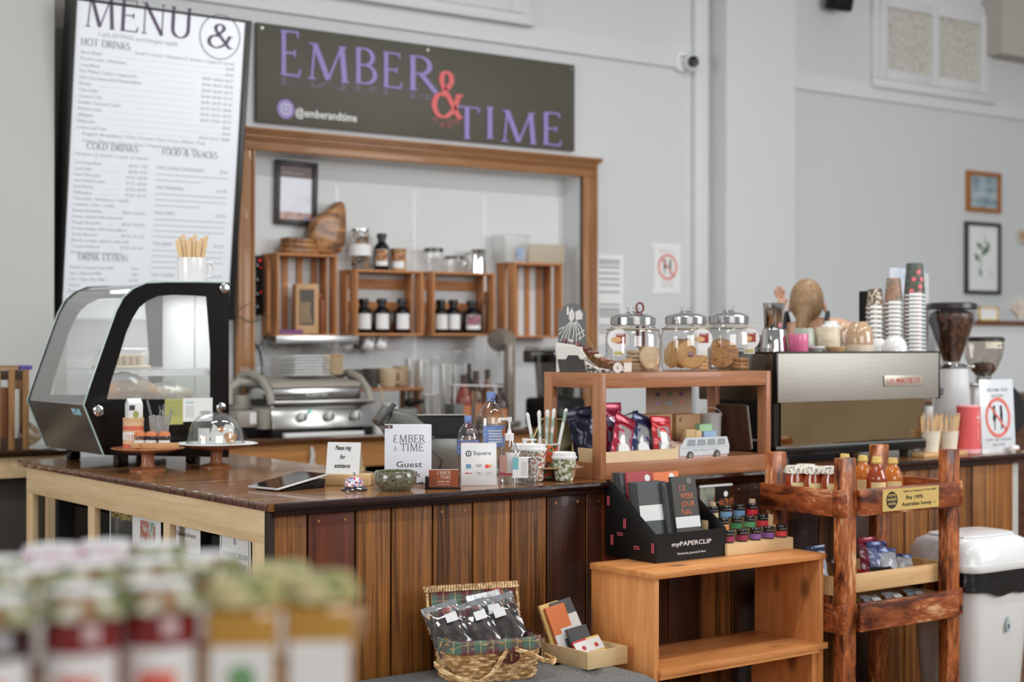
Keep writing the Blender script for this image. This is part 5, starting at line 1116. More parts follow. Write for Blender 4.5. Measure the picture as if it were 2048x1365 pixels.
for a in (.0, .56): obj('logo_frame', G().tube([(w*(a-.18),-.0005,h*.25),(w*(a+.2),-.0005,h*.25),(w*(a+.2),-.0005,h*.32),(w*(a-.18),-.0005,h*.32)], .0003, 4, closed=True), GREYINK, t)
# water bottles
bcap = mat((112,136,190), .35)
def wbottle(label, px, py, rpx, ytop, lab):
    x, y, mp, r = base(px, py, rpx); h = (py-ytop)*mp*1.0
    t = thing('water_bottle', label, 'bottle', (x, y, z0c), FACE, 'water bottles on the counter')
    P = [(0,.004),(r*.8,0),(r*.97,.008)]+[(r*(1-.03*(i % 2)), h*(.06+.058*i)) for i in range(9)]+[(r,h*.58),(r*.97,h*.68),(r*.82,h*.77),(r*.55,h*.84),(r*.27,h*.89),(r*.26,h*.92)]
    obj('bottle', G().lathe(P, n=36), glass('bottle plastic', (.95,.97,.98), .3, .02), t)
    obj('cap', G().lathe([(r*.32,h*.915),(r*.33,h*.985),(r*.28,h),(0,h)], n=24), bcap, t)
    obj('neck_ring', G().lathe([(r*.29,h*.885),(r*.36,h*.89),(r*.36,h*.9),(r*.29,h*.905)], n=20), bcap, t)
    m1 = spots('water label', [(84,116,176),(110,140,196),(150,170,210)], 40, .35, stretch=(1,1,4)); lab(t, r, h, m1)
    obj('water', G().lathe([(0,.006),(r*.9,.01),(r*.93,h*.6),(0,h*.6)], n=24), glass('water', (.93,.95,.96), .15, .0), t); return t
def l1(t, r, h, m): wrap(t, r+.001, h*.40, h*.62, 4.6, m, -.1); wrap(t, r+.0015, h*.565, h*.59, 2.0, mat((206,70,80), .5), .2, 'stripe')
def l2(t, r, h, m): wrap(t, r+.001, h*.34, h*.60, 2.6, m, .75); wrap(t, r+.0015, h*.46, h*.56, .5, mat((220,110,60), .5), 1.25, 'badge'); [wrap(t, r+.0015, h*(.53-.033*i), h*(.542-.033*i), 1.1, WHITE, .4, 'print_line') for i in range(5)]
wbottle('smaller water bottle with blue cap behind the payment sign', 936, 962, 22, 834, l1)
wbottle('large water bottle with blue cap, the taller of the two', 982, 952, 28, 787, l2)
# pump bottles
def pump(label, px, py, rpx, ytop, body_h, sq, lab):
    x, y, mp, r = base(px, py, rpx); h = (py-ytop)*mp; hb = h*body_h
    t = thing('pump_bottle', label, 'bottle', (x, y, z0c), FACE, 'pump bottles on the counter')
    if sq:
        f = lambda u, v: (lambda a, q: (r*q*max(-1,min(1,1.25*math.cos(a))), r*.75*q*max(-1,min(1,1.25*math.sin(a))), hb*v))(2*PI*u, (1 if v < .72 else max(.28, (1-(v-.72)/.28*.9)**.6)))
        obj('bottle', G().grid(f, 32, 16, cu=True), glass('sanitiser bottle', (.96,.97,.97), .3, .02), t)
        obj('liquid', G().box(-r*.93,-r*.7,.002,r*.93,r*.7,hb*.30), glass('gel', (.93,.95,.96), .1, .0), t, bev=.004)
    else:
        obj('bottle', G().lathe([(0,0),(r*.95,0),(r,.006),(r,hb*.62),(r*.9,hb*.76),(r*.6,hb*.9),(r*.38,hb)], n=32), glass('pump bottle', (.93,.93,.93), .3, .02), t)
    obj('collar', G().lathe([(r*.40,hb*.98),(r*.42,hb+h*.09),(r*.2,hb+h*.1),(r*.14,hb+h*.16),(0,hb+h*.16)], n=24), WHITE, t)
    obj('stem', G().cyl((0,0,hb+h*.1),(0,0,h*.96),r*.10), WHITE, t); obj('pump_head', G().lathe([(0,h*.93),(r*.2,h*.93),(r*.22,h),(0,h)], n=18), WHITE, t)
    obj('nozzle', G().box(-r*.16,-r*.16,h*.95,r*.9 if sq else -r*.9,r*.16,h*.99), WHITE, t, bev=.002); obj('dip_tube', G().cyl((0,0,.006),(0,0,hb),.0022,n=8), PLASTIC, t); lab(t, r, hb)
def p1(t, r, hb): wrap(t, r+.0006, hb*.2, hb*.72, 1.5, mat((222,222,222), .4), .4); wrap(t, r+.0008, hb*.26, hb*.66, .9, mat((214,170,158), .5), -.65, 'pink_panel'); wrap(t, r+.0012, hb*.2, hb*.25, 2.2, mat((206,76,96), .5), 0, 'red_band')
def p2(t, r, hb): obj('label', G().box(-r*.95,-r*.78,hb*.22,r*.25,-r*.752,hb*.78), mat((226,228,228), .4), t); obj('teal_panel', G().box(-r*.95,-r*.785,hb*.45,-r*.5,-r*.7805,hb*.78), mat((120,184,190), .5), t); o = obj('print', (lambda g: [g.box(-r*.3,-r*.785,hb*(.3+.055*i),r*.12,-r*.7805,hb*(.315+.055*i)) for i in range(7)] and g)(G()), GREYINK, t); o['kind'] = 'stuff'
pump('taller pump bottle with a pink and white label', 1019, 969, 22, 837, .66, False, p1)
pump('squat clear pump bottle of gel with a teal label in front', 1050, 973, 26, 880, .77, True, p2)
# moulded carrier with cups
cups_grp = 'paper cups in the carrier'
x, y, k = onZ(1116, 964); mp = k/FPX
t = thing('cup_carrier', 'moulded brown fibre cup carrier beside the pump bottles', 'cup carrier', (x, y+.05, z0c), FACE+.12); cmx = mat((176,150,118), .85, bump=.2, bs=200)
w = 62*mp; Hc = .052
obj('tray', G().grid(lambda u, v: ((-w+2*w*u), -.07+.15*v, Hc-.006+.006*(abs(2*u-1)**6+abs(2*v-1)**6)), 20, 10), cmx, t, thick=.003)
for i in (-1, 1):
    for j in (-1, 1):
        obj('cup_well', G().lathe([(.034,Hc-.006),(.03,.02),(.022,0),(0,0)], c=(i*w*.52, .005+j*.038, 0), n=24), cmx, t, thick=.0)
carr = (x, y+.05)
def papercup(name, label, px, py, Kk, rtop, h, m, lid=True, z=None, group=cups_grp, sleeve=None):
    X, Y, _ = atK(px, py, Kk)
    t = thing(name, label, 'cup', (X, Y, z), FACE, group)
    obj('cup', G().lathe([(0,.004),(rtop*.72,.004),(rtop*.72,0),(rtop*.74,0),(rtop,h),(rtop*.97,h),(rtop*.70,.008)], n=32), m, t)
    obj('rim', G().tube([(rtop*math.cos(a), rtop*math.sin(a), h) for a in [2*PI*i/28 for i in range(28)]], .0018, 6, closed=True), WHITE, t)
    if lid: obj('lid', G().lathe([(rtop*1.06,h-.004),(rtop*1.07,h+.004),(rtop*.98,h+.006),(rtop*.95,h+.018),(rtop*.86,h+.020),(rtop*.84,h+.016),(0,h+.015)], n=32), mat((228,229,228), .3), t)
    return t
kc = k+.04; K_ = kc/FPX
leafA = spots('vine print', [(222,220,214),(220,218,212),(120,122,104),(222,218,212),(190,110,90),(90,96,84)], 150, .5, kind='vorc'); leafB = spots('leaf print', [(214,216,204),(130,146,104),(216,218,206),(100,116,80),(218,220,208)], 100, .5, kind='vorc')
zc_ = z0c+.0085
ang = FACE+.12; ca, sa = math.cos(ang), math.sin(ang)
def well(i, j): u, v = i*w*.52, .005+j*.038; return carr[0]+u*ca-v*sa, carr[1]+u*sa+v*ca
def pcup(label, ij, r, h, m, lid=True, dz=.0005, name='paper_cup'):
    X, Y = well(*ij); t = papercup(name, label, 0, 0, 1, r, h, m, lid, z0c+dz); t.location = (X, Y, z0c+dz); return t
pcup('taller paper cup with vine print and white lid in the carrier', (-1,-1), .042, .112, leafA, True, .0045)
pcup('short paper cup with green leaf print and white lid in the carrier', (.85,-1), .044, .082, leafB, True, .0045)
X, Y = well(-1, 1); X, Y, _ = atK(1060, 0, kc+.06)[0], atK(1060, 0, kc+.06)[1], 0
t = papercup('paper_cup', 'paper cup with orange print and white lid half hidden behind the pump bottle', 0, 0, 1, .041, .112, spots('autumn print', [(60,56,50),(196,110,60),(214,200,180),(90,110,70)], 110, .5, kind='vorc'), True, z0c+.0045); t.location = (*well(-1.55, 1.4), z0c)
t = papercup('straw_cup', 'paper cup with orange foliage print holding wrapped straws', 0, 0, 1, .046, .125, spots('foliage print', [(60,60,48),(206,110,54),(196,84,60),(110,130,80),(50,46,40)], 90, .5, kind='vorc'), False, z0c+.0045); t.location = (*well(-.05, 1.5), z0c+.0045)
sxy = well(-.05, 1.5); straw = spots('wrapped straw', [(226,227,226),(224,226,225),(150,176,160),(226,226,226)], 60, .4, stretch=(1,1,.5), kind='vorc')
for i, (tx, a, yaw) in enumerate(((1068,-.20,0),(1094,-.04,.2),(1107,.02,0),(1117,.09,.4),(1136,.20,0))):
    g = G(); g.mark(); L = .225+.004*i; g.tube([(0,0,.0),(0,0,L*.9),(0,0,L)], [.0052,.0062,.0078], 8).cyl((0,0,L),(.001,0,L+.012),.0085,.004,8); g.rot(a, 'Y')
    off = (i-2)*.012
    tag(obj('wrapped_straw', g, straw, loc=(sxy[0]+off*math.cos(FACE), sxy[1]+off*math.sin(FACE)+.008*(i % 2), z0c+.013), rot=(0,0,FACE)), 'paper-wrapped straw, '+ORD[i]+' from the left in the straw cup', 'straw', 'wrapped straws in the cup')
# register screen with stand and cable
x, y, k = onZ(880, 948); 
t = thing('point_of_sale', 'black till screen on a brushed steel stand facing away', 'till', (x+.02, y+.06, z0c), FACE+.10); mp = (k+.15)/FPX
wl, wr = -34*mp, 62*mp; zl = .155; zh = .215
obj('screen_housing', G().prism([(.03,zl-.02),(.04,zl-.02),(.085,zh),(.075,zh+.001)], wl, wr, 'yz'), BLACK, t, bev=.002)
obj('screen_edge', G().box(wl,.072,zh+.001,wr,.09,zh+.006), mat((176,174,168), .35), t, bev=.002)
obj('badge_strip', G().prism([(.0275,zl-.026),(.031,zl-.026),(.034,zl-.012),(.0305,zl-.012)], wl+.016, wr, 'yz'), BLACK, t)
sans(t, 'Square', (wl+.05, .0265, zl-.0225), .006, WHITE, w=.028)
obj('stand_plate', G().prism([(wl+.008,zl-.02),(wr-.01,zl-.02),(wr-.01,.0),(wl+.03,.0)], .034, .042), mat((138,138,132), .35, .6, bump=.1, bs=40), t, bev=.002)
obj('arm', G().tube([(wl-.005,.02,zl-.03),(wl+.03,.01,zl-.055),(wl+.07,0,zl-.085),(wl+.09,-.002,zl-.11),(wl+.092,.0,.04),(wl+.08,.01,.0)], .0032, 8), mat((90,88,84), .3, .6), t)
# handheld scanner on a stand
X, Y, Zz, = atK(790, 850, 6.0)
t = thing('barcode_scanner', 'grey handheld scanner resting on its stand behind the guest book', 'scanner', (X, Y, z0c), FACE); sm = mat((86,86,82), .4)
z_ = lambda py: EYE-(py-682.5)/FPX*6.0-z0c; m_ = 6.0/FPX
obj('grip', G().tube([((765-790)*m_,0,z_(862)),((790-790)*m_,0,z_(842)),((815-790)*m_,0,z_(850)),((846-790)*m_,0,z_(866))], [.04,.052,.045,.03], 12), sm, t)
obj('head', G().cyl(((760-790)*m_,-.03,z_(850)),((778-790)*m_,0,z_(818)),.035,.03,n=20), sm, t, bev=.008); obj('visor', G().beam(((757-790)*m_,-.035,z_(848)),((790-790)*m_,-.02,z_(808)),.07,.012), DGREY, t, bev=.004)
obj('stand', G().lathe([(0,0),(.06,0),(.055,.01),(.014,.02),(.012,max(.05, z_(866)))], n=24), sm, t)
# olive leaning tablet folder behind the straws
t = thing('leaning_clipboard', 'olive-gold clipboard leaning back behind the straws', 'clipboard', (*atK(1105, 0, 6.05)[:2], z0c), FACE, rx=rad(-24)); m_ = 6.15/FPX
obj('board', G().prism([(-68*m_,.0),(60*m_,.0),(70*m_,.225),(-20*m_,.225)], 0, .004), mat((86,80,44), .35, .3), t, bev=.001); obj('edge', G().beam((-68*m_,-.003,.0),(-20*m_,-.003,.225),.006,.006).beam((-20*m_,-.003,.225),(70*m_,-.003,.222),.006,.006), mat((176,166,110), .35, .4), t)
# ================================================================ open timber rack on the counter
RKY = 4.44
rx0 = onY(1202,800,RKY)[0]; rx1 = onY(1542,800,RKY)[0]; rzt = onY(1213,747,RKY)[1]; RD = .34; ry1 = RKY+RD
t = thing('display_rack', 'reddish timber open display rack standing on the counter', 'rack', (rx0, RKY, z0c)); W = rx1-rx0; H = rzt-z0c
pw = .026; pd = .050
for a in (0, W-pw):
    for b in (0, RD-pd): obj('post', G().box(a,b,0,a+pw,b+pd,H), REDZ, t, bev=.002)
rh = .056
REDY = wood('reddish oak deep', (178,124,88), (146,94,62), 'y', 1.6, .4, .15)
for b in (0.001, RD-.021):
    obj('top_rail', G().box(pw,b,H-rh,W-pw,b+.02,H), REDW, t, bev=.001); obj('bottom_rail', G().box(pw,b,0,W-pw,b+.02,.060), REDW, t, bev=.001)
for a in (.001, W-.021):
    obj('top_rail', G().box(a,pd,H-rh,a+.02,RD-pd,H), REDY, t, bev=.001); obj('bottom_rail', G().box(a,pd,0,a+.02,RD-pd,.060), REDY, t, bev=.001)
obj('top_board', G().box(pw,.021,H-.012,W-pw,RD-.021,H-.0005), REDW, t); obj('shelf_board', G().box(pw,.021,.044,W-pw,RD-.021,.054), REDW, t)
RS = z0c+.0543; RT = z0c+H+.0005
# ---- on top: snack box, three jars
SRO = (rx0+.028, RKY+.300); SRR = rad(-60); L_ = .275; WB = .085
t = thing('snack_box', 'printed snack box with a farmhouse header and Quality Snacks band on the rack top', 'snack box', (SRO[0], SRO[1], RT), SRR)
bk_ = mat((70,72,74), .35); lt = mat((212,212,208), .5); lab = mat((222,220,214), .45)
hw_ = .112; hh = .262
P = [(0,.10),(hw_,.10),(hw_,hh*.90)]+[(hw_/2+hw_*.36*math.cos(q), hh*.89+hh*.11*math.sin(q)) for q in [PI*i/8 for i in range(9)]]+[(0,hh*.90)]
hd = obj('header_card', G().prism(P, .020, .024), bk_, t)
u_ = hw_/60; hz0 = .105
def hp(x, y): return ((x-1098)*u_, hz0+(678-y)*(hh-hz0)/78)
for (xa, ya, xb_, yb) in ((1127,634,1100,660),(1127,634,1104,672),(1129,636,1111,676),(1131,636,1119,678),(1133,636,1128,678),(1135,636,1138,676),(1136,634,1147,670),(1138,633,1155,662),(1112,645,1100,650),(1140,660,1156,650),(1143,668,1156,660)):
    a, b = hp(xa, ya), hp(xb_, yb); m_ = ((a[0]+b[0])/2+(-.004 if xb_ < 1128 else .004), (a[1]+b[1])/2)
    obj('furrow_line', G().tube([(a[0],.0195,a[1]),(m_[0],.0195,m_[1]),(b[0],.0195,b[1])], .0022, 5), lt, hd)
def Q(nm, *p): obj(nm, G().prism([hp(x, y) for x, y in p], .0188, .0199), lt, hd)
Q('house_drawing', (1122,618),(1128,609),(1134,618),(1134,628),(1128,636),(1122,630)); Q('barn_drawing', (1136,616),(1146,612),(1152,620),(1151,630),(1137,632)); Q('tower_drawing', (1117,610),(1119.5,604),(1122,610),(1121,622),(1117,622))
side = [(0,0),(L_,0),(L_,.035),(L_*.80,.022),(L_*.62,.030),(L_*.48,.060),(L_*.38,.098),(L_*.28,.115),(0,.125)]
obj('side_wall', G().prism([(a, max(0, b-.012)) for a, b in side], .0, .003), lab, t); obj('side_wall', G().prism([(a, b+.02) if b > 0 else (a, b) for a, b in side], WB, WB+.003), KRAFT, t)
obj('lower_print', G().prism([(L_*.40,0),(L_,0),(L_,.022),(L_*.78,.008),(L_*.60,.012),(L_*.46,.030)], -.0012, -.0001), spots('leaf line print', [(46,46,46),(52,52,52),(180,180,176),(48,48,48)], 130, .5, kind='vorc'), t)
obj('floor', G().box(0,.003,0,L_,WB,.003), KRAFT, t); obj('end_wall', G().box(L_-.003,.003,.003,L_,WB,.036), lab, t); obj('end_wall', G().box(0,.003,.003,.003,WB,.10), KRAFT, t)
sans(t, 'Quality', (L_*.50,-.002,.034), .014, INK, w=.058, shear=.4, rot=(PI/2, rad(30), 0)); sans(t, 'Snacks', (L_*.735,-.002,.013), .014, INK, w=.062, shear=.4, rot=(PI/2, rad(8), 0))
obj('price_badge', G().cyl((L_*.91,-.0012,.018),(L_*.91,-.0030,.018),.019,n=24), lab, t); sans(t, '5', (L_*.91,-.0034,.012), .012, INK)
random.seed(11); fl = mat((110,62,48), .3, coat=.4); fl2 = mat((206,194,184), .25); fl3 = mat((140,84,66), .3, coat=.4)
for i in range(9):
    a = .03+.026*i; z_ = .118-.086*min(1, max(0, (a-.06)/.15))
    obj('wrapped_bar', G().mark().cbox((0,0,0),(.020,WB-.016,.010)).rot(rad(24), 'Y').move(a, WB/2+.002, z_), (fl,fl2,fl3,fl)[i % 4], t, bev=.002)
X_, Y_ = SRO[0]+.012*math.cos(SRR)+.022*math.sin(SRR), SRO[1]+.012*math.sin(SRR)-.022*math.cos(SRR)
t = thing('postcard', 'tent card with a vehicle photo leaning on the snack box', 'card', (X_, Y_, RT), SRR+.12, rx=rad(-8)); w = .112; h = .098
obj('card', G().prism([(.012,0),(w+.004,0),(w*.86,h),(-.012,h)], 0, .002), mat((206,204,198), .4), t); obj('photo', G().prism([(.012,0),(w+.003,0),(w*.93,h*.5),(.0,h*.5)], -.0008, -.0001), spots('dusk photo', [(30,28,28),(60,54,50),(40,36,34)], 30, .4), t)
obj('vehicle_print', G().prism([(w*.35,h*.3),(w*.78,h*.3),(w*.8,h*.5),(w*.7,h*.66),(w*.38,h*.66),(w*.3,h*.5)], -.0014, -.0009), mat((48,44,42), .4), t)
jg = glass('cookie jar glass', (.975,.98,.975), .3, .015)
def cookiejar(label, px, Y, wpx, ct, tagx, strap=False):
    x, _, k = onY(px, 742, Y); r = wpx/2*k/FPX; mp = k/FPX; h = 96*mp
    t = thing('cookie_jar', label, 'jar', (x, Y, RT), FACE, 'lidded cookie jars on the rack')
    obj('glass', G().lathe([(0,.006),(r*.78,.004),(r*.9,0),(r*.97,h*.08),(r,h*.3),(r,h*.72),(r*.95,h*.85),(r*.82,h*.93),(r*.76,h*.96)], n=44), jg, t)
    obj('shoulder_ring', G().tube([(r*.93*math.cos(a), r*.93*math.sin(a), h*.88) for a in [2*PI*i/32 for i in range(32)]], .004, 6, closed=True), mat((150,146,124), .15, coat=.5), t)
    obj('lid', G().lathe([(r*.80,h*.97),(r*.82,h*.98),(r*.82,h*1.12),(r*.74,h*1.15),(r*.55,h*1.19),(r*.24,h*1.22),(r*.2,h*1.25)], n=40), mat((206,206,204), .18, 1), t)
    obj('knob', G().lathe([(r*.18,h*1.22),(r*.22,h*1.24),(r*.19,h*1.27),(r*.25,h*1.31),(r*.22,h*1.335),(0,h*1.34)], n=24), GLASS, t)
    # hang tag
    tx = tagx*mp; tz = h*.66; q = r*1.02; ay = -math.sqrt(max(0, q*q-tx*tx))-.003
    tg = obj('tag', G().cyl((tx,ay,tz),(tx,ay-.0015,tz),.042,n=32).box(tx-.022,ay-.0014,tz-.062,tx+.022,ay,tz-.036), PAPER, t)
    obj('tag_print', G().prism([(tx-.010,tz-.014),(tx+.026,tz-.014),(tx+.026,tz+.024),(tx-.010,tz+.024)], ay-.0022, ay-.0016), mat((150,58,52), .5), tg)
    tg2 = obj('biscuit_print', G().ball((tx-.008,ay-.002,tz+.0), .021, 1, .03, .55, n=20), mat((210,170,120), .5), tg); sans(tg, 'COOKIE', (tx+.002,ay-.0024,tz+.017), .008, WHITE, w=.034, bold=.03)
    obj('tag_strip', G().box(tx-.018,ay-.002,tz-.058,tx+.018,ay-.0016,tz-.044), mat((190,176,110) if px != 1372 else (214,214,206), .6), tg)
    obj('string', G().tube([(tx-r*.3,-r*.80,h*.95),(tx-.004,ay-.004,tz+.044),(tx+.004,ay-.004,tz+.044),(tx+r*.45,-r*.74,h*.95)], .0014, 5), mat((220,206,180), .7), t)
    return t, r, h, x
def cookie(name, label, m, R_, th, loc, rot, dot=None, grp=None):
    t = thing(name, label, 'cookie', loc, 0, grp); t.rotation_euler = rot
    g = G().lathe([(0,0),(R_*.92,.0),(R_,th*.3),(R_,th*.6),(R_*.9,th*.9),(R_*.5,th),(0,th)], n=28); random.seed(int(loc[0]*1000)+int(loc[2]*999))
    for v in g.b.verts: v.co += Vector((random.uniform(-1,1), random.uniform(-1,1), random.uniform(-1,1)))*(.0006 if dot else .0014)
    obj('biscuit', g, m, t)
    if dot: obj('filling', G().lathe([(0,th),(R_*.22,th),(R_*.2,th+.003),(0,th+.004)], n=20), dot, t)
    return t
j1, r1, h1, x1 = cookiejar('left cookie jar with a looped leather strap over its lid', 1266, RKY+.19, 110, 0, -32)
j2, r2, h2, x2 = cookiejar('middle cookie jar full of jam-centred shortbread', 1372, RKY+.17, 102, 0, 26)
j3, r3, h3, x3 = cookiejar('right cookie jar with large crackled oat cookies', 1457, RKY+.20, 98, 0, 36)
pale = mat((206,180,144), .8, var=.2, vs=60); short = mat((214,170,112), .7, var=.1, vs=40); oat = spots('oat cookie', [(150,104,62),(196,150,98),(172,124,76),(120,76,44)], 60, .85, bump=.6); jam = mat((120,44,36), .25, coat=.5); dark = mat((52,42,36), .9, bump=.4)
Rl = RT+.007; random.seed(9)
def spot(x, Y, dx, dy): return (x+dx*math.cos(FACE)-dy*math.sin(FACE), Y+dx*math.sin(FACE)+dy*math.cos(FACE))
n = 0
for cxx, cyy, n_ in ((.012,-.02,5),(.060,.0,6)):
    for i in range(n_):
        sx_, sy_ = spot(x1, RKY+.19, cxx, cyy); cookie('cookie', 'pale iced cookie, '+ORD[i]+(' from the bottom of the left pile' if cxx < .05 else ' from the bottom of the right pile')+' in the strapped jar', pale, .040, .0145, (sx_, sy_, Rl+.0152*i), (random.uniform(-.06,.06), random.uniform(-.06,.06), 0), grp='cookies in the left jar')
sx_, sy_ = spot(x1, RKY+.19, .055, -.055); cookie('cookie', 'pale iced cookie standing on edge at the front of the strapped jar', pale, .045, .015, (sx_, sy_, Rl+.046), (rad(82), .1, FACE+.5), grp='cookies in the left jar')
sx_, sy_ = spot(x1, RKY+.19, .03, .045); tag(obj('brownie', G().box(-.03,-.02,0,.03,.02,.062), dark, loc=(sx_, sy_, Rl), rot=(0,0,FACE), bev=.005), 'dark brownie block at the back of the left jar', 'brownie')
# strap through the lid
t = thing('leather_strap', 'brown leather loop strap hanging over the left jar lid', 'strap', (x1, RKY+.19, RT), FACE); lm = mat((112,48,38), .45)
sx0 = .026
obj('loop', G().grid(lambda u, v: (sx0+.017*math.sin(2*PI*u), -.012+.022*v, h1*1.33+.022*(-math.cos(2*PI*u))), 24, 2, cu=True), lm, t, thick=.006)
for a in (sx0-.009, sx0+.014): obj('tail', G().box(a-.006,-.008,h1*.50,a+.006,-.006,h1*.95), lm, t)
# jam biscuits
random.seed(21)
for i in range(7):
    a = -.05+.008*i; sx_, sy_ = spot(x2, RKY+.17, -.042+.010*i, .03-.004*i); cookie('jam_biscuit', 'round shortbread standing on edge, '+ORD[i]+' from the left in the middle jar', short, .056, .013, (sx_, sy_, Rl+.058+.004*(i % 3)), (rad(80), rad(8), FACE-1.0+.05*i), jam if i == 6 else None, 'shortbreads in the middle jar')
sx_, sy_ = spot(x2, RKY+.17, .010, -.058); cookie('jam_biscuit', 'shortbread with a red jam centre facing the front of the middle jar', short, .056, .013, (sx_, sy_, Rl+.059), (rad(86), 0, FACE+.05), jam, 'shortbreads in the middle jar')
for i in range(4): sx_, sy_ = spot(x2, RKY+.17, .052, -.01); cookie('jam_biscuit', 'shortbread lying flat, '+ORD[i]+' from the bottom at the right of the middle jar', short, .034, .014, (sx_, sy_, Rl+.0148*i), (.03, .05, 0), None, 'shortbreads in the middle jar')
for i in range(3):
    sx_, sy_ = spot(x3, RKY+.20, -.034+.012*i, -.02+.016*i); cookie('oat_cookie', 'big crackled oat cookie standing, '+['front','middle','rear'][i]+' one in the right jar', oat, .060-.004*i, .017, (sx_, sy_, Rl+.062), (rad(82), 0, FACE+.15*i-.1), None, 'oat cookies in the right jar')
for i in range(3): sx_, sy_ = spot(x3, RKY+.20, .042, -.005); cookie('oat_cookie', 'oat cookie lying flat, '+ORD[i]+' from the bottom of the right jar pile', oat, .040, .014, (sx_, sy_, Rl+.015*i), (.03, .06, 0), None, 'oat cookies in the right jar')
# ---- inside the rack
t = thing('bamboo_tray', 'shallow blond tray of drink pouches inside the rack', 'tray', (0,0,RS)); a0 = rx0+.030; a1 = onY(1356,920,RKY+.03)[0]; bt = mat((222,198,158), .5)
obj('front_wall', G().box(a0,RKY+.028,0,a1,RKY+.034,.045), bt, t); obj('back_wall', G().box(a0,RKY+.20,0,a1,RKY+.206,.07), bt, t); obj('floor', G().box(a0,RKY+.034,0,a1,RKY+.20,.004), bt, t); obj('end_wall', G().box(a1-.006,RKY+.034,.004,a1,RKY+.20,.055), bt, t); obj('end_wall', G().box(a0,RKY+.034,.004,a0+.006,RKY+.20,.055), bt, t)
# kraft carton seen through the left side opening
tag(obj('kraft_carton', G().prism([(0,0),(.13,0),(.02,.145),(0,.145)], 0, .05, 'xz'), KRAFT if 0 else mat((214,184,140), .7), loc=(rx0+.004-.135, RKY+.16, z0c), rot=(0,0,0)), 'blond cardboard wedge leaning at the left of the rack behind the short cup', 'carton')
def pouch(name, label, loc, rz, lean, w, h, col, top, badge=True, grp=None, seed=0, th=.014, metal=.5, win=None, rough=.25, roll=0):
    t = thing(name, label, 'pouch', loc, rz, grp, rx=lean, ry=roll); random.seed(seed)
    ph = [random.uniform(0, 6) for _ in range(4)]
    def f(u, v):
        a = 2*PI*u; e = max(0, 1-abs(2*v-.75)**3)*(1 if v < .88 else 0); cx = math.cos(a); c_ = (abs(cx)**.7)*(1 if cx > 0 else -1)
        ww = w/2*(1-.03*math.sin(PI*v)); s_ = math.sin(a)
        return (ww*c_, (th*e*(1-abs(c_)**3)+.0012)*(1 if s_ > 0 else -1)*abs(s_)**.3+.0016*math.sin(9*c_*2+ph[0]+v*14)*(1-abs(c_))+.002*math.sin(v*22+ph[1]+3*c_), h*v)
    obj('film', G().grid(f, 32, 18, cu=True), mat(col, rough, metal, coat=.3, var=.12, vs=25), t)
    if top: obj('seal_band', G().box(-w/2-.0008,-.0034,h*.84,w/2+.0008,.0034,h), mat(top, .25, .3, coat=.4), t, bev=.001)
    if win: obj('window', G().grid(lambda u, v: (-w*.32+w*.64*u, -.0025-th*(max(0, 1-abs(2*(.12+.62*v)-.75)**3))*(1-abs(2*u-1)**3*.35), h*(.12+.62*v)), 8, 8), mat(win, .15, .2, coat=.8, var=.3, vs=40), t)
    if badge: obj('badge', G().cyl((0,-th-.0035,h*.2),(0,-th-.0045,h*.2),w*.30,n=24), WHITE, t)
    return t
RED = (168,28,58); BLU = (44,52,96); pg = 'drink pouches in the blond tray'
def pin(px, py, Y): X, z, _ = onY(px, py, Y); return X
yy = RKY+.07
pouch('drink_pouch', 'red-edged clear pouch leaning right, leftmost at the front of the tray', (pin(1240,910,yy), yy, RS+.006), 0, rad(-16), .105, .185, RED, RED, seed=1, win=(170,160,160), grp=pg, roll=rad(24), metal=.2)
pouch('drink_pouch', 'dark blue pouch with grey window in the middle of the tray', (pin(1281,908,yy+.01), yy+.012, RS+.006), 0, rad(-18), .105, .185, BLU, BLU, seed=2, win=(150,152,156), grp=pg, roll=rad(22), metal=.2)
pouch('drink_pouch', 'bright red pouch with big white badge at the right of the tray', (pin(1330,908,yy), yy+.002, RS+.006), 0, rad(-14), .100, .165, (196,40,44), (190,30,50), seed=3, win=(176,170,168), grp=pg, roll=rad(4), metal=.2)
pouch('drink_pouch', 'upright magenta pouch with a grip seal at the back left of the tray', (pin(1232,900,yy+.08), yy+.09, RS+.006), 0, rad(-6), .10, .215, (150,26,66), (176,26,66), seed=4, win=(160,160,190), badge=False, grp=pg, metal=.2)
pouch('drink_pouch', 'black glossy pouch tilted behind the red pouches', (pin(1285,900,yy+.08), yy+.094, RS+.006), 0, rad(-10), .11, .175, (24,22,24), (18,18,18), seed=5, badge=False, grp=pg, roll=rad(-14))
pouch('drink_pouch', 'dark navy pouch at the left end seen through the rack side', (rx0+.07, yy+.085, RS+.006), -.4, rad(-8), .10, .20, (28,30,50), (26,30,60), seed=6, badge=False, grp=pg, roll=rad(-10))
# bus-shaped soap box
Yb = RKY+.045; b0, b1, zb, zt_ = fr(1360,872,1459,916,Yb)
t = thing('van_box', 'display carton shaped like a pale camper van in the rack', 'carton', (b0, Yb, RS)); w = b1-b0; h = .082; vb = mat((206,212,216), .45)
P = [(0,.012),(w*.99,.012),(w,h*.55),(w*.95,h*.98),(w*.12,h),(.0,h*.55)]
obj('van_side', G().prism([(a,b) for a, b in P], 0, .003), vb, t); obj('carton', G().box(.004,.0032,0,w-.008,.13,h*.72), mat((206,178,168), .6), t)
obj('carton_flap', G().prism([(.0032,0),(.14,0),(.14,.10),(.0032,h*.7)], -.036, .003, 'yz'), mat((196,172,160), .6), t)
for i in range(4): obj('van_window', G().prism([(w*(.14+.2*i),h*.60),(w*(.31+.2*i),h*.60),(w*(.30+.2*i)+.002,h*.9),(w*(.15+.2*i)+.002,h*.9)], -.0008, -.0001), mat((150,156,162), .4), t)
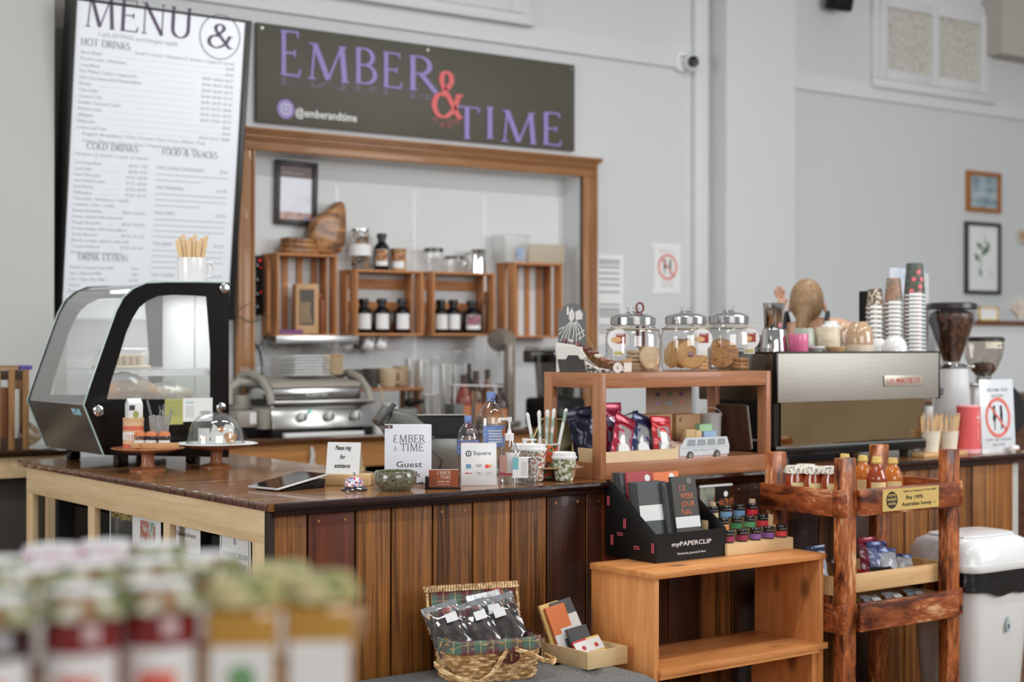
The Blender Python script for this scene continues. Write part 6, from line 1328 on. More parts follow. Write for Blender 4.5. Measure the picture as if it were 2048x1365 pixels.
for q in (.2, .74): obj('wheel', G().cyl((w*q,-.0001,.014),(w*q,-.003,.014),.016,n=24), mat((66,66,64), .4), t); obj('hubcap', G().cyl((w*q,-.003,.014),(w*q,-.0045,.014),.009,n=20), STEEL, t)
sans(t, 'The Road Trip', (w*.5,-.0004,h*.36), .007, GREYINK, w=w*.5); obj('stripe', G().box(.01,-.0006,h*.5,w-.006,0,h*.53), mat((170,190,180), .5), t)
for i, (c, px, y0, ww, dd, lb) in enumerate(((( 196,166,120),1368,858,.05,.03,'kraft soap bar at the left in the van carton'),((206,180,136),1384,860,.03,.03,'second kraft soap bar in the van carton'),((156,196,150),1416,848,.068,.03,'green soap box in the van carton'),((150,176,206),1414,862,.068,.02,'pale blue soap box in the van carton'))):
    X = onY(px, 860, Yb+.06)[0]; zt_ = onY(px, y0, Yb+.06)[1]; yo = Yb+.07 if i == 2 else Yb+.02+.02*(i == 3)+.0*(i)
    tag(obj('soap_box', G().box(X-ww/2,yo,RS+h*.72+.001,X+ww/2,yo+dd,max(RS+h*.72+.012, zt_)), mat(c, .7), bev=.002), lb, 'soap box', 'soap boxes in the van carton')
for px, lb, x_ in ((1328,'left kraft gift box behind the pouches',0),(1384,'right kraft gift box beside the white pail',0)):
    a0, a1, zb, zt_ = fr(px-26,829,px+22,860,RKY+.20); t = thing('gift_box', lb, 'box', (a0, RKY+.215, RS), 0, 'kraft gift boxes'); obj('carton', G().box(0,0,0,a1-a0,.08,zt_-RS), KRAFT, t, bev=.002); obj('print', G().prism([(.01,(zt_-RS)-.022),(.03,(zt_-RS)-.008),(.024,(zt_-RS)-.03)], -.0008, 0), mat((120,90,66), .6), t)
a0, a1, zb, zt_ = fr(1293,777,1384,834,RKY+.30)
t = thing('soap_chart', 'kraft poster card of small coloured product pictures at the back of the rack', 'card', (a0, RKY+.3005, RS)); w = a1-a0; h = H-.056-.075-.01
h = zt_+.006-RS; obj('card', G().box(0,0,0,w,.003,h), mat((182,156,132), .7), t)
pc = [(90,100,110),(120,150,100),(150,80,150),(190,150,190),(160,180,190),(220,140,130)]
for i in range(6): obj('product_picture', G().cbox((w*(.24+.26*(i % 3)), -.0006, h-.030-.035*(i//3)), (.022,.001,.016)), mat(pc[i], .6), t)
sans(t, 'how to choose your soap bar', (w*.5,-.0004,h-.014), .004, DGREY, w=w*.8)
X, _, k = onY(1425, 860, RKY+.24); r = 22*k/FPX
t = thing('white_pail', 'small white enamel pail with a wire handle in the rack', 'pail', (X, RKY+.25, RS), FACE); h = onY(1425,828,RKY+.24)[1]-RS
obj('pail', G().lathe([(0,0),(r*.86,0),(r,h),(r*.96,h),(r*.84,.004)], n=32), mat((206,212,212), .3, coat=.4), t); obj('rim', G().tube([(r*math.cos(a), r*math.sin(a), h) for a in [2*PI*i/28 for i in range(28)]], .003, 6, closed=True), WHITE, t)
obj('handle', G().tube([(r*math.cos(a), -.004, h-.01+.036*math.sin(a)) for a in [PI*i/12 for i in range(13)]], .0015, 5), WHITE, t)
for i, (dx, lb) in enumerate(((0,'front'),(.035,'middle'),(.07,'rear'))):
    X = onY(1480,860,RKY+.2)[0]
    t = thing('menu_book', lb+' dark wooden-backed book leaning at the right end of the rack', 'book', (X+dx-.02, RKY+.12+.05*i, RS+.012), .2, 'books leaning in the rack', ry=rad(-11)); obj('cover', G().box(0,0,0,.012,.13,.185), wood('book cover', (84,56,42), (58,38,28), 'z', 3, .5), t); obj('pages', G().box(.0125,.002,.003,.022,.128,.182), mat((150,140,128), .7), t)
# ================================================================ espresso machine
EY = 4.52
ex0 = onY(1552,760,EY)[0]; ex1 = onY(1880,760,EY)[0]; ezt = onY(1700,703,EY)[1]; ezp = onY(1700,801,EY)[1]; EW = ex1-ex0
def espresso():
    t = thing('espresso_machine', 'large steel espresso machine with a red-lettered badge on the right of the counter', 'espresso machine', (ex0, EY, z0c))
    H = ezt-z0c; Hp = ezp-z0c; ED = .46; side = mat((96,84,72), .25, .7); trim = mat((14,13,12), .3, spec=.3)
    brushed = newmat('brushed steel'); m, nt, p, N, L = brushed; p.inputs['Metallic'].default_value = 1; p.inputs['Roughness'].default_value = .6
    tc = N.new('ShaderNodeTexCoord'); mp_ = N.new('ShaderNodeMapping'); mp_.inputs['Scale'].default_value = (2,2,90); nz = N.new('ShaderNodeTexNoise'); nz.inputs['Scale'].default_value = 3; rp = N.new('ShaderNodeValToRGB')
    rp.color_ramp.elements[0].color = (.40,.38,.34,1); rp.color_ramp.elements[1].color = (.54,.52,.47,1); L.new(tc.outputs['Object'], mp_.inputs['Vector']); L.new(mp_.outputs['Vector'], nz.inputs['Vector']); L.new(nz.outputs['Fac'], rp.inputs['Fac']); L.new(rp.outputs['Color'], p.inputs['Base Color'])
    obj('body', G().box(.004,.012,Hp+.002,EW-.004,ED,H-.004), side, t, bev=.004)
    obj('back_panel', G().box(.012,0,Hp,EW-.008,.011,H-.006), m, t, bev=.002)
    obj('trim_edge', G().box(0,-.002,Hp-.004,.011,.02,H).box(EW-.007,-.002,Hp-.004,EW,.02,H).box(0,-.002,H-.006,EW,ED,H), trim, t, bev=.001)
    # badge
    b0, b1, bz0, bz1 = fr(1767,750,1844,771,EY); b0 -= ex0; b1 -= ex0; bz0 -= z0c; bz1 -= z0c
    bd = obj('badge', G().box(b0,-.006,bz0,b1,-.001,bz1), mat((186,178,164), .35, .3), t, bev=.001)
    red = mat((196,66,46), .4); hh = (bz1-bz0)*.42; zz = (bz0+bz1)/2-hh/2; W = (b1-b0)*.84; x = b0+(b1-b0)*.08
    gl = {'L':[[(0,1),(0,0),(1,0)]],'A':[[(0,0),(0,1),(1,1),(1,0)],[(0,.5),(1,.5)]],'M':[[(0,0),(0,1),(.5,.4),(1,1),(1,0)]],'R':[[(0,0),(0,1),(1,1),(1,.5),(.2,.5),(1,0)]],'Z':[[(0,1),(1,1),(0,0),(1,0)]],'O':[[(0,0),(0,1),(1,1),(1,0),(0,0)]],'C':[[(1,1),(0,1),(0,0),(1,0)]],'T':[[(0,1),(1,1)],[(.5,1),(.5,0)]]}
    s_ = 'LA MARZOCCO'; cw = W/len(s_)
    g = G()
    for i, ch in enumerate(s_):
        if ch == ' ': continue
        for pl_ in gl[ch]:
            for a, b in zip(pl_, pl_[1:]): g.beam((x+i*cw+a[0]*cw*.72, -.0068, zz+a[1]*hh), (x+i*cw+b[0]*cw*.72, -.0068, zz+b[1]*hh), .0026, .0012)
    o = obj('lettering', g, red, bd); o['kind'] = 'stuff'
    obj('underline', G().box(x, -.0072, zz-.006, x+W*.5, -.006, zz-.0045), red, bd)
    # recessed mirror panel and drip base
    mir = mat((190,158,118), .10, 1, var=.25, vs=3, bump=.5, bs=2.2)  # brown of the reflected floor tinted into the mirror colour
    q = PX([(1562,806),(1851,795),(1842,872),(1562,893)], EY+.03, ex0, z0c)
    zm = sum(p[1] for p in q[2:])/2
    obj('mirror_panel', G().prism([(q[0][0],Hp),(q[1][0],Hp),(q[2][0],zm),(q[3][0],zm)], .03, .036), mir, t)
    obj('inner_body', G().box(.05,.037,.10,EW*.88,ED-.02,Hp), trim, t)
    for a in (0, .012): obj('side_pillar', G().box(a+.0,.006,zm-.02,a+.008,.03,Hp-.004), mat((70,66,60), .2, .6), t)
    obj('drip_base', G().box(.0,.0,.035,q[2][0],ED,zm-.002), trim, t, bev=.004); obj('base_edge', G().box(.0,-.002,zm-.012,q[2][0],.0,zm-.004), STEEL, t)
    for a in (.05, q[2][0]-.10):
        for b in (.02, ED-.08): obj('foot', G().box(a,b,0,a+.045,b+.05,.036), mat((80,78,74), .4), t)
    # working side, seen from behind the counter
    for a in (.22, .52, .8): obj('group_head', G().cyl((a,ED+.0,Hp-.02),(a,ED+.12,Hp-.02),.04).cyl((a,ED+.08,Hp-.03),(a,ED+.08,Hp-.09),.035), CHROME, t)
    obj('cup_rail', G().tube([(.01,.02,H+.0),(.01,.02,H+.012),(.01,ED-.02,H+.012)], .003, 6), STEEL, t)
    return H
EH = espresso(); zE = ezt+.0005
def onE(name, label, cat, px, wpx, y0, Y, prof, m, group=None, n=32, hx=None, parts=None, y1=None):
    x, z, k = onY(px, y0, Y); r = wpx/2*k/FPX; h = z-zE
    t = thing(name, label, cat, (x, Y, zE), FACE, group); obj('body', G().lathe([(a*r, b*h) for a, b in prof], n=n), m, t)
    if parts: parts(t, r, h)
    return t, r, h
chm = mat((214,212,208), .05, 1, var=0)
UP = [(0,.02),(.80,0),(.82,.02),(1,.97),(1.02,1),(.97,.99),(.78,.04),(0,.04)]; DN = [(1,0),(1.01,.02),(.82,.97),(.78,1),(0,1)]
a_, r_, h_ = onE('steel_tin', 'wide steel shaker tin under the narrower one on the espresso machine', 'shaker', 1548, 55, 658, EY+.17, [(1,0),(1,.04),(.86,.96),(.83,1),(0,1)], chm, 'steel tins on the machine')
x, z, k = onY(1547, 606, EY+.17); r = 21*k/FPX
t = thing('steel_tin', 'narrow steel tin standing on the wide one', 'shaker', (x, EY+.17, zE+h_+.0005), FACE, 'steel tins on the machine'); h = z-zE-h_
obj('body', G().lathe([(0,.02*h),(r*.82,0),(r*.86,.02*h),(r,h),(r*.96,h),(r*.8,.05*h),(0,.05*h)], n=32), chm, t)
onE('steel_tin', 'small steel cup at the left end of the machine top', 'shaker', 1516, 22, 670, EY+.30, UP, chm, 'steel tins on the machine')
def hnd(m, s=1): return lambda t, r, h: obj('handle', G().tube([(s*r*.9,0,h*.8),(s*r*1.35,0,h*.7),(s*r*1.35,0,h*.35),(s*r*.9,0,h*.2)], r*.1, 8), m, t)
pk = mat((220,110,150), .3, coat=.4); onE('pink_cup', 'small pink cup on the espresso machine', 'cup', 1597, 40, 668, EY+.09, [(.93,0),(.97,.05),(1,.9),(.95,1),(0,1)], pk)
onE('grey_green_cup', 'grey-green stoneware cup behind the pink cup', 'cup', 1608, 46, 656, EY+.20, DN, spots('stoneware', [(148,160,148),(170,178,164),(130,140,130)], 12, .4, .3))
onE('white_saucer', 'white saucer in front of the grey-green cup', 'saucer', 1632, 36, 692, EY+.08, [(0,0),(.6,0),(1,.7),(1,1),(0,.8)], mugw)
onE('cream_pot', 'cream and tan stoneware pot upside down on the machine', 'cup', 1655, 50, 654, EY+.15, [(.95,0),(1,.05),(1,.6),(.98,1),(0,1)], spots('cream stoneware', [(206,190,160),(222,212,190),(196,170,130)], 10, .35, .3, stretch=(1,1,3)))
onE('white_cup', 'white cup upside down behind the cream pot', 'cup', 1662, 54, 642, EY+.26, [(1,0),(.95,.5),(.7,.85),(.5,.9),(.48,1),(0,1)], mugw)
tn = mat((184,152,122), .12, coat=.8)
t, r, h = onE('tan_mug', 'glossy tan mug upside down in the middle of the machine top', 'mug', 1719, 56, 643, EY+.12, [(1,0),(1.01,.05),(1.0,.35),(.95,.62),(.78,.85),(.5,.96),(.48,1),(.42,.97),(0,.96)], tn, parts=lambda t, r, h: (obj('glaze_band', G().lathe([(r*1.012,0),(r*1.018,h*.06),(r*1.012,h*.22)], n=32), mat((216,200,176), .2, coat=.6), t), hnd(tn, -1)(t, r, h)))
onE('tan_mug', 'second tan mug behind the glossy one, its top just showing', 'mug', 1690, 50, 646, EY+.27, [(1,0),(1,.4),(.78,.85),(.5,1),(0,1)], mat((196,170,140), .15, coat=.6))
for px, w_, y0, Y, lb in ((1758,36,676,EY+.20,'left white bowl upside down beside the tan mug'),(1790,50,672,EY+.12,'right white bowl upside down beside the tan mug')): onE('white_bowl', lb, 'bowl', px, w_, y0, Y, [(1,0),(.96,.35),(.75,.75),(.45,.95),(0,1)], mugw, 'white bowls on the machine')
onE('biscuit_plate', 'wooden saucer under the cream pot on the machine', 'saucer', 1672, 40, 693, EY+.05, [(0,0),(.8,0),(1,.8),(1,1),(0,1)], mat((190,150,104), .5))
# inverted stacks of patterned paper cups
def band(cols, sc): return spots('cup print', cols, sc, .5, kind='vorc')
rimpat = spots('cup rim print', [(226,226,222),(90,96,90),(224,224,220),(206,150,130),(228,228,224),(130,150,150)], 26, .5, kind='vorc', stretch=(1,1,.02))
def cstack(px, wpx, ytop, yrim, ybot, Y, n, m, nm, grp):
    x, zt_, k = onY(px, ytop, Y); zr = onY(px, yrim, Y)[1]; zb = zE; r = wpx/2*k/FPX; hc = zt_-zr; st = (zr-zb)/(n-1) if n > 1 else 0
    t = thing('paper_cup', 'x', 'cup', (x, Y, zb), FACE, grp)
    obj('cup', G().lathe([(r*.965,.004),(r*.73,hc-.001),(r*.72,hc),(r*.68,hc-.004),(0,hc-.004)], n=32), m, t); obj('rim', G().lathe([(r,0),(r*1.015,.003),(r,.006),(r*.95,.006)], n=32), WHITE, t)
    obj('printed_base', G().lathe([(r*.97,.006),(r*.955,min(.014,st*.95))], n=32), rimpat, t)
    t['label'] = 'lowest inverted paper cup of the '+nm
    for i in range(1, n):
        lb = 'inverted paper cup, '+(ORD[i] if i < n-1 else 'topmost')+(' from the bottom' if i < n-1 else '')+' of the '+nm
        last = dup(t, (x, Y, zb+st*i), label=lb)
    return last, r, hc
g3 = 'inverted paper cups on the machine'
lst, lr, lh = cstack(1829, 44, 526, 592, 698, EY+.20, 15, spots('botanical print', [(66,74,70),(84,96,84),(60,66,62),(100,84,60),(74,84,78),(80,90,82),(74,84,78),(206,104,110)], 90, .5, kind='vorc'), 'tallest stack, dark green with pink dots', g3)
for a_, b_ in ((-1.25,.28),(-1.9,.5),(-1.35,.72),(-2.1,.15),(-1.0,.5)): obj('pink_dot', G().ball((0,0,0), .011, 1, .08, 1, 14, 8).rot(a_+PI/2).move(lr*(.98-.25*b_)*math.cos(a_), lr*(.98-.25*b_)*math.sin(a_), lh*b_), mat((220,110,120), .5), lst)
cstack(1787, 38, 556, 608, 690, EY+.26, 12, spots('abstract print', [(120,96,82),(160,120,96),(110,104,92),(186,170,150)], 20, .5), 'middle stack, brown abstract print', g3)
cstack(1750, 36, 577, 617, 690, EY+.32, 10, spots('fleck print', [(84,66,54),(206,196,180),(110,84,64),(60,50,44)], 120, .5, kind='vorc'), 'shortest stack, brown fleck print', g3)
# photo cards and small black speaker behind the stacks
a0, a1, zb, zt_ = fr(1780,536,1853,600,EY+.40)
tag(obj('photo_card', G().box(a0,EY+.40,zE,a1-.02,EY+.403,zt_), spots('sky photo', [(120,130,170),(190,200,214),(214,216,220)], 8, .4)), 'blue sky photo card standing behind the cup stacks', 'card')
tag(obj('clear_sleeve', G().box(a1-.018,EY+.41,zE,a1+.03,EY+.412,zt_-.02), HAZY), 'frosted sleeve behind the tallest cup stack', 'card sleeve')
a0, a1, zb, zt_ = fr(1724,582,1738,690,EY+.42); tag(obj('black_speaker', G().box(a0,EY+.40,zE,a1+.06,EY+.44,zt_), BLACK, bev=.003), 'slim black box standing behind the shortest cup stack', 'speaker')
# ================================================================ grinders
def grinder(label, px, Y, s, beans, body):
    x, _, k = onY(px, 700, Y); mp = k/FPX
    t = thing('coffee_grinder', label, 'grinder', (x, Y, z0c), FACE, 'coffee grinders'); Z = lambda y: onY(px, y, Y)[1]-z0c
    return t, mp, Z
t, mp, Z = grinder('white coffee grinder with a cone hopper full of beans', 1903, 4.78, 1, True, None)
hg = glass('hopper glass', (.93,.90,.87), .25, .02)
R1 = 49*mp
obj('hopper', G().lathe([(R1*.96,Z(616)),(R1*.96,Z(632)),(R1*.93,Z(642)),(17*mp,Z(722)),(16*mp,Z(730))], n=44), hg, t)
obj('hopper_lid', G().lathe([(R1,Z(618)),(R1*1.03,Z(616)),(R1*1.0,Z(607)),(R1*.8,Z(604.5)),(0,Z(604.5))], n=44), mat((44,40,38), .3), t)
beanm = spots('coffee beans', [(52,32,22),(92,58,40),(66,42,30),(40,26,18),(110,74,52)], 75, .4, .3, kind='vorc', bump=.5)
pf = [(R1*.2,Z(619)+.004),(R1*.6,Z(620)),(R1*.86,Z(627)),(R1*.90,Z(641)),(15.5*mp,Z(722)),(0,Z(724))]
obj('beans', G().lathe([(0,Z(617))]+pf, n=40), beanm, t)
obj('collar', G().lathe([(18*mp,Z(730)),(22*mp,Z(727)),(34*mp,Z(731)),(34*mp,Z(736))], n=32), CHROME, t)
obj('adjust_bar', G().box(-36*mp,-.02,Z(736),44*mp,.02,Z(730)), STEEL, t, bev=.003)
gwh = mat((218,220,220), .2, coat=.5, var=0)
obj('body', G().lathe([(0,0),(36*mp,0),(37*mp,.02),(36*mp,Z(735)*.5),(33*mp,Z(735)),(0,Z(735))], n=40, sx=1, sy=1), gwh, t); obj('side_cheek', G().box(-30*mp,-.05,.03,-18*mp,.08,Z(738)), gwh, t, bev=.01)
for i in range(3): obj('vent_line', G().box(-37*mp,-.062,Z(777+5*i),-12*mp,-.060,Z(775+5*i)), BLACK, t)
obj('dose_chute', G().lathe([(12*mp,.0),(16*mp,.06),(17*mp,.1),(12*mp,.14)], c=(46*mp,0,Z(880)), n=24), glass('doser glass', (.8,.76,.7), .25, .03), t); obj('ground_coffee', G().ball((46*mp,0,Z(862)), .03, .5, .5, 1), mat((130,96,66), .9, var=.3, vs=80), t)
t, mp, Z = grinder('second grinder with a smoky half-empty hopper beside the first', 1967, 4.83, 1, False, None)
R2 = 40*mp
sm_ = glass('smoky hopper', (.82,.78,.74), .25, .03)
obj('hopper', G().lathe([(R2,Z(680)),(R2*1.0,Z(695)),(R2*.9,Z(715)),(R2*.62,Z(740)),(14*mp,Z(752))], n=40), sm_, t); obj('hopper_lid', G().lathe([(R2*1.03,Z(682)),(R2*1.03,Z(676)),(R2*.9,Z(673)),(0,Z(673))], n=40), mat((48,46,44), .3), t)
obj('hopper_sticker', G().lathe([(R2*1.005,Z(696)),(R2*1.005,Z(683))], n=10, a0=-PI/2-.2, a1=-PI/2+.75), mat((206,200,180), .6), t)
obj('arrow_mark', G().box(R2*.42,-R2*.94,Z(690.5),R2*.62,-R2*.86,Z(689.3)), INK, t)
obj('shutter', G().prism([(-R2*.3,Z(736)),(R2*.1,Z(712)),(R2*.25,Z(722)),(R2*.2,Z(742))], -.005, .005), mat((206,200,190), .4), t)
obj('beans', G().lathe([(0,Z(722)),(R2*.5,Z(726)),(R2*.6,Z(738)),(13*mp,Z(751)),(0,Z(752))], n=30), beanm, t)
obj('collar', G().cyl((0,0,Z(765)),(0,0,Z(752)),16*mp), CHROME, t); obj('body', G().box(-26*mp,-.05,0,28*mp,.12,Z(765)), gwh, t, bev=.02); obj('shelf_plate', G().box(-30*mp,-.07,Z(770),30*mp,.12,Z(766)), STEEL, t, bev=.002)
# black discs standing against the half wall
for i, (px, py, rr, Y, lb) in enumerate(((1992,738,54,4.99,'front black round tray standing behind the restricted access sign'),(2000,732,58,5.04,'rear black round tray behind the front one'))):
    x, z, k = onY(px, py, Y); r = rr*k/FPX
    t = thing('round_tray', lb, 'tray', (x, Y, z0c+r), FACE*.5, 'black round trays', rx=rad(-6))
    g = G(); g.mark(); g.lathe([(0,0),(r*.62,0),(r*.64,.004),(r*.8,.004),(r*.82,.0),(r*.97,.002),(r,.006),(r*.98,.014),(0,.012)], n=52); g.rot(rad(90), 'X'); obj('disc', g, mat((22,20,19), .55, spec=.2), t)
# wooden riser with ribbed stick cups
b0, b1, bz0, bz1 = fr(1838,899,1925,914,4.50)
tag(obj('wooden_coaster_board', G().box(b0,4.47,z0c,b1,4.58,z0c+.018), mat((200,160,110), .5), bev=.003), 'small pale wooden board under the ribbed stick cups', 'board')
rib = mat((222,216,200), .4)
for px, lb in ((1861,'left'),(1898,'right')):
    x, _, k = onY(px, 880, 4.525); r = 18.5*k/FPX; h = onY(px,862,4.525)[1]-z0c-.0185
    t = thing('ribbed_cup', lb+' cream ribbed cup holding wooden paddles', 'cup', (x, 4.525, z0c+.0185), FACE, 'ribbed cups of stirrers')
    obj('cup', G().grid(lambda u, v: (r*(.78+.22*v)*(1+.025*math.cos(2*PI*u*28))*math.cos(2*PI*u), r*(.78+.22*v)*(1+.025*math.cos(2*PI*u*28))*math.sin(2*PI*u), h*v), 112, 3, cu=True).lathe([(0,.002),(r*.77,.002)], n=24), rib, t)
    obj('rim', G().tube([(r*1.01*math.cos(a), r*1.01*math.sin(a), h) for a in [2*PI*i/28 for i in range(28)]], .002, 6, closed=True), rib, t)
    random.seed(px)
    for i in range(8):
        a = (i-3.5)*.035*(1 if px > 1880 else .9)+random.uniform(-.01,.01)+(.03 if px < 1880 else .02); dx = (i-3.5)*r*.19; ln = h+random.uniform(.055,.085)
        tag(obj('wooden_paddle', G().mark().box(-.0055,-.0008,.004,.0055,.0008,ln-.006).cyl((0,-.0008,ln-.006),(0,.0008,ln-.006),.0055,n=12).rot(a, 'Y').move(dx, random.uniform(-.4,.4)*r, 0), mat((210,176,132), .7), loc=(x, 4.525, z0c+.0185), rot=(0,0,FACE)), 'wooden paddle stick, '+ORD[i]+' from the left in the '+lb+' ribbed cup', 'stirrer', 'paddle sticks in the ribbed cups')
x, _, k = onY(1861, 830, 4.66); r = 14*k/FPX
t = thing('spoon_jar', 'small white jar of dark-topped spoons behind the left ribbed cup', 'jar', (x, 4.68, z0c), FACE); h = onY(1861,812,4.66)[1]-z0c; obj('jar', G().lathe([(0,0),(r,0),(r*.85,h),(r*.8,h),(r*.8,.01)], n=24), mugw, t)
for i in range(5): obj('spoon', G().tube([((i-2)*.006,0,.05),((i-2)*.009,.004*(i % 2),h+.01)], .0018, 5).ball(((i-2)*.0095,0,h+.018), .008, .8, .3, 1.2, 10, 6), mat((120,84,62), .3, .5), t)
# pink speaker canister
x, y, mp, r = base(1937, 909, 23.5)
t = thing('pink_canister', 'tall coral pink portable canister with white cross mark', 'canister', (x, y, z0c), FACE); pkm = mat((218,92,92), .55, bump=.15, bs=300)
h = (909-812)*mp
obj('body', G().lathe([(0,.002),(r*.9,0),(r,.006),(r*1.0,h*.97),(r*.9,h),(0,h)], n=36), pkm, t); obj('base_cap', G().lathe([(r*.92,0),(r*1.03,.006),(r*1.03,.024)], n=36), mat((232,170,176), .4), t); obj('top_cap', G().lathe([(r*1.0,h*.955),(r*.98,h*1.0),(r*.7,h*1.012),(0,h*1.012)], n=36), mat((236,160,166), .4), t)
def curved(z0, z1, a0, a1, nm='white_mark'): obj(nm, G().lathe([(r+.0012,z0),(r+.0012,z1)], n=6, a0=-PI/2+a0, a1=-PI/2+a1), WHITE, t)
curved(h*.62,h*.88,.62,.68); curved(h*.75,h*.77,.42,.9); curved(h*.28,h*.56,.62,.66); 
for i in range(3): curved(h*.90,h*.91,.56+.08*i,.60+.08*i)
# restricted sign
X, Y, k = onZ(1999, 905); mp = k/FPX; w = 32.5*mp/.60; h = 147*mp
t = thing('restricted_access_sign', 'acrylic table sign with two figures in a red crossed circle', 'sign', (X, Y, z0c), 0, rx=rad(-3))
obj('holder', G().box(-w,0,0,w,.005,h).box(-w,.0051,0,w,.07,.004), mat((214,220,224), .15, coat=.4), t, bev=.001)
dg = mat((110,112,116), .6)
serif(t, 'RESTRICTED', (0,-.0008,h*.835), .0135, dg, w=w*1.25, ext=.0003); serif(t, 'ACCESS', (0,-.0008,h*.755), .0135, dg, w=w*.75, ext=.0003)
nosign(t, 0, h*.48, w*.74, None, y=-.0012)
serif(t, 'STAFF ONLY BEYOND', (0,-.0008,h*.165), .0105, dg, w=w*1.5, ext=.0003); serif(t, 'THIS POINT', (0,-.0008,h*.095), .0105, dg, w=w*.8, ext=.0003)
# things low at the far right edge, behind the counter
tag(obj('storage_cabinet', G().box(onY(2035,850,6.2)[0],6.2,0,onY(2035,850,6.2)[0]+.8,6.6,onY(2040,790,6.2)[1]), wood('dark cabinet', (96,64,44), (66,44,32), 'x', 1, .5), bev=.004), 'dark timber cabinet at the far right beyond the counter', 'cabinet')
t = thing('hose_fitting', 'small white fitting lying on the far right of the counter', 'fitting', (*onZ(2040,906)[:2], z0c)); obj('fitting', G().cyl((0,.05,.02),(.05,.05,.02),.012), WHITE, t)
# ================================================================ person behind the machine
def person():
    K = 7.7; X, Y, zt_ = atK(1614, 557, K); mp = K/FPX
    t = thing('person', 'person seen from behind with a blonde ponytail and black strappy top', 'person', (X, Y, 0), FACE-.33)
    S = zt_      # crown height
    skin = mat((206,160,130), .55, var=.05, vs=12); hair = spots('blonde hair', [(104,78,52),(140,108,76),(158,128,92),(120,90,62)], 9, .5, .1, stretch=(14,14,.6), bump=.2)
    b = bmesh.new(); lay = b.verts.layers.skin.verify()
    def V(x, y, z, r, rx=None, root=False):
        v = b.verts.new((x, y, z)); v[lay].radius = (r, rx or r); v[lay].use_root = root; return v
    def chain(a, pts):
        for p in pts:
            v = V(*p); b.edges.new((a, v)); a = v
        return a
    sc = S/1.72; q = lambda z: z*sc
    pelvis = V(0,0,q(.93),.15*sc,.11*sc,True)
    chest = chain(pelvis, [(0,.0,q(1.08),.125*sc,.09*sc),(0,.0,q(1.24),.145*sc,.10*sc),(0,.005,q(1.42),.14*sc,.085*sc)])
    neck = chain(chest, [(0,.01,q(1.50),.060*sc,.058*sc),(0,.012,q(1.54),.048*sc,.05*sc)])
    head = chain(neck, [(0,-.0,q(1.585),.070*sc,.080*sc),(0,-.005,q(1.63),.074*sc,.088*sc),(0,.0,q(1.68),.05*sc,.06*sc)])
    # right arm (to the photo right) resting forward, left arm raised to the left
    chain(chest, [(.12,.0,q(1.50),.050*sc),(.215,.0,q(1.49),.048*sc),(.23,.06,q(1.12),.042*sc),(.20,.20,q(.98),.036*sc),(.16,.32,q(1.0),.026*sc)])
    hand = chain(chest, [(-.12,.0,q(1.475),.052*sc),(-.19,.04,q(1.47),.046*sc),(-.20,.16,q(1.47),.036*sc),(-.185,.24,q(1.51),.030*sc),(-.172,.25,q(1.585),.021*sc),(-.17,.25,q(1.61),.020*sc,.012*sc)])
    for i in range(4): chain(hand, [(-.190+.012*i,.25,q(1.645),.008),(-.195+.014*i,.245,q(1.67)+.006*(1 if i in (1,2) else -1),.007),(-.197+.016*i,.235,q(1.69)+.008*(1 if i in (1,2) else -1),.006)])
    chain(hand, [(-.147,.245,q(1.615),.009),(-.132,.24,q(1.635),.008)])
    for s in (-1, 1): chain(pelvis, [(s*.09,0,q(.86),.09*sc),(s*.10,0,q(.48),.06*sc),(s*.10,.01,q(.25),.05*sc),(s*.10,.02,q(.09),.04*sc),(s*.10,.12,q(.04),.035*sc)])
    me = bpy.data.meshes.new('body'); b.to_mesh(me); b.free(); me.materials.append(skin)
    o = link('body', me, t); sm = o.modifiers.new('skin', 'SKIN'); sm.use_smooth_shade = True; ss = o.modifiers.new('sub', 'SUBSURF'); ss.levels = 1; ss.render_levels = 2
    # hair: cap following the skull, gathered low, with a plaited tail
    cz_ = q(1.615); g = G()
    g.ball((0,-.012,cz_), .090*sc, .88, 1.02, 1.18, 28, 18); obj('hair', g, hair, t)
    pts = [(0,-.095*sc,q(1.58)),(.0,-.118*sc,q(1.52)),(-.01,-.118*sc,q(1.46)),(-.02,-.115*sc,q(1.38)),(-.03,-.12*sc,q(1.29))]
    g = G(); g.tube(pts, [.045*sc,.034*sc,.026*sc,.024*sc,.012*sc], 12)
    for i in range(6): g.ball((-.004*i,-.118*sc-.006,q(1.50-.032*i)), .027*sc, 1.05, .8, .7, 12, 8)
    obj('plait', g, hair, t)
    for s in (-1, 1): obj('ear', G().ball((s*.082*sc,.005,q(1.585)), .018*sc, .5, .8, 1.3, 10, 8), skin, t)
    # face on the far side
    obj('nose', G().ball((0,.088*sc,q(1.575)), .014*sc, .8, 1.2, 1.3, 10, 8), skin, t)
    for s in (-1, 1): obj('eye', G().ball((s*.03,.076*sc,q(1.60)), .011, n=10, m=8), WHITE, t)
    obj('mouth', G().ball((0,.082*sc,q(1.535)), .018*sc, 1.2, .4, .4, 10, 8), mat((176,96,88), .5), t)
    top_ = mat((30,30,34), .7)
    obj('strappy_top', G().lathe([(.150*sc,q(.98)),(.133*sc,q(1.08)),(.148*sc,q(1.2)),(.160*sc,q(1.285))], n=32, sx=1.06, sy=.80), top_, t, thick=.003)
    for s in (-1, 1): obj('strap', G().tube([(s*.085,-.12*sc,q(1.28)),(s*.095,-.108*sc,q(1.42)),(s*.10,-.065*sc,q(1.51)),(s*.10,.0,q(1.56)),(s*.085,.07*sc,q(1.46)),(s*.08,.10*sc,q(1.28))], .011*sc, 8), top_, t)
    obj('trousers', G().lathe([(.155*sc,q(.70)),(.175*sc,q(.85)),(.158*sc,q(.99))], n=28, sx=1.08, sy=.82), mat((44,48,60), .8), t, thick=.003)
person()
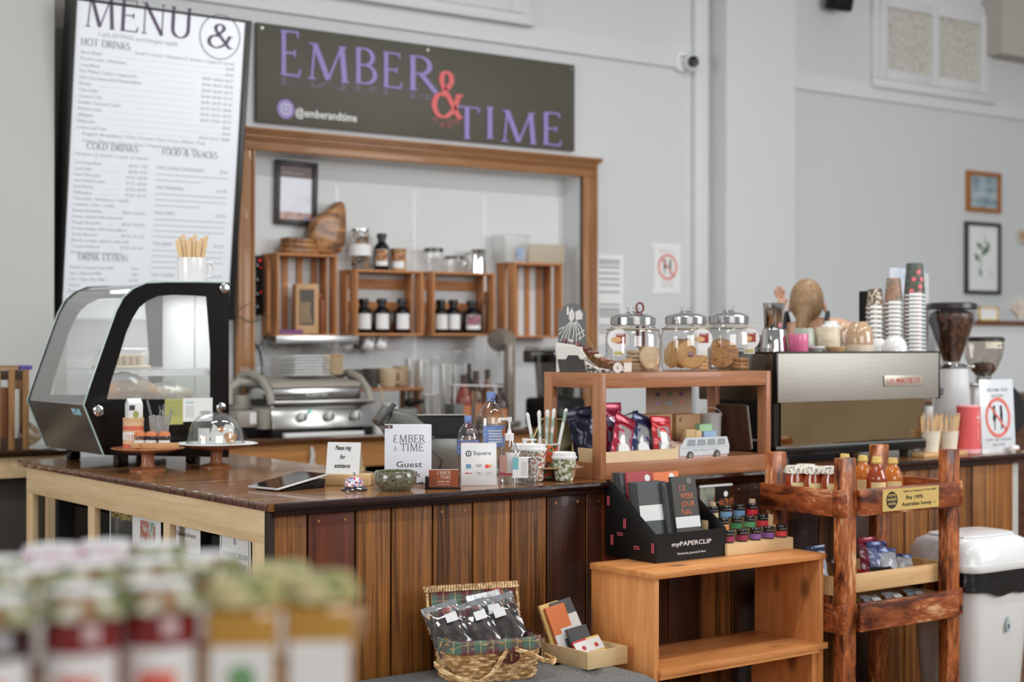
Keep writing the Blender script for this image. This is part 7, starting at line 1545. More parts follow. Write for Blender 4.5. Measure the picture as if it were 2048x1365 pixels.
# ================================================================ pine shelf unit against the counter
PO = Vector((3.552, 3.965)); SRZ = .015; SZ = .70
t = thing('shelf_unit', 'open pine shelf unit with knots standing against the counter front', 'shelf', (PO.x, PO.y, 0), SRZ); SW = .845; SDp = .325
obj('top_board', G().box(-.008,-.006,SZ-.022,SW+.008,SDp,SZ), PINEX, t, bev=.002)
for a in (0, SW-.022): obj('side_panel', G().box(a,0,.0,a+.022,SDp,SZ-.0222), PINE, t, bev=.001)
obj('side_panel', G().box(SW-.05,.01,0,SW-.0225,SDp-.01,.345), PINE, t)
obj('middle_shelf', G().box(.0225,-.012,.350,SW-.0225,SDp-.004,.372), PINEX, t, bev=.002); obj('middle_shelf_edge', G().box(SW-.0224,-.012,.350,SW+.012,-.0005,.372).box(.02,-.008,.338,SW-.03,.02,.3498), PINEX, t)
obj('bottom_shelf', G().box(.0225,.004,.05,SW-.051,SDp-.004,.072), PINEX, t)
SM = Matrix.Translation((PO.x, PO.y, 0)) @ Matrix.Rotation(SRZ, 4, 'Z'); SI = SM.inverted()
def onS(px, py, z=SZ):         # pixel on the shelf top -> local coordinates of the unit
    X, Y, k = onZ(px, py, z); v = SI @ Vector((X, Y, z)); return v.x, v.y
def S2W(x, y, z=0): v = SM @ Vector((x, y, z)); return (v.x, v.y, v.z)
# notebook display box
a = onS(1312, 1128); b = onS(1453, 1112); c = onS(1213, 1112)
O = Vector(S2W(*a)); Bv = Vector(S2W(*b)); Cv = Vector(S2W(*c)); u = Bv-O; bw = u.length; brz = math.atan2(u.y, u.x); bd_ = .27
zs = SZ+.0004
t = thing('notebook_display', 'black cardboard display box of notebooks lettered myPAPERCLIP', 'display box', (O.x, O.y, zs), brz)
kb = mat((17,16,15), .5, bump=.1, bs=200, spec=.3); mpk = 5.35/FPX; hf = .102; hb = .275
side = [(0,0),(bd_,0),(bd_,hb),(bd_*.93,hb),(.0,hf)]
for x_ in (0, bw-.004): obj('side', G().prism(side, x_, x_+.004, 'yz'), kb, t, bev=.0008)
obj('front', G().box(.0042,0,0,bw-.0042,.004,hf), kb, t); obj('back', G().box(.0042,bd_-.004,0,bw-.0042,bd_,hb*.9), kb, t); obj('floor', G().box(.0042,.0042,.057,bw-.0042,bd_-.0042,.0615), kb, t); obj('divider', G().box(.0042,bd_*.46,.0617,bw-.0042,bd_*.46+.003,hf*1.6), kb, t)
sans(t, 'myPAPERCLIP', (bw*.5,-.0005,hf*.52), .016, WHITE, w=bw*.56, bold=.012); sans(t, 'Notebooks, Journals & More', (bw*.5,-.0005,hf*.22), .008, WHITE, w=bw*.40)
pkc = mat((224,96,116), .5)
for yy, zz, ln, v in ((.015,.052,.034,1),(.10,.045,.026,0),(.235,.06,.036,1),(.165,.125,.034,1),(.255,.20,.034,1),(.19,.085,.026,0)):
    P = [(-.0012,yy-.004,zz-ln/2),(-.0012,yy+.004,zz-ln/2),(-.0012,yy+.004,zz+ln/2),(-.0012,yy-.004,zz+ln/2)] if v else [(-.0012,yy-ln/2,zz-.004),(-.0012,yy+ln/2,zz-.004),(-.0012,yy+ln/2,zz+.004),(-.0012,yy-ln/2,zz+.004)]
    obj('pink_slot_loop', G().tube(P, .0016, 5, closed=True), pkc, t)
NB = Matrix.Translation(O) @ Matrix.Rotation(brz, 4, 'Z')
def nbk(label, x0, w, y, h, th, col, lean=-10, z=.062, band=None, grp='notebooks in the black display'):
    p = NB @ Vector((x0, y, z)); t = thing('notebook', label, 'notebook', (p.x, p.y, zs+z), brz, grp, rx=rad(lean))
    m = mat(col, .55); obj('cover', G().box(0,0,0,w,.0015,h).box(0,th-.0015,0,w,th,h).box(0,.0015,0,.002,th-.0015,h), m, t); obj('pages', G().box(.0021,.0016,.002,w-.002,th-.0016,h-.002), PAPER, t)
    if band: obj('paper_band', G().box(-.0004,-.0006,h*band[0],w+.0004,-.0001,h*band[1]), PAPER, t)
    return t
DG_ = (74,78,80)
for i in range(4): nbk('dark grey notebook, '+['front','second','third','rear'][i]+' of the front left row', .010, .136, .075+.013*i, .215, .0115, DG_ if i != 3 else (60,62,64), band=(.36,.62) if i == 0 else None)
tt = nbk('dark grey slim notebook with elastic beside the front left row', .118, .05, .062, .212, .0115, (64,66,68)); obj('elastic', G().box(.004,-.001,0,.008,-.0002,.2), BLACK, tt)
t = nbk('charcoal 12 week journal with orange lettering', .150, .118, .046, .232, .014, (62,60,56), band=(.20,.37))
orm = mat((206,112,70), .5)
for i, s in enumerate(('12','WEEK','JOUR','NAL')): sans(t, s, (.034, -.0008, .180-.029*i), .020, orm, w={'12':.028}.get(s, .066 if s != 'NAL' else .050), al='LEFT')
obj('badge', G().cyl((.085,0,.214),(.085,-.0006,.214),.011,n=24), mat((110,110,108), .5), t)
for i in range(3): nbk('dark grey notebook, '+ORD[i]+' from the left in the rear row', .008+.0*i, .03, .16+.016*i, .245, .012, (70,72,74), grp='dark notebooks at the rear left')
t = nbk('dusty red notebook with a round white sticker in the rear row', .030, .125, .150, .245, .014, (168,62,68)); obj('sticker', G().cyl((.098,0,.222),(.098,-.0006,.222),.0125,n=24), WHITE, t)
for i in range(2): nbk('dusty red notebook, '+['first','second'][i]+' behind the stickered red one', .028, .125, .166+.015*i, .245, .013, (160,58,66))
t = nbk('orange notebook with a round white sticker in the rear row', .158, .125, .150, .240, .014, (226,122,66)); obj('sticker', G().cyl((.090,0,.222),(.090,-.0006,.222),.0125,n=24), WHITE, t)
nbk('pale orange notebook behind the stickered orange one', .158, .125, .167, .238, .014, (214,128,84))
p = NB @ Vector((.06, .066, 0)); tag(obj('price_ticket', G().box(0,-.001,0,.045,0,.028), PAPER, loc=(p.x, p.y+.004, zs+.115), rot=(rad(-10), rad(-24), brz)), 'small tilted DRY ME ticket on the grey notebooks', 'ticket') if 0 else None
# jar rack
a = onS(1455, 1113); b = onS(1587, 1098); A_ = Vector(S2W(*a)); B_ = Vector(S2W(*b)); u = B_-A_; jw = u.length; jrz = math.atan2(u.y, u.x); JD = .20
t = thing('bamboo_riser', 'bamboo stepped riser holding the little jam jars', 'riser', (A_.x, A_.y, zs), jrz)
hs = .044
obj('front_step', G().box(0,0,0,jw,.050,hs), BAMBOO, t, bev=.001)
for i, (h_, y_) in enumerate(((.082,.0505),(.120,.1010))): obj('step', G().box(.002,y_,0,jw-.002,y_+.050,h_), BAMBOO, t, bev=.001)
JM = Matrix.Translation(A_) @ Matrix.Rotation(jrz, 4, 'Z')
lidk = mat((26,24,24), .15, coat=.5)
def jamjar(label, col, x, y, z, r=.0215, h=.047, first=[None]):
    p = JM @ Vector((x, y, 0))
    t = thing('sample_jar', label, 'jar', (p.x, p.y, zs+z), jrz-.3, 'small sample jars on the riser')
    obj('jar', G().lathe([(0,0),(r*.95,0),(r,.003),(r,h*.58),(r*.9,h*.62)], n=28), mat((52,36,34), .12, coat=.5), t)
    obj('lid', G().lathe([(r*1.0,h*.60),(r*1.03,h*.62),(r*1.03,h*.96),(r*.98,h),(0,h)], n=28), lidk, t); wrap(t, r+.0005, h*.12, h*.52, 3.6, mat(col, .4)); wrap(t, r*1.03+.0004, h*.68, h*.72, 1.6, GREYINK, 0, 'lid_print')
    return t
cols = [((150,60,90),'plum-labelled'),((146,50,84),'dark pink-labelled'),((138,96,166),'violet-labelled'),((132,90,160),'purple-labelled'),((212,64,72),'bright red-labelled')]
step = (jw-.0)/5
for i, (c_, n_) in enumerate(cols): jamjar(n_+' little jar, '+ORD[i]+' from the left in the front row', c_, step*(i+.5)-.004+.0, .025, hs+.0004)
for i, (c_, n_) in enumerate((((226,150,90),'orange-labelled'),((60,130,80),'dark green-labelled'),((96,160,110),'mid green-labelled'),((206,56,66),'red-labelled'))): jamjar(n_+' little jar, '+ORD[i]+' from the left in the middle row', c_, step*(i+.75), .0755, .0824)
for i, (c_, n_) in enumerate((((206,196,150),'cream-labelled'),((120,160,200),'sky blue-labelled'),((110,150,190),'steel blue-labelled'),((204,44,56),'crimson-labelled'))): jamjar(n_+' little jar, '+ORD[i]+' from the left in the back row', c_, step*(i+.7), .126, .1204)
ck = mat((190,160,130), .6)
for x_, y_, z_, lb in ((step*.7,.126,.1204+.0475,'on the cream-labelled jar'),(step*3.7,.126,.1204+.0475,'on the crimson-labelled jar')):
    p = JM @ Vector((x_, y_, 0)); tag(obj('wax_stub', G().lathe([(0,0),(.013,0),(.012,.014),(0,.015)], n=20), ck, loc=(p.x,p.y,zs+z_)), 'small pale cork cap '+lb, 'cap')
# brochures behind
for i, (dx, m, lb, hh) in enumerate(((.02, spots('brochure', [(90,96,88),(140,146,130),(60,64,60)], 14, .4), 'green-grey leaflet standing behind the sample jars', .235),(.10, BLACK, 'black leaflet with a white emblem behind the sample jars', .235),(.115, spots('orange leaflet', [(220,130,60),(40,34,30),(206,110,50)], 20, .4), 'orange and black leaflet low behind the sample jars', .19))):
    p = JM @ Vector((dx, .163-.005*(i == 2), 0)); t = thing('leaflet', lb, 'leaflet', (p.x, p.y, zs+.0), jrz); w = .075
    obj('sheet', G().box(0,0,0,w,.002,hh), m, t)
    if i == 0: obj('holder_edge', G().box(-.002,-.003,hh,w*2.2,.004,hh+.008), mat((200,204,204), .3), t); [obj('text_line', G().box(.008,-.0005,hh-.06-.012*j,w-.012,-.0001,hh-.057-.012*j), GREYINK, t) for j in range(6)]
    if i == 1: obj('emblem', G().cyl((w*.7,-.0001,hh-.03),(w*.7,-.0006,hh-.03),.011,n=20), WHITE, t); obj('text_line', G().box(.01,-.0006,hh-.062,w-.025,-.0001,hh-.058), WHITE, t)
# ================================================================ upholstered bench, hamper, stationery box
bx0, bx1, by0, by1, bz = 1.75, 3.495, 3.87, 4.415, .385
t = thing('ottoman_bench', 'long grey upholstered bench along the counter foot', 'bench', (bx0, by0, 0)); fab = spots('grey fabric', [(98,98,96),(124,124,121),(84,84,83)], 500, .95, kind='vorc', bump=.2)
W = bx1-bx0; D_ = by1-by0
def benchtop(u, v):
    x, y = W*u, D_*v; e = min(x, W-x, y, D_-y); z = bz-.035*max(0, 1-e/.05)**2.2
    for bxx in (.12,.42,.72,1.02,1.32,1.60):
        for byy in (.17,.37):
            d = math.hypot(x-bxx, y-byy); z -= .016*math.exp(-(d/.035)**2)+.004*math.exp(-(abs((x-bxx)-(y-byy))/.02)**2)*math.exp(-(d/.12)**2)+.004*math.exp(-(abs((x-bxx)+(y-byy))/.02)**2)*math.exp(-(d/.12)**2)
    return (x, y, z)
g = G(); g.grid(benchtop, 120, 44); obj('cushion', g, fab, t)
obj('box', G().box(0,0,.06,W,D_,bz-.033), fab, t, bev=.008)
for i in range(6):
    for byy in (.17,.37): xx_ = (.12,.42,.72,1.02,1.32,1.60)[i]; obj('button', G().ball((xx_,byy,benchtop(xx_/W,byy/D_)[2]+.001), .011, sz=.4, n=14, m=6), fab, t)
for a in (.05, W-.1):
    for b_ in (.05, D_-.1): obj('foot', G().box(a,b_,0,a+.05,b_+.05,.061), BLACK, t)
# picnic hamper
hx, hy_, hk = onZ(868, 1322, bz); 
hA = Vector(onZ(862,1326,bz)[:2]); hB = Vector(onZ(1086,1318,bz)[:2])
wick = spots('wicker', [(206,170,120),(176,136,86),(222,190,142),(160,120,76)], 60, .6, .2, kind='vorc', stretch=(1,1,2)); 
HW = .318; HD = .20; HH = .125; hrz = -.26
hc_ = atK(975, 0, 5.17); t = thing('picnic_hamper', 'open wicker hamper with tartan lining full of treat bags on the bench', 'basket', (hc_[0], hc_[1], bz-.002), hrz)
def rrect(w, d, n=40, r=.18):
    P = []
    for i in range(n):
        a = 2*PI*i/n; c_, s_ = math.cos(a), math.sin(a); q_ = (abs(c_)**5+abs(s_)**5)**(-1/5); P.append((w/2*c_*q_, d/2*s_*q_))
    return P
g = G()
for L in range(11):
    f = L/10; w_, d_ = HW*(.92+.08*f), HD*(.90+.10*f); P = rrect(w_, d_, 72)
    pts = []
    for i, (x_, y_) in enumerate(P):
        o_ = .0035*(1 if (i//2+L) % 2 else -1); n_ = Vector((x_/w_, y_/d_)).normalized(); pts.append((x_+n_.x*o_, y_+n_.y*o_, .008+HH*.93*f))
    g.tube(pts, .0062, 5, closed=True)
obj('woven_body', g, wick, t)
g = G()
for x_, y_ in rrect(HW*.95, HD*.94, 36): g.cyl((x_*.96, y_*.96, .004), (x_*1.03, y_*1.03, HH), .0035, n=6)
o = obj('stakes', g, wick, t); o['kind'] = 'stuff'
obj('basket_floor', G().prism(rrect(HW*.92, HD*.9, 36), 0, .008, 'xy'), wick, t)
# tartan cloth
def tartan():
    m, nt, p, N, L = newmat('tartan'); tc = N.new('ShaderNodeTexCoord'); sp = N.new('ShaderNodeSeparateXYZ'); L.new(tc.outputs['Object'], sp.inputs[0])
    def ramp(sock, per, cols, ps):
        mu = N.new('ShaderNodeMath'); mu.operation = 'MULTIPLY'; mu.inputs[1].default_value = 1/per; L.new(sock, mu.inputs[0])
        fr_ = N.new('ShaderNodeMath'); fr_.operation = 'FRACT'; L.new(mu.outputs[0], fr_.inputs[0]); r = N.new('ShaderNodeValToRGB'); r.color_ramp.interpolation = 'CONSTANT'
        while len(r.color_ramp.elements) < len(cols): r.color_ramp.elements.new(.5)
        for i in range(len(cols)): r.color_ramp.elements[i].position = ps[i]; r.color_ramp.elements[i].color = C(cols[i])
        L.new(fr_.outputs[0], r.inputs['Fac']); return r.outputs['Color']
    cs_ = [(86,112,98),(196,178,120),(86,112,98),(110,56,66),(196,178,120),(110,56,66)]; ps = [0,.24,.28,.5,.74,.78]
    ad = N.new('ShaderNodeMath'); L.new(sp.outputs['Z'], ad.inputs[0]); L.new(sp.outputs['Y'], ad.inputs[1])
    mx = N.new('ShaderNodeMix'); mx.data_type = 'RGBA'; mx.inputs['Factor'].default_value = .45; L.new(ramp(sp.outputs['X'], .085, cs_, ps), mx.inputs['A']); L.new(ramp(ad.outputs[0], .085, cs_, ps), mx.inputs['B'])
    L.new(mx.outputs['Result'], p.inputs['Base Color']); p.inputs['Roughness'].default_value = .9; return m
tar = tartan(); random.seed(8)
def skirt(u, v):
    P = rrect(HW*1.04+.004*math.sin(u*70), HD*1.08, 200); x_, y_ = P[int(u*200) % 200]; o_ = 1+.012*math.sin(u*120)*v
    return (x_*(1 if v > .3 else .97)*o_, y_*(1 if v > .3 else .95)*o_, HH+.012-.040*max(0, (v-.25)/.75) if v > .25 else HH+.012-.03*(.25-v)*4*0-.0)
obj('tartan_rim', G().grid(skirt, 120, 6, cu=True), tar, t)
obj('tartan_lining', G().grid(lambda u, v: (lambda p_: (p_[0]*.93, p_[1]*.9, .012+(HH)*v))(rrect(HW, HD, 60)[int(u*60) % 60]), 60, 3, cu=True), tar, t)
# open lid
th_ = rad(-15); Ml = Matrix.Translation((0, HD/2+.004, HH+.006)) @ Matrix.Rotation(th_, 4, 'X'); LH = .150
lid = obj('lid', G().mark().box(-HW/2+.012,.004,.0,HW/2-.012,.012,LH).xf(Ml), wick, t)
obj('lid_lining', G().mark().box(-HW/2+.012,-.001,.0,HW/2-.012,.003,LH-.01).xf(Ml), tar, lid)
g = G()
g.mark(); g.tube([(-HW/2-.012,.006,LH),(HW/2+.008,.006,LH)], .006, 6).tube([(-HW/2-.012,.0,LH-.012),(HW/2+.008,.0,LH-.012)], .005, 6)
for i in range(34): x_ = -HW/2+HW*i/33; g.tube([(x_-.004,-.006,LH-.016),(x_,-.004,LH+.002),(x_+.005,.008,LH+.006),(x_+.006,.014,LH-.01)], .0036, 5)
for s in (-1, 1):
    g.tube([(s*(HW/2-.002),.004,0),(s*(HW/2+.002),.004,LH*.5),(s*(HW/2),.004,LH)], .005, 6)
    for i in range(12): g.ball((s*(HW/2+.002),.004,LH*i/12), .0055, 1, 1.3, .8, 8, 5)
g.xf(Ml); obj('lid_border', g, wick, lid)
# bone-shaped sign
bp = [(-.105,.045),(-.11,.075),(-.095,.098),(-.075,.094),(-.062,.078),(-.03,.074),(.03,.086),(.052,.10),(.062,.128),(.085,.138),(.10,.125),(.098,.10),(.082,.084),(.108,.078),(.112,.06),(.09,.045)]
bs_ = obj('bone_sign', G().mark().prism([(a*1.05, b+.0) for a, b in bp], -.008, -.004).xf(Ml), mat((214,116,104), .6), t, bev=.001)
obj('bone_outline', G().mark().tube([(a*1.0, -.0092, b*.985+.002) for a, b in bp[:-1]], .0012, 4).xf(Ml), mat((110,40,46), .6), bs_)
o1 = sans(t, 'PET treats', (0,0,0), .022, mat((96,34,44), .6), w=.125, bold=.04); o1.parent = bs_; o1.matrix_local = Ml @ Matrix.Translation((0,-.0092,.050)) @ Matrix.Rotation(rad(-4), 4, 'Y') @ Matrix.Rotation(PI/2, 4, 'X')
# leather clasp and handles
obj('leather_clasp', G().mark().prism([(.032*math.cos(a), .024*math.sin(a)) for a in [2*PI*i/28 for i in range(28)]], -HD/2-.022, -HD/2-.017).move(.035, 0, HH*.66), mat((92,42,32), .4), t, bev=.001)
obj('clasp_pin', G().box(.031,-HD/2-.028,HH*.66-.012,.038,-HD/2-.022,HH*.66+.012), mat((180,160,110), .3, .8), t)
for s in (-1, 1): obj('clasp_rivet', G().ball((.035+s*.02,-HD/2-.023,HH*.66+.002*s), .004, n=10, m=6), mat((180,160,110), .3, .8), t)
fy = -HD/2
for s, P in ((-1, [(-.19,-.03,.06),(-.195,fy-.01,.05),(-.15,fy-.035,.03),(-.085,fy-.045,.012),(-.04,fy-.04,.035),(.0,fy-.032,.08),(.02,fy-.024,.105)]), (1, [(.05,fy-.024,.108),(.09,fy-.035,.092),(.14,fy-.045,.070),(.175,fy-.04,.055),(.195,fy-.01,.058),(.192,-.04,.062)])):
    g = G()
    for q_ in range(3): g.tube([(x_+.003*math.cos(i*1.3+q_*2.1), y_, z_+.005*math.sin(i*1.3+q_*2.1)) for i, (x_, y_, z_) in enumerate(P)], .0045, 6)
    obj('wicker_handle', g, wick, t)
HM = Matrix.Translation((hc_[0], hc_[1], bz)) @ Matrix.Rotation(hrz, 4, 'Z')
jk = spots('jerky bits', [(34,22,18),(62,42,36),(24,16,14),(46,30,26)], 60, .35, kind='vorc', bump=.8); zfilm = glass('zip bag film', (.97,.97,.97), .2, .05, haze=.0)
for i, (x_, y_, z_, roll, lean, lb, w_) in enumerate(((-.105,-.01,.07,-5,-26,'left clear zip bag of dark treats in the hamper',.125),(-.005,-.015,.072,-2,-28,'middle clear zip bag of dark treats in the hamper',.125),(.095,.0,.08,2,-24,'right clear zip bag of dark treats, tallest in the hamper',.125),(.04,.035,.08,-4,-15,'clear zip bag of dark treats behind the other three',.12))):
    p = HM @ Vector((x_, y_, z_)); t = thing('treat_bag', lb, 'bag', p, hrz, 'treat bags in the hamper', rx=rad(lean), ry=rad(-14 if i < 3 else -8))
    h_ = .185; random.seed(40+i); ph = random.uniform(0, 6)
    def f(u, v, w_=w_, h_=h_, ph=ph, k_=1.0):
        a = 2*PI*u; cx_ = math.cos(a); cc = (abs(cx_)**.7)*(1 if cx_ > 0 else -1); e = max(0, 1-abs(1.7*v-.55)**2.5); 
        return (w_/2*cc*k_, (.019*e*(1-cc*cc)+.001)*(1 if math.sin(a) > 0 else -1)*k_+.003*math.sin(7*cc+ph+v*9)*(1-abs(cc))+.0015*math.sin(23*v+9*cc+ph), h_*v)
    obj('film', G().grid(f, 36, 24, cu=True), zfilm, t)
    obj('treats', G().grid(lambda u, v: (lambda q_: (q_[0]*.9, q_[1]*.8+.001*math.sin(40*u), q_[2]*.70+.01+.012*math.sin(6*u*3)*v))(f(u, min(.97, v))), 36, 14, cu=True), jk, t)
    obj('zip_strip', G().box(-w_/2,-.002,h_*.88,w_/2,.002,h_*.9), PLASTIC, t); obj('header', G().box(-w_/2,-.0008,h_*.9,w_/2,.0008,h_), mat((190,190,192), .15, .7, coat=.5), t)
    obj('price_label', G().box(.0 if i != 2 else -.03,-.0225,h_*.60,.04 if i != 2 else .01,-.0215,h_*.76), PAPER, t)
# stationery box on the bench
A_ = Vector(onZ(1176,1341,bz)[:2]); B_ = Vector(onZ(1256,1327,bz)[:2]); C_ = Vector(onZ(1087,1316,bz)[:2]); u = B_-A_; srz = math.atan2(u.y, u.x)
# left side runs from A to C
sw = u.length*1.0; sdv = C_-A_; sd = .24
t = thing('bamboo_box', 'open bamboo box of small notebooks beside the hamper', 'box', (A_.x, A_.y, bz-.0005), srz)
sh_ = .072
Pq = [(0,0),(sw,0),(sw,sd),(0,sd)]
obj('front', G().box(0,0,0,sw,.007,sh_*.82), BAMBOO, t, bev=.001); obj('back', G().box(0,sd-.007,0,sw,sd,sh_*1.0), BAMBOO, t); obj('side', G().box(0,.0072,0,.007,sd-.0072,sh_*.82), BAMBOO, t, bev=.001); obj('side', G().box(sw-.007,.0072,0,sw,sd-.0072,sh_*.82), BAMBOO, t, bev=.001); obj('floor', G().box(.0072,.0072,0,sw-.0072,sd-.0072,.005), BAMBOO, t)
BM = Matrix.Translation((A_.x, A_.y, bz)) @ Matrix.Rotation(srz, 4, 'Z')
def sn(label, x_, y_, z_, w_, h_, th, col, lean, roll=0, band=None, extra=None):
    p = BM @ Vector((x_, y_, z_)); t = thing('small_notebook', label, 'notebook', p, srz, 'notebooks in the bamboo box', rx=rad(lean), ry=rad(roll)); m = mat(col, .55)
    obj('cover', G().box(0,0,0,w_,.0012,h_).box(0,th-.0012,0,w_,th,h_).box(0,.0012,0,.0018,th-.0012,h_), m, t); obj('pages', G().box(.0019,.0013,.0015,w_-.0015,th-.0013,h_-.0015), PAPER, t)
    if band: obj('paper_band', G().box(-.0003,-.0006,h_*band[0],w_+.0003,-.0001,h_*band[1]), PAPER, t)
    if extra: extra(t, w_, h_)
    return t
lg_ = lambda t, w_, h_: (obj('round_logo', G().cyl((w_*.55,-.0007,h_*.62),(w_*.55,-.0013,h_*.62),.0085,n=20), mat((186,70,60), .5), t))
ss_ = .9
sn('yellow notebook at the left back of the bamboo box', -.004+.012, sd*.70, .008, .085, .19, .010, (226,192,120), -20, -8, band=(.0,.05))
sn('orange notebook with a white band leaning beside the yellow one', .018, sd*.60, .008, .085, .185, .011, (222,128,78), -22, -8, band=(.12,.46))
sn('grey notebook with a white band, largest in the bamboo box', .052, sd*.56, .008, .092, .205, .012, (88,92,94), -26, -8, band=(.36,.74))
sn('small grey notebook in front of the banded grey one', .050, sd*.40, .010, .088, .115, .012, (84,88,90), -30, -6)
sn('small red notebook with round logo at the front of the box', .016, sd*.14, .012, .060, .085, .012, (196,62,62), -38, -8, band=(.42,.92), extra=lg_)
sn('small yellow notebook with round logo at the front right of the box', .074, sd*.16, .016, .062, .088, .012, (232,196,112), -38, -6, band=(.42,.92), extra=lg_)
# ================================================================ burnt-timber trolley
TX0, TX1, TY0, TY1 = 4.495, 5.115, 3.905, 4.30
TX0, TX1 = onY(1686,1100,3.91)[0]+.0, onY(1920,1100,3.91)[0]
t = thing('burnt_timber_stand', 'rustic burnt-timber tiered stand with honey on its top tray', 'stand', (TX0, 3.91, 0)); W = TX1-TX0; D_ = .40; pz = .075
zt_ = {}
tops = [EYE-(915-682.5)/FPX*5.84, EYE-(899-682.5)/FPX*6.15, EYE-(903-682.5)/FPX*6.12, EYE-(889-682.5)/FPX*6.45]
for (a, b_, h_) in ((0.0,0,tops[0]),(W-pz,0,tops[1]),(0,D_-.05,tops[2]),(W-pz,D_-.05,tops[3])): obj('post', G().box(a,b_,0,a+pz,b_+.045,h_), BURNT, t, bev=.004)
for z0_, z1_ in ((.836,.934),(.409,.514)):
    obj('front_rail', G().box(.072,-.024,z0_,W-.03,-.0005,z1_), BURNTX, t, bev=.004); obj('front_rail_end', G().box(-.022,-.024,z0_+.0,.0,.03,z1_), BURNTX, t, bev=.003)
    obj('side_rail', G().box(-.022,.031,z0_,-.0005,D_,z1_), BURNTY, t, bev=.004); obj('side_rail', G().box(W+.0005,.0,z0_,W+.022,D_,z1_), BURNTY, t, bev=.004); obj('back_rail', G().box(.0,D_-.004,z0_,W,D_+.018,z1_), BURNTX, t, bev=.003)
    obj('shelf_board', G().box(.0,.046,z0_+.012,W,D_-.051,z0_+.026), BURNTX, t)
SZ1 = .836+.0265; SZ2 = .409+.0265
pl0, pl1, pq0, pq1 = fr(1765,973,1877,1024,3.885)
pl_ = obj('honey_plaque', G().box(pl0-TX0,-.027,.846,pl1-TX0,-.0245,.928), mat((206,176,104), .45), t)
def ps(s, x_, z_, h_, w_, b_=0): o = sans(t, s, (x_-TX0, -.0275, z_), h_, mat((40,32,24), .6), w=w_, bold=b_); o.parent = pl_
PW = pl1-pl0
ps("Support our beekeepers LOCAL HONEY", pl0+PW*.66, .913, .007, PW*.6); ps('Buy 100%', pl0+PW*.56, .886, .014, PW*.30, .02); ps('Australian honey', pl0+PW*.60, .861, .014, PW*.54, .02); ps('C', pl0+PW*.92, .862, .010, None)
obj('round_emblem', G().cyl((pl0-TX0+PW*.16,-.027,.887),(pl0-TX0+PW*.16,-.0275,.887),.032,n=32), mat((34,28,22), .6), pl_)
for i, s in enumerate(('HOME','SWEET','HOME')): o = sans(t, s, (pl0-TX0+PW*.16, -.0279, .900-.016*i), .010, mat((206,176,104), .45), w=(.040,.054,.040)[i], bold=.03); o.parent = pl_
# honey jars and bottles
hon = mat((150,60,22), .1, coat=.8, var=.1); hon2 = mat((196,110,32), .1, coat=.8, var=.1); ylab = mat((226,206,150), .5)
clo = spots('cotton lid', [(226,224,216),(224,222,214),(150,150,140),(226,222,210),(206,180,150)], 110, .8, kind='vorc')
def honeyjar(label, px, py0, Y):
    X, _, k = onY(px, py0, Y); t = thing('honey_jar', label, 'jar', (X, Y, SZ1), FACE, 'cloth-topped honey jars'); r = .040; zt2 = EYE-(py0-682.5)/FPX*k-SZ1; h_ = zt2-.012
    obj('glass', G().lathe([(0,0),(r*.92,0),(r,.01),(r,h_*.72),(r*.86,h_*.85),(r*.84,h_)], n=28), hon, t); obj('cap', G().lathe([(r*.88,h_*.86),(r*.88,h_+.004),(0,h_+.006)], n=24), GOLD, t)
    def f(u, v):
        a = 2*PI*u
        if v <= .5: rr = r*.9*v*2; z_ = h_+.010-.002*v
        else: q_ = (v-.5)*2; rr = r*(.9+.22*q_)*(1+.09*q_*math.sin(14*a)); z_ = h_+.009-.026*q_+.002*math.sin(14*a)*q_
        return (rr*math.cos(a), rr*math.sin(a), z_)
    obj('cloth_lid', G().grid(f, 84, 8, cu=True), clo, t); obj('tie', G().tube([(r*.93*math.cos(a), r*.93*math.sin(a), h_-.006) for a in [2*PI*i/24 for i in range(24)]], .0018, 5, closed=True), WHITE, t)
    obj('label', G().lathe([(r+.0006,h_*.08),(r+.0006,h_*.62)], n=10, a0=-PI/2-.6, a1=-PI/2+.6), ylab, t); return t
for i, (px, py, Y) in enumerate(((1592,930,4.17),(1628,931,4.11),(1664,931,4.04),(1612,927,4.24))): honeyjar(['leftmost cloth-topped honey jar on the stand','second cloth-topped honey jar from the left on the stand','third cloth-topped honey jar, beside the near post','cloth-topped honey jar behind the leftmost one'][i], px, py, Y)
def honeybottle(label, px, py0, Y, m):
    X, _, k = onY(px, py0, Y); t = thing('honey_bottle', label, 'bottle', (X, Y, SZ1), FACE, 'squeeze honey bottles'); h_ = EYE-(py0-682.5)/FPX*k-SZ1; r = .040
    obj('bottle', G().lathe([(0,0),(r*.9,0),(r,.008),(r,h_*.45),(r*.95,h_*.55),(r*.62,h_*.74),(r*.40,h_*.82),(r*.40,h_*.84)], n=32), m, t); obj('cap', G().lathe([(r*.46,h_*.84),(r*.50,h_*.855),(r*.50,h_*.90),(r*.46,h_*.91),(r*.44,h_*.99),(0,h_)], n=24), mat((222,192,110), .4), t)
    obj('label', G().lathe([(r+.0006,h_*.08),(r+.0006,h_*.42)], n=10, a0=-PI/2-.8, a1=-PI/2+.8), ylab, t)
honeybottle('dark honey squeeze bottle just right of the near post', 1754, 913, 4.09, hon); honeybottle('amber honey squeeze bottle at the right of the group', 1786, 915, 4.12, hon2)
honeybottle('honey squeeze bottle behind the near post, yellow cap showing', 1690, 907, 4.18, hon); honeybottle('honey squeeze bottle in the back between the posts', 1726, 910, 4.22, hon2)
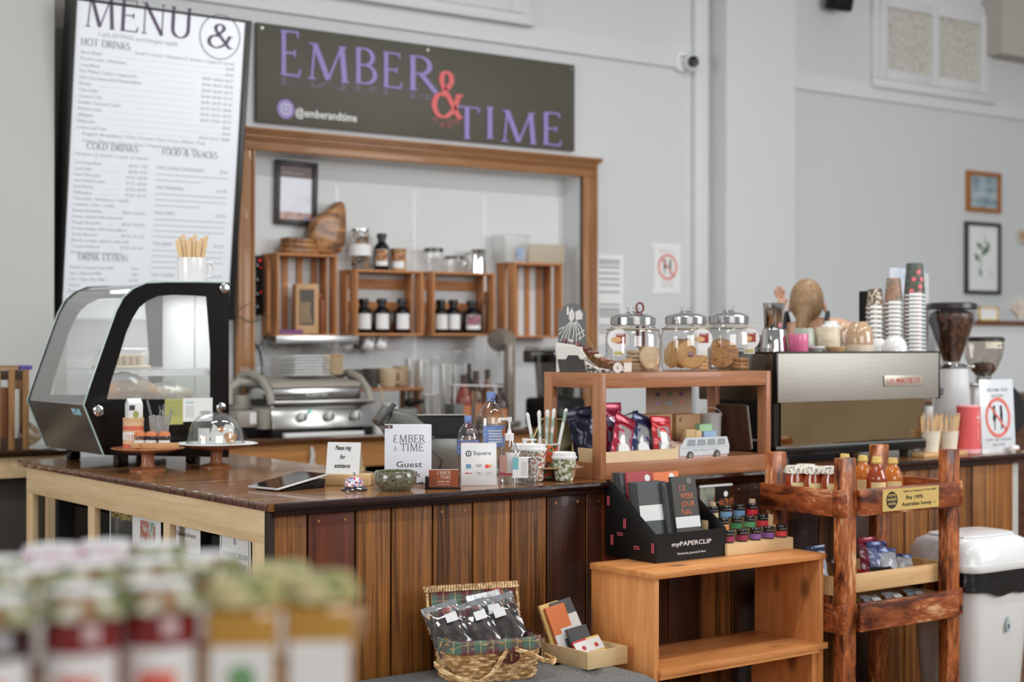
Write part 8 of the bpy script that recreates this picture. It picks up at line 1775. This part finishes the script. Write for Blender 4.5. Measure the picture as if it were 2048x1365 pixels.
# pine trays with snack pouches on the lower shelf
def ptray(label, x0, x1, y0, y1, z, h, tz=0):
    t = thing('pine_tray', label, 'tray', (x0, y0, z), 0, 'pine trays on the stand', rx=tz); w_, d_ = x1-x0, y1-y0; bm_ = wood('tray pine', (222,186,136), (202,160,110), 'x', 2, .55, knots=3)
    obj('front', G().box(0,0,0,w_,.009,h), bm_, t, bev=.001); obj('back', G().box(0,d_-.009,0,w_,d_,h), bm_, t, bev=.001); obj('side', G().box(0,.0092,0,.009,d_-.0092,h), bm_, t); obj('side', G().box(w_-.009,.0092,0,w_,d_-.0092,h), bm_, t); obj('floor', G().box(.0092,.0092,0,w_-.0092,d_-.0092,.005), bm_, t); return t
ptray('lower pine tray of small pouches resting on the stand shelf', TX0+.020, TX1-.032, 3.965, 4.235, SZ2, .06)
zt0 = SZ2+.106
tu = ptray('upper pine tray of blue pouches raised on battens above the lower tray', TX0+.004, TX1-.006, 3.958, 4.24, zt0, .07)
obj('support_batten', G().box(.0,.02,-.1055,.012,.25,0), BURNT, tu); obj('support_batten', G().box(TX1-TX0-.022,.02,-.1055,TX1-TX0-.011,.25,0), BURNT, tu)
zp = zt0+.006
BL2 = (64,76,130); gp = 'snack pouches in the upper pine tray'
for i, (px, Y, w_, h_, lb, tc_, wc, lean, rl) in enumerate(((1764,4.09,.095,.150,'tall blue-topped pouch behind the near post in the upper tray',BL2,(120,130,170),-14,0),(1785,4.06,.085,.13,'clear blue-topped pouch in front of the tallest blue one',(74,90,140),(190,196,206),-22,4),(1818,4.05,.075,.100,'short blue-topped clear pouch at the right of the upper tray',(60,72,124),(196,200,206),-26,6),(1742,4.12,.09,.165,'dark red pouch peeking behind the blue pouches',(150,34,60),(120,40,60),-8,0),(1640,4.14,.09,.15,'blue-topped pouch standing at the left end of the upper tray',(50,60,100),(180,190,206),-8,-4),(1690,4.16,.09,.10,'black crinkled pouch hidden low behind the near post',(24,24,26),(50,50,52),-20,0))):
    X = onY(px,1150,Y)[0]; pouch('snack_pouch', lb, (X, Y, zp), FACE*.3, rad(lean), w_, h_, wc, tc_, badge=False, grp=gp, seed=60+i, metal=0, rough=.2, roll=rad(rl))
t = pouch('snack_pouch', 'crinkled black and clear pouch lying across the front of the upper tray', (onY(1775,1140,4.0)[0], 3.985, zp+.035), FACE*.3, rad(-70), .11, .07, (70,68,66), None, badge=False, grp=gp, seed=71, rough=.1, th=.012)
t = pouch('snack_pouch', 'small red pouch end beside the near post in the upper tray', (onY(1738,1130,4.0)[0], 3.985, zp+.025), FACE*.3, rad(-60), .05, .07, (196,40,44), None, badge=False, grp=gp, seed=72, rough=.1, th=.010)
g2 = 'snack pouches in the lower pine tray'; zq = SZ2+.006
for i, (px, lb, c_) in enumerate(((1752,'silver-blue pouch at the left of the lower tray',(176,184,198)),(1795,'silver pouch with violet edge in the middle of the lower tray',(190,190,204)),(1838,'pale blue pouch at the right of the lower tray',(170,186,206)),(1655,'red foil pouch end at the left end of the lower tray',(196,40,50)))):
    X = onY(px,1190,4.02)[0]; t = pouch('snack_pouch', lb, (X-.0, 3.985, zq+.012), FACE*.2, rad(-62), .085, .095, c_, None, badge=False, grp=g2, seed=80+i, rough=.15, th=.012, metal=0); obj('sticker', G().box(-.02,-.0175,.02,.02,-.0165,.06), WHITE, t)
# ================================================================ swing bin
bx = onY(1862,1150,4.05)[0]; t = thing('swing_bin', 'tall white plastic swing bin with a black liner beside the stand', 'bin', (bx+.02, 3.86, 0)); BWd, BD = .44, .36; bwm = mat((222,224,224), .25, coat=.3, var=.01)
zt_ = .705; zr = .565
def rr(w, d, e=6, n=48): return [((w/2*math.cos(a))*(abs(math.cos(a))**e+abs(math.sin(a))**e)**(-1/e), (d/2*math.sin(a))*(abs(math.cos(a))**e+abs(math.sin(a))**e)**(-1/e)) for a in [2*PI*i/n for i in range(n)]]
def loft(secs, e=6, n=48, cap=True):
    g = G(); V = []
    for w_, d_, z_ in secs: V.append([g.b.verts.new((BWd/2+x_, BD/2+y_, z_)) for x_, y_ in rr(w_, d_, e, n)])
    for A, B in zip(V, V[1:]):
        for i in range(n): g.face([A[i], A[(i+1) % n], B[(i+1) % n], B[i]])
    if cap: g.face(V[-1]); g.face(list(reversed(V[0])))
    return g
obj('body', loft([(.32,.27,0),(.33,.28,.01),(.42,.34,zr-.02),(.425,.345,zr)]), bwm, t)
def bag(u, v):
    n_ = 96; x_, y_ = rr(.430+.012*(1-v)+.006*math.sin(u*80)*(1-v), .350+.012*(1-v), 6, n_)[int(u*n_) % n_]
    return (BWd/2+x_, BD/2+y_, zr+.004-(.065+.03*math.sin(u*9+1)+.006*math.sin(u*55))*(1-v))
obj('liner', G().grid(bag, 96, 8, cu=True), mat((20,19,19), .25, coat=.3, bump=.8, bs=18), t)
obj('lid_rim', loft([(.445,.365,zr+.005),(.455,.375,zr+.015),(.452,.372,zr+.03)], e=7), bwm, t)
obj('lid_dome', loft([(.448,.368,zr+.0305),(.435,.355,zr+.075),(.40,.31,zr+.115),(.33,.22,zr+.135),(.28,.16,zr+.140)], e=5), bwm, t)
obj('flap', loft([(.34,.232,zr+.1345),(.335,.225,zr+.140),(.27,.15,zr+.1465)], e=5), bwm, t)
X_ = onY(2005,1250,3.9)[0]-bx-.02
obj('drop_sticker', G().prism([(X_+.013*math.cos(a), .345+.026*math.sin(a)) if math.sin(a) < .2 else (X_+.013*math.cos(a)*(1-(math.sin(a)-.2)*.9), .345+.026*math.sin(a)*1.5) for a in [2*PI*i/28 for i in range(28)]], BD/2-.1705, BD/2-.1655), mat((170,184,186), .5), t)
obj('sticker_mark', G().box(X_-.007,BD/2-.1712,.334,X_+.007,BD/2-.1706,.352), mat((90,110,130), .6), t)
# ================================================================ jars on the near display, out of focus
TZ = EYE-.365*.98
t = thing('near_display_table', 'display table in the foreground under the rows of cloth-topped jars', 'table', (0,0,0), 0)
tc_ = atK(330, 0, 1.69)
tm = wood('table timber', (170,130,90), (130,94,60), 'x', 1, .5); o = obj('table_top', G().box(-.55,-.46,TZ-.03,.178,.44,TZ-.0005), tm, t); 
for c_ in t.children: c_.location = (tc_[0], tc_[1], 0); c_.rotation_euler = (0,0,FACE)
o = obj('leg', G().box(-.44,-.4,0,-.40,-.36,TZ-.031), tm, t, loc=(tc_[0], tc_[1], 0), rot=(0,0,FACE))
for a, b_ in ((.1,-.4),(-.44,.29),(.1,.29)): obj('leg', G().box(a,b_,0,a+.04,b_+.04,TZ-.031), tm, t, loc=(tc_[0], tc_[1], 0), rot=(0,0,FACE))
floralc = spots('floral cloth', [(186,180,150),(112,120,80),(206,204,186),(150,104,66),(130,136,96),(214,212,196)], 70, .85, kind='vorc'); pinkc = spots('pink floral cloth', [(222,204,214),(226,222,224),(196,160,180),(224,214,218)], 70, .85, kind='vorc')
def fgjar(label, px, pyt, K, body, cloth, labm, lidtop=True, r=.036, hb_=.105, sq=False, gold=False):
    K *= .98; r *= 1.0
    X, Y, z_ = atK(px, pyt, K); h_ = z_-TZ; t = thing('preserve_jar', label, 'jar', (X, Y, TZ), FACE+.12, 'jars in the blurred foreground')
    if gold:
        obj('jar', G().mark().box(-r,-r,0,r,r,h_*.80), body, t, bev=.008); obj('shoulder', G().lathe([(r*1.2,0),(r*.8,h_*.08),(r*.8,h_*.1)], c=(0,0,h_*.80), n=4, a0=PI/4, a1=PI/4+2*PI) if 0 else G().lathe([(r*.95,0),(r*.8,h_*.07)], c=(0,0,h_*.80), n=28), body, t)
    else: obj('jar', G().lathe([(0,0),(r*.95,0),(r,.006),(r,h_*.74),(r*.84,h_*.82),(r*.82,h_*.86)], n=32), body, t)
    obj('lid', G().lathe([(r*.88,h_*.86),(r*.9,h_*.88),(r*.9,h_*.985),(0,h_*.985)], n=32), GOLD, t)
    def f(u, v):
        a = 2*PI*u
        if v <= .5: rr_ = r*.92*v*2; z2 = h_
        else: q_ = (v-.5)*2; rr_ = r*(.92+.25*q_)*(1+.08*q_*math.sin(12*a)); z2 = h_-.022*q_+.002*math.sin(12*a)*q_
        return (rr_*math.cos(a), rr_*math.sin(a), z2)
    obj('cloth_lid', G().grid(f, 72, 8, cu=True), cloth, t)
    if not gold: obj('paper_disc', G().lathe([(0,.0015),(r*.86,.001)], c=(0,0,h_), n=28), WHITE, t)
    if sq or gold: obj('label', G().box(-r*.86,-r-.0012,h_*.04,r*.86,-r-.0004,h_*.52), WHITE, t)
    else: wrap(t, r+.0006, h_*.06, h_*.55, 2.3, WHITE)
    if labm is not None:
        if sq or gold: obj('label_picture', G().ball((0,-r-.0016,h_*.28), r*.42, 1, .03, 1, 20, 10), labm, t)
        else: obj('label_picture', G().lathe([(r+.0012,h_*.08),(r+.0012,h_*.38)], n=8, a0=-PI/2-.5, a1=-PI/2+.5), labm, t)
    return t
redj = mat((120,22,16), .1, coat=.7); dkj = mat((50,14,20), .1, coat=.7); amb = mat((180,134,52), .1, coat=.7); straw_ = spots('berry picture', [(196,60,50),(226,120,100),(180,50,46)], 60, .5); leaf_ = mat((110,156,110), .6)
rows = [
 (-12,1200,1.50,dkj,floralc,straw_,'front row, cut by the left edge'),(165,1182,1.52,redj,floralc,straw_,'front row, second from the left'),(322,1168,1.55,redj,floralc,straw_,'front row, third from the left'),
 (60,1142,1.78,redj,floralc,None,'second row, leftmost behind the front jars'),(178,1130,1.80,redj,floralc,None,'second row, second from the left'),(300,1124,1.82,redj,floralc,None,'second row, third from the left'),
 (105,1094,2.08,dkj,pinkc,None,'third row, leftmost'),(212,1086,2.10,redj,pinkc,None,'third row, middle'),(318,1090,2.10,redj,floralc,None,'third row, right'),(418,1112,1.92,redj,floralc,None,'third row, at the right end near the notices'),
 (-5,1120,1.95,dkj,floralc,None,'second row, cut by the left edge')]
for px, pyt, K, b_, cl, lm_, lb in rows: fgjar('blurred red preserve jar, cloth lid, '+lb, px, pyt, K, b_, cl, lm_, r=.036)
for px, pyt, K, lm_, lb in ((487,1158,1.57,leaf_,'square golden jar with a green leaf label in the front row'),(640,1150,1.60,None,'square golden jar with a plain white label, rightmost in the front row'),(560,1128,1.84,None,'golden jar with cloth lid behind the two square ones')):
    fgjar('blurred '+lb, px, pyt, K, amb, spots('green gold cloth', [(140,146,88),(180,168,116),(104,120,66),(196,184,140)], 60, .8, kind='vorc'), lm_, gold=True, r=.034)
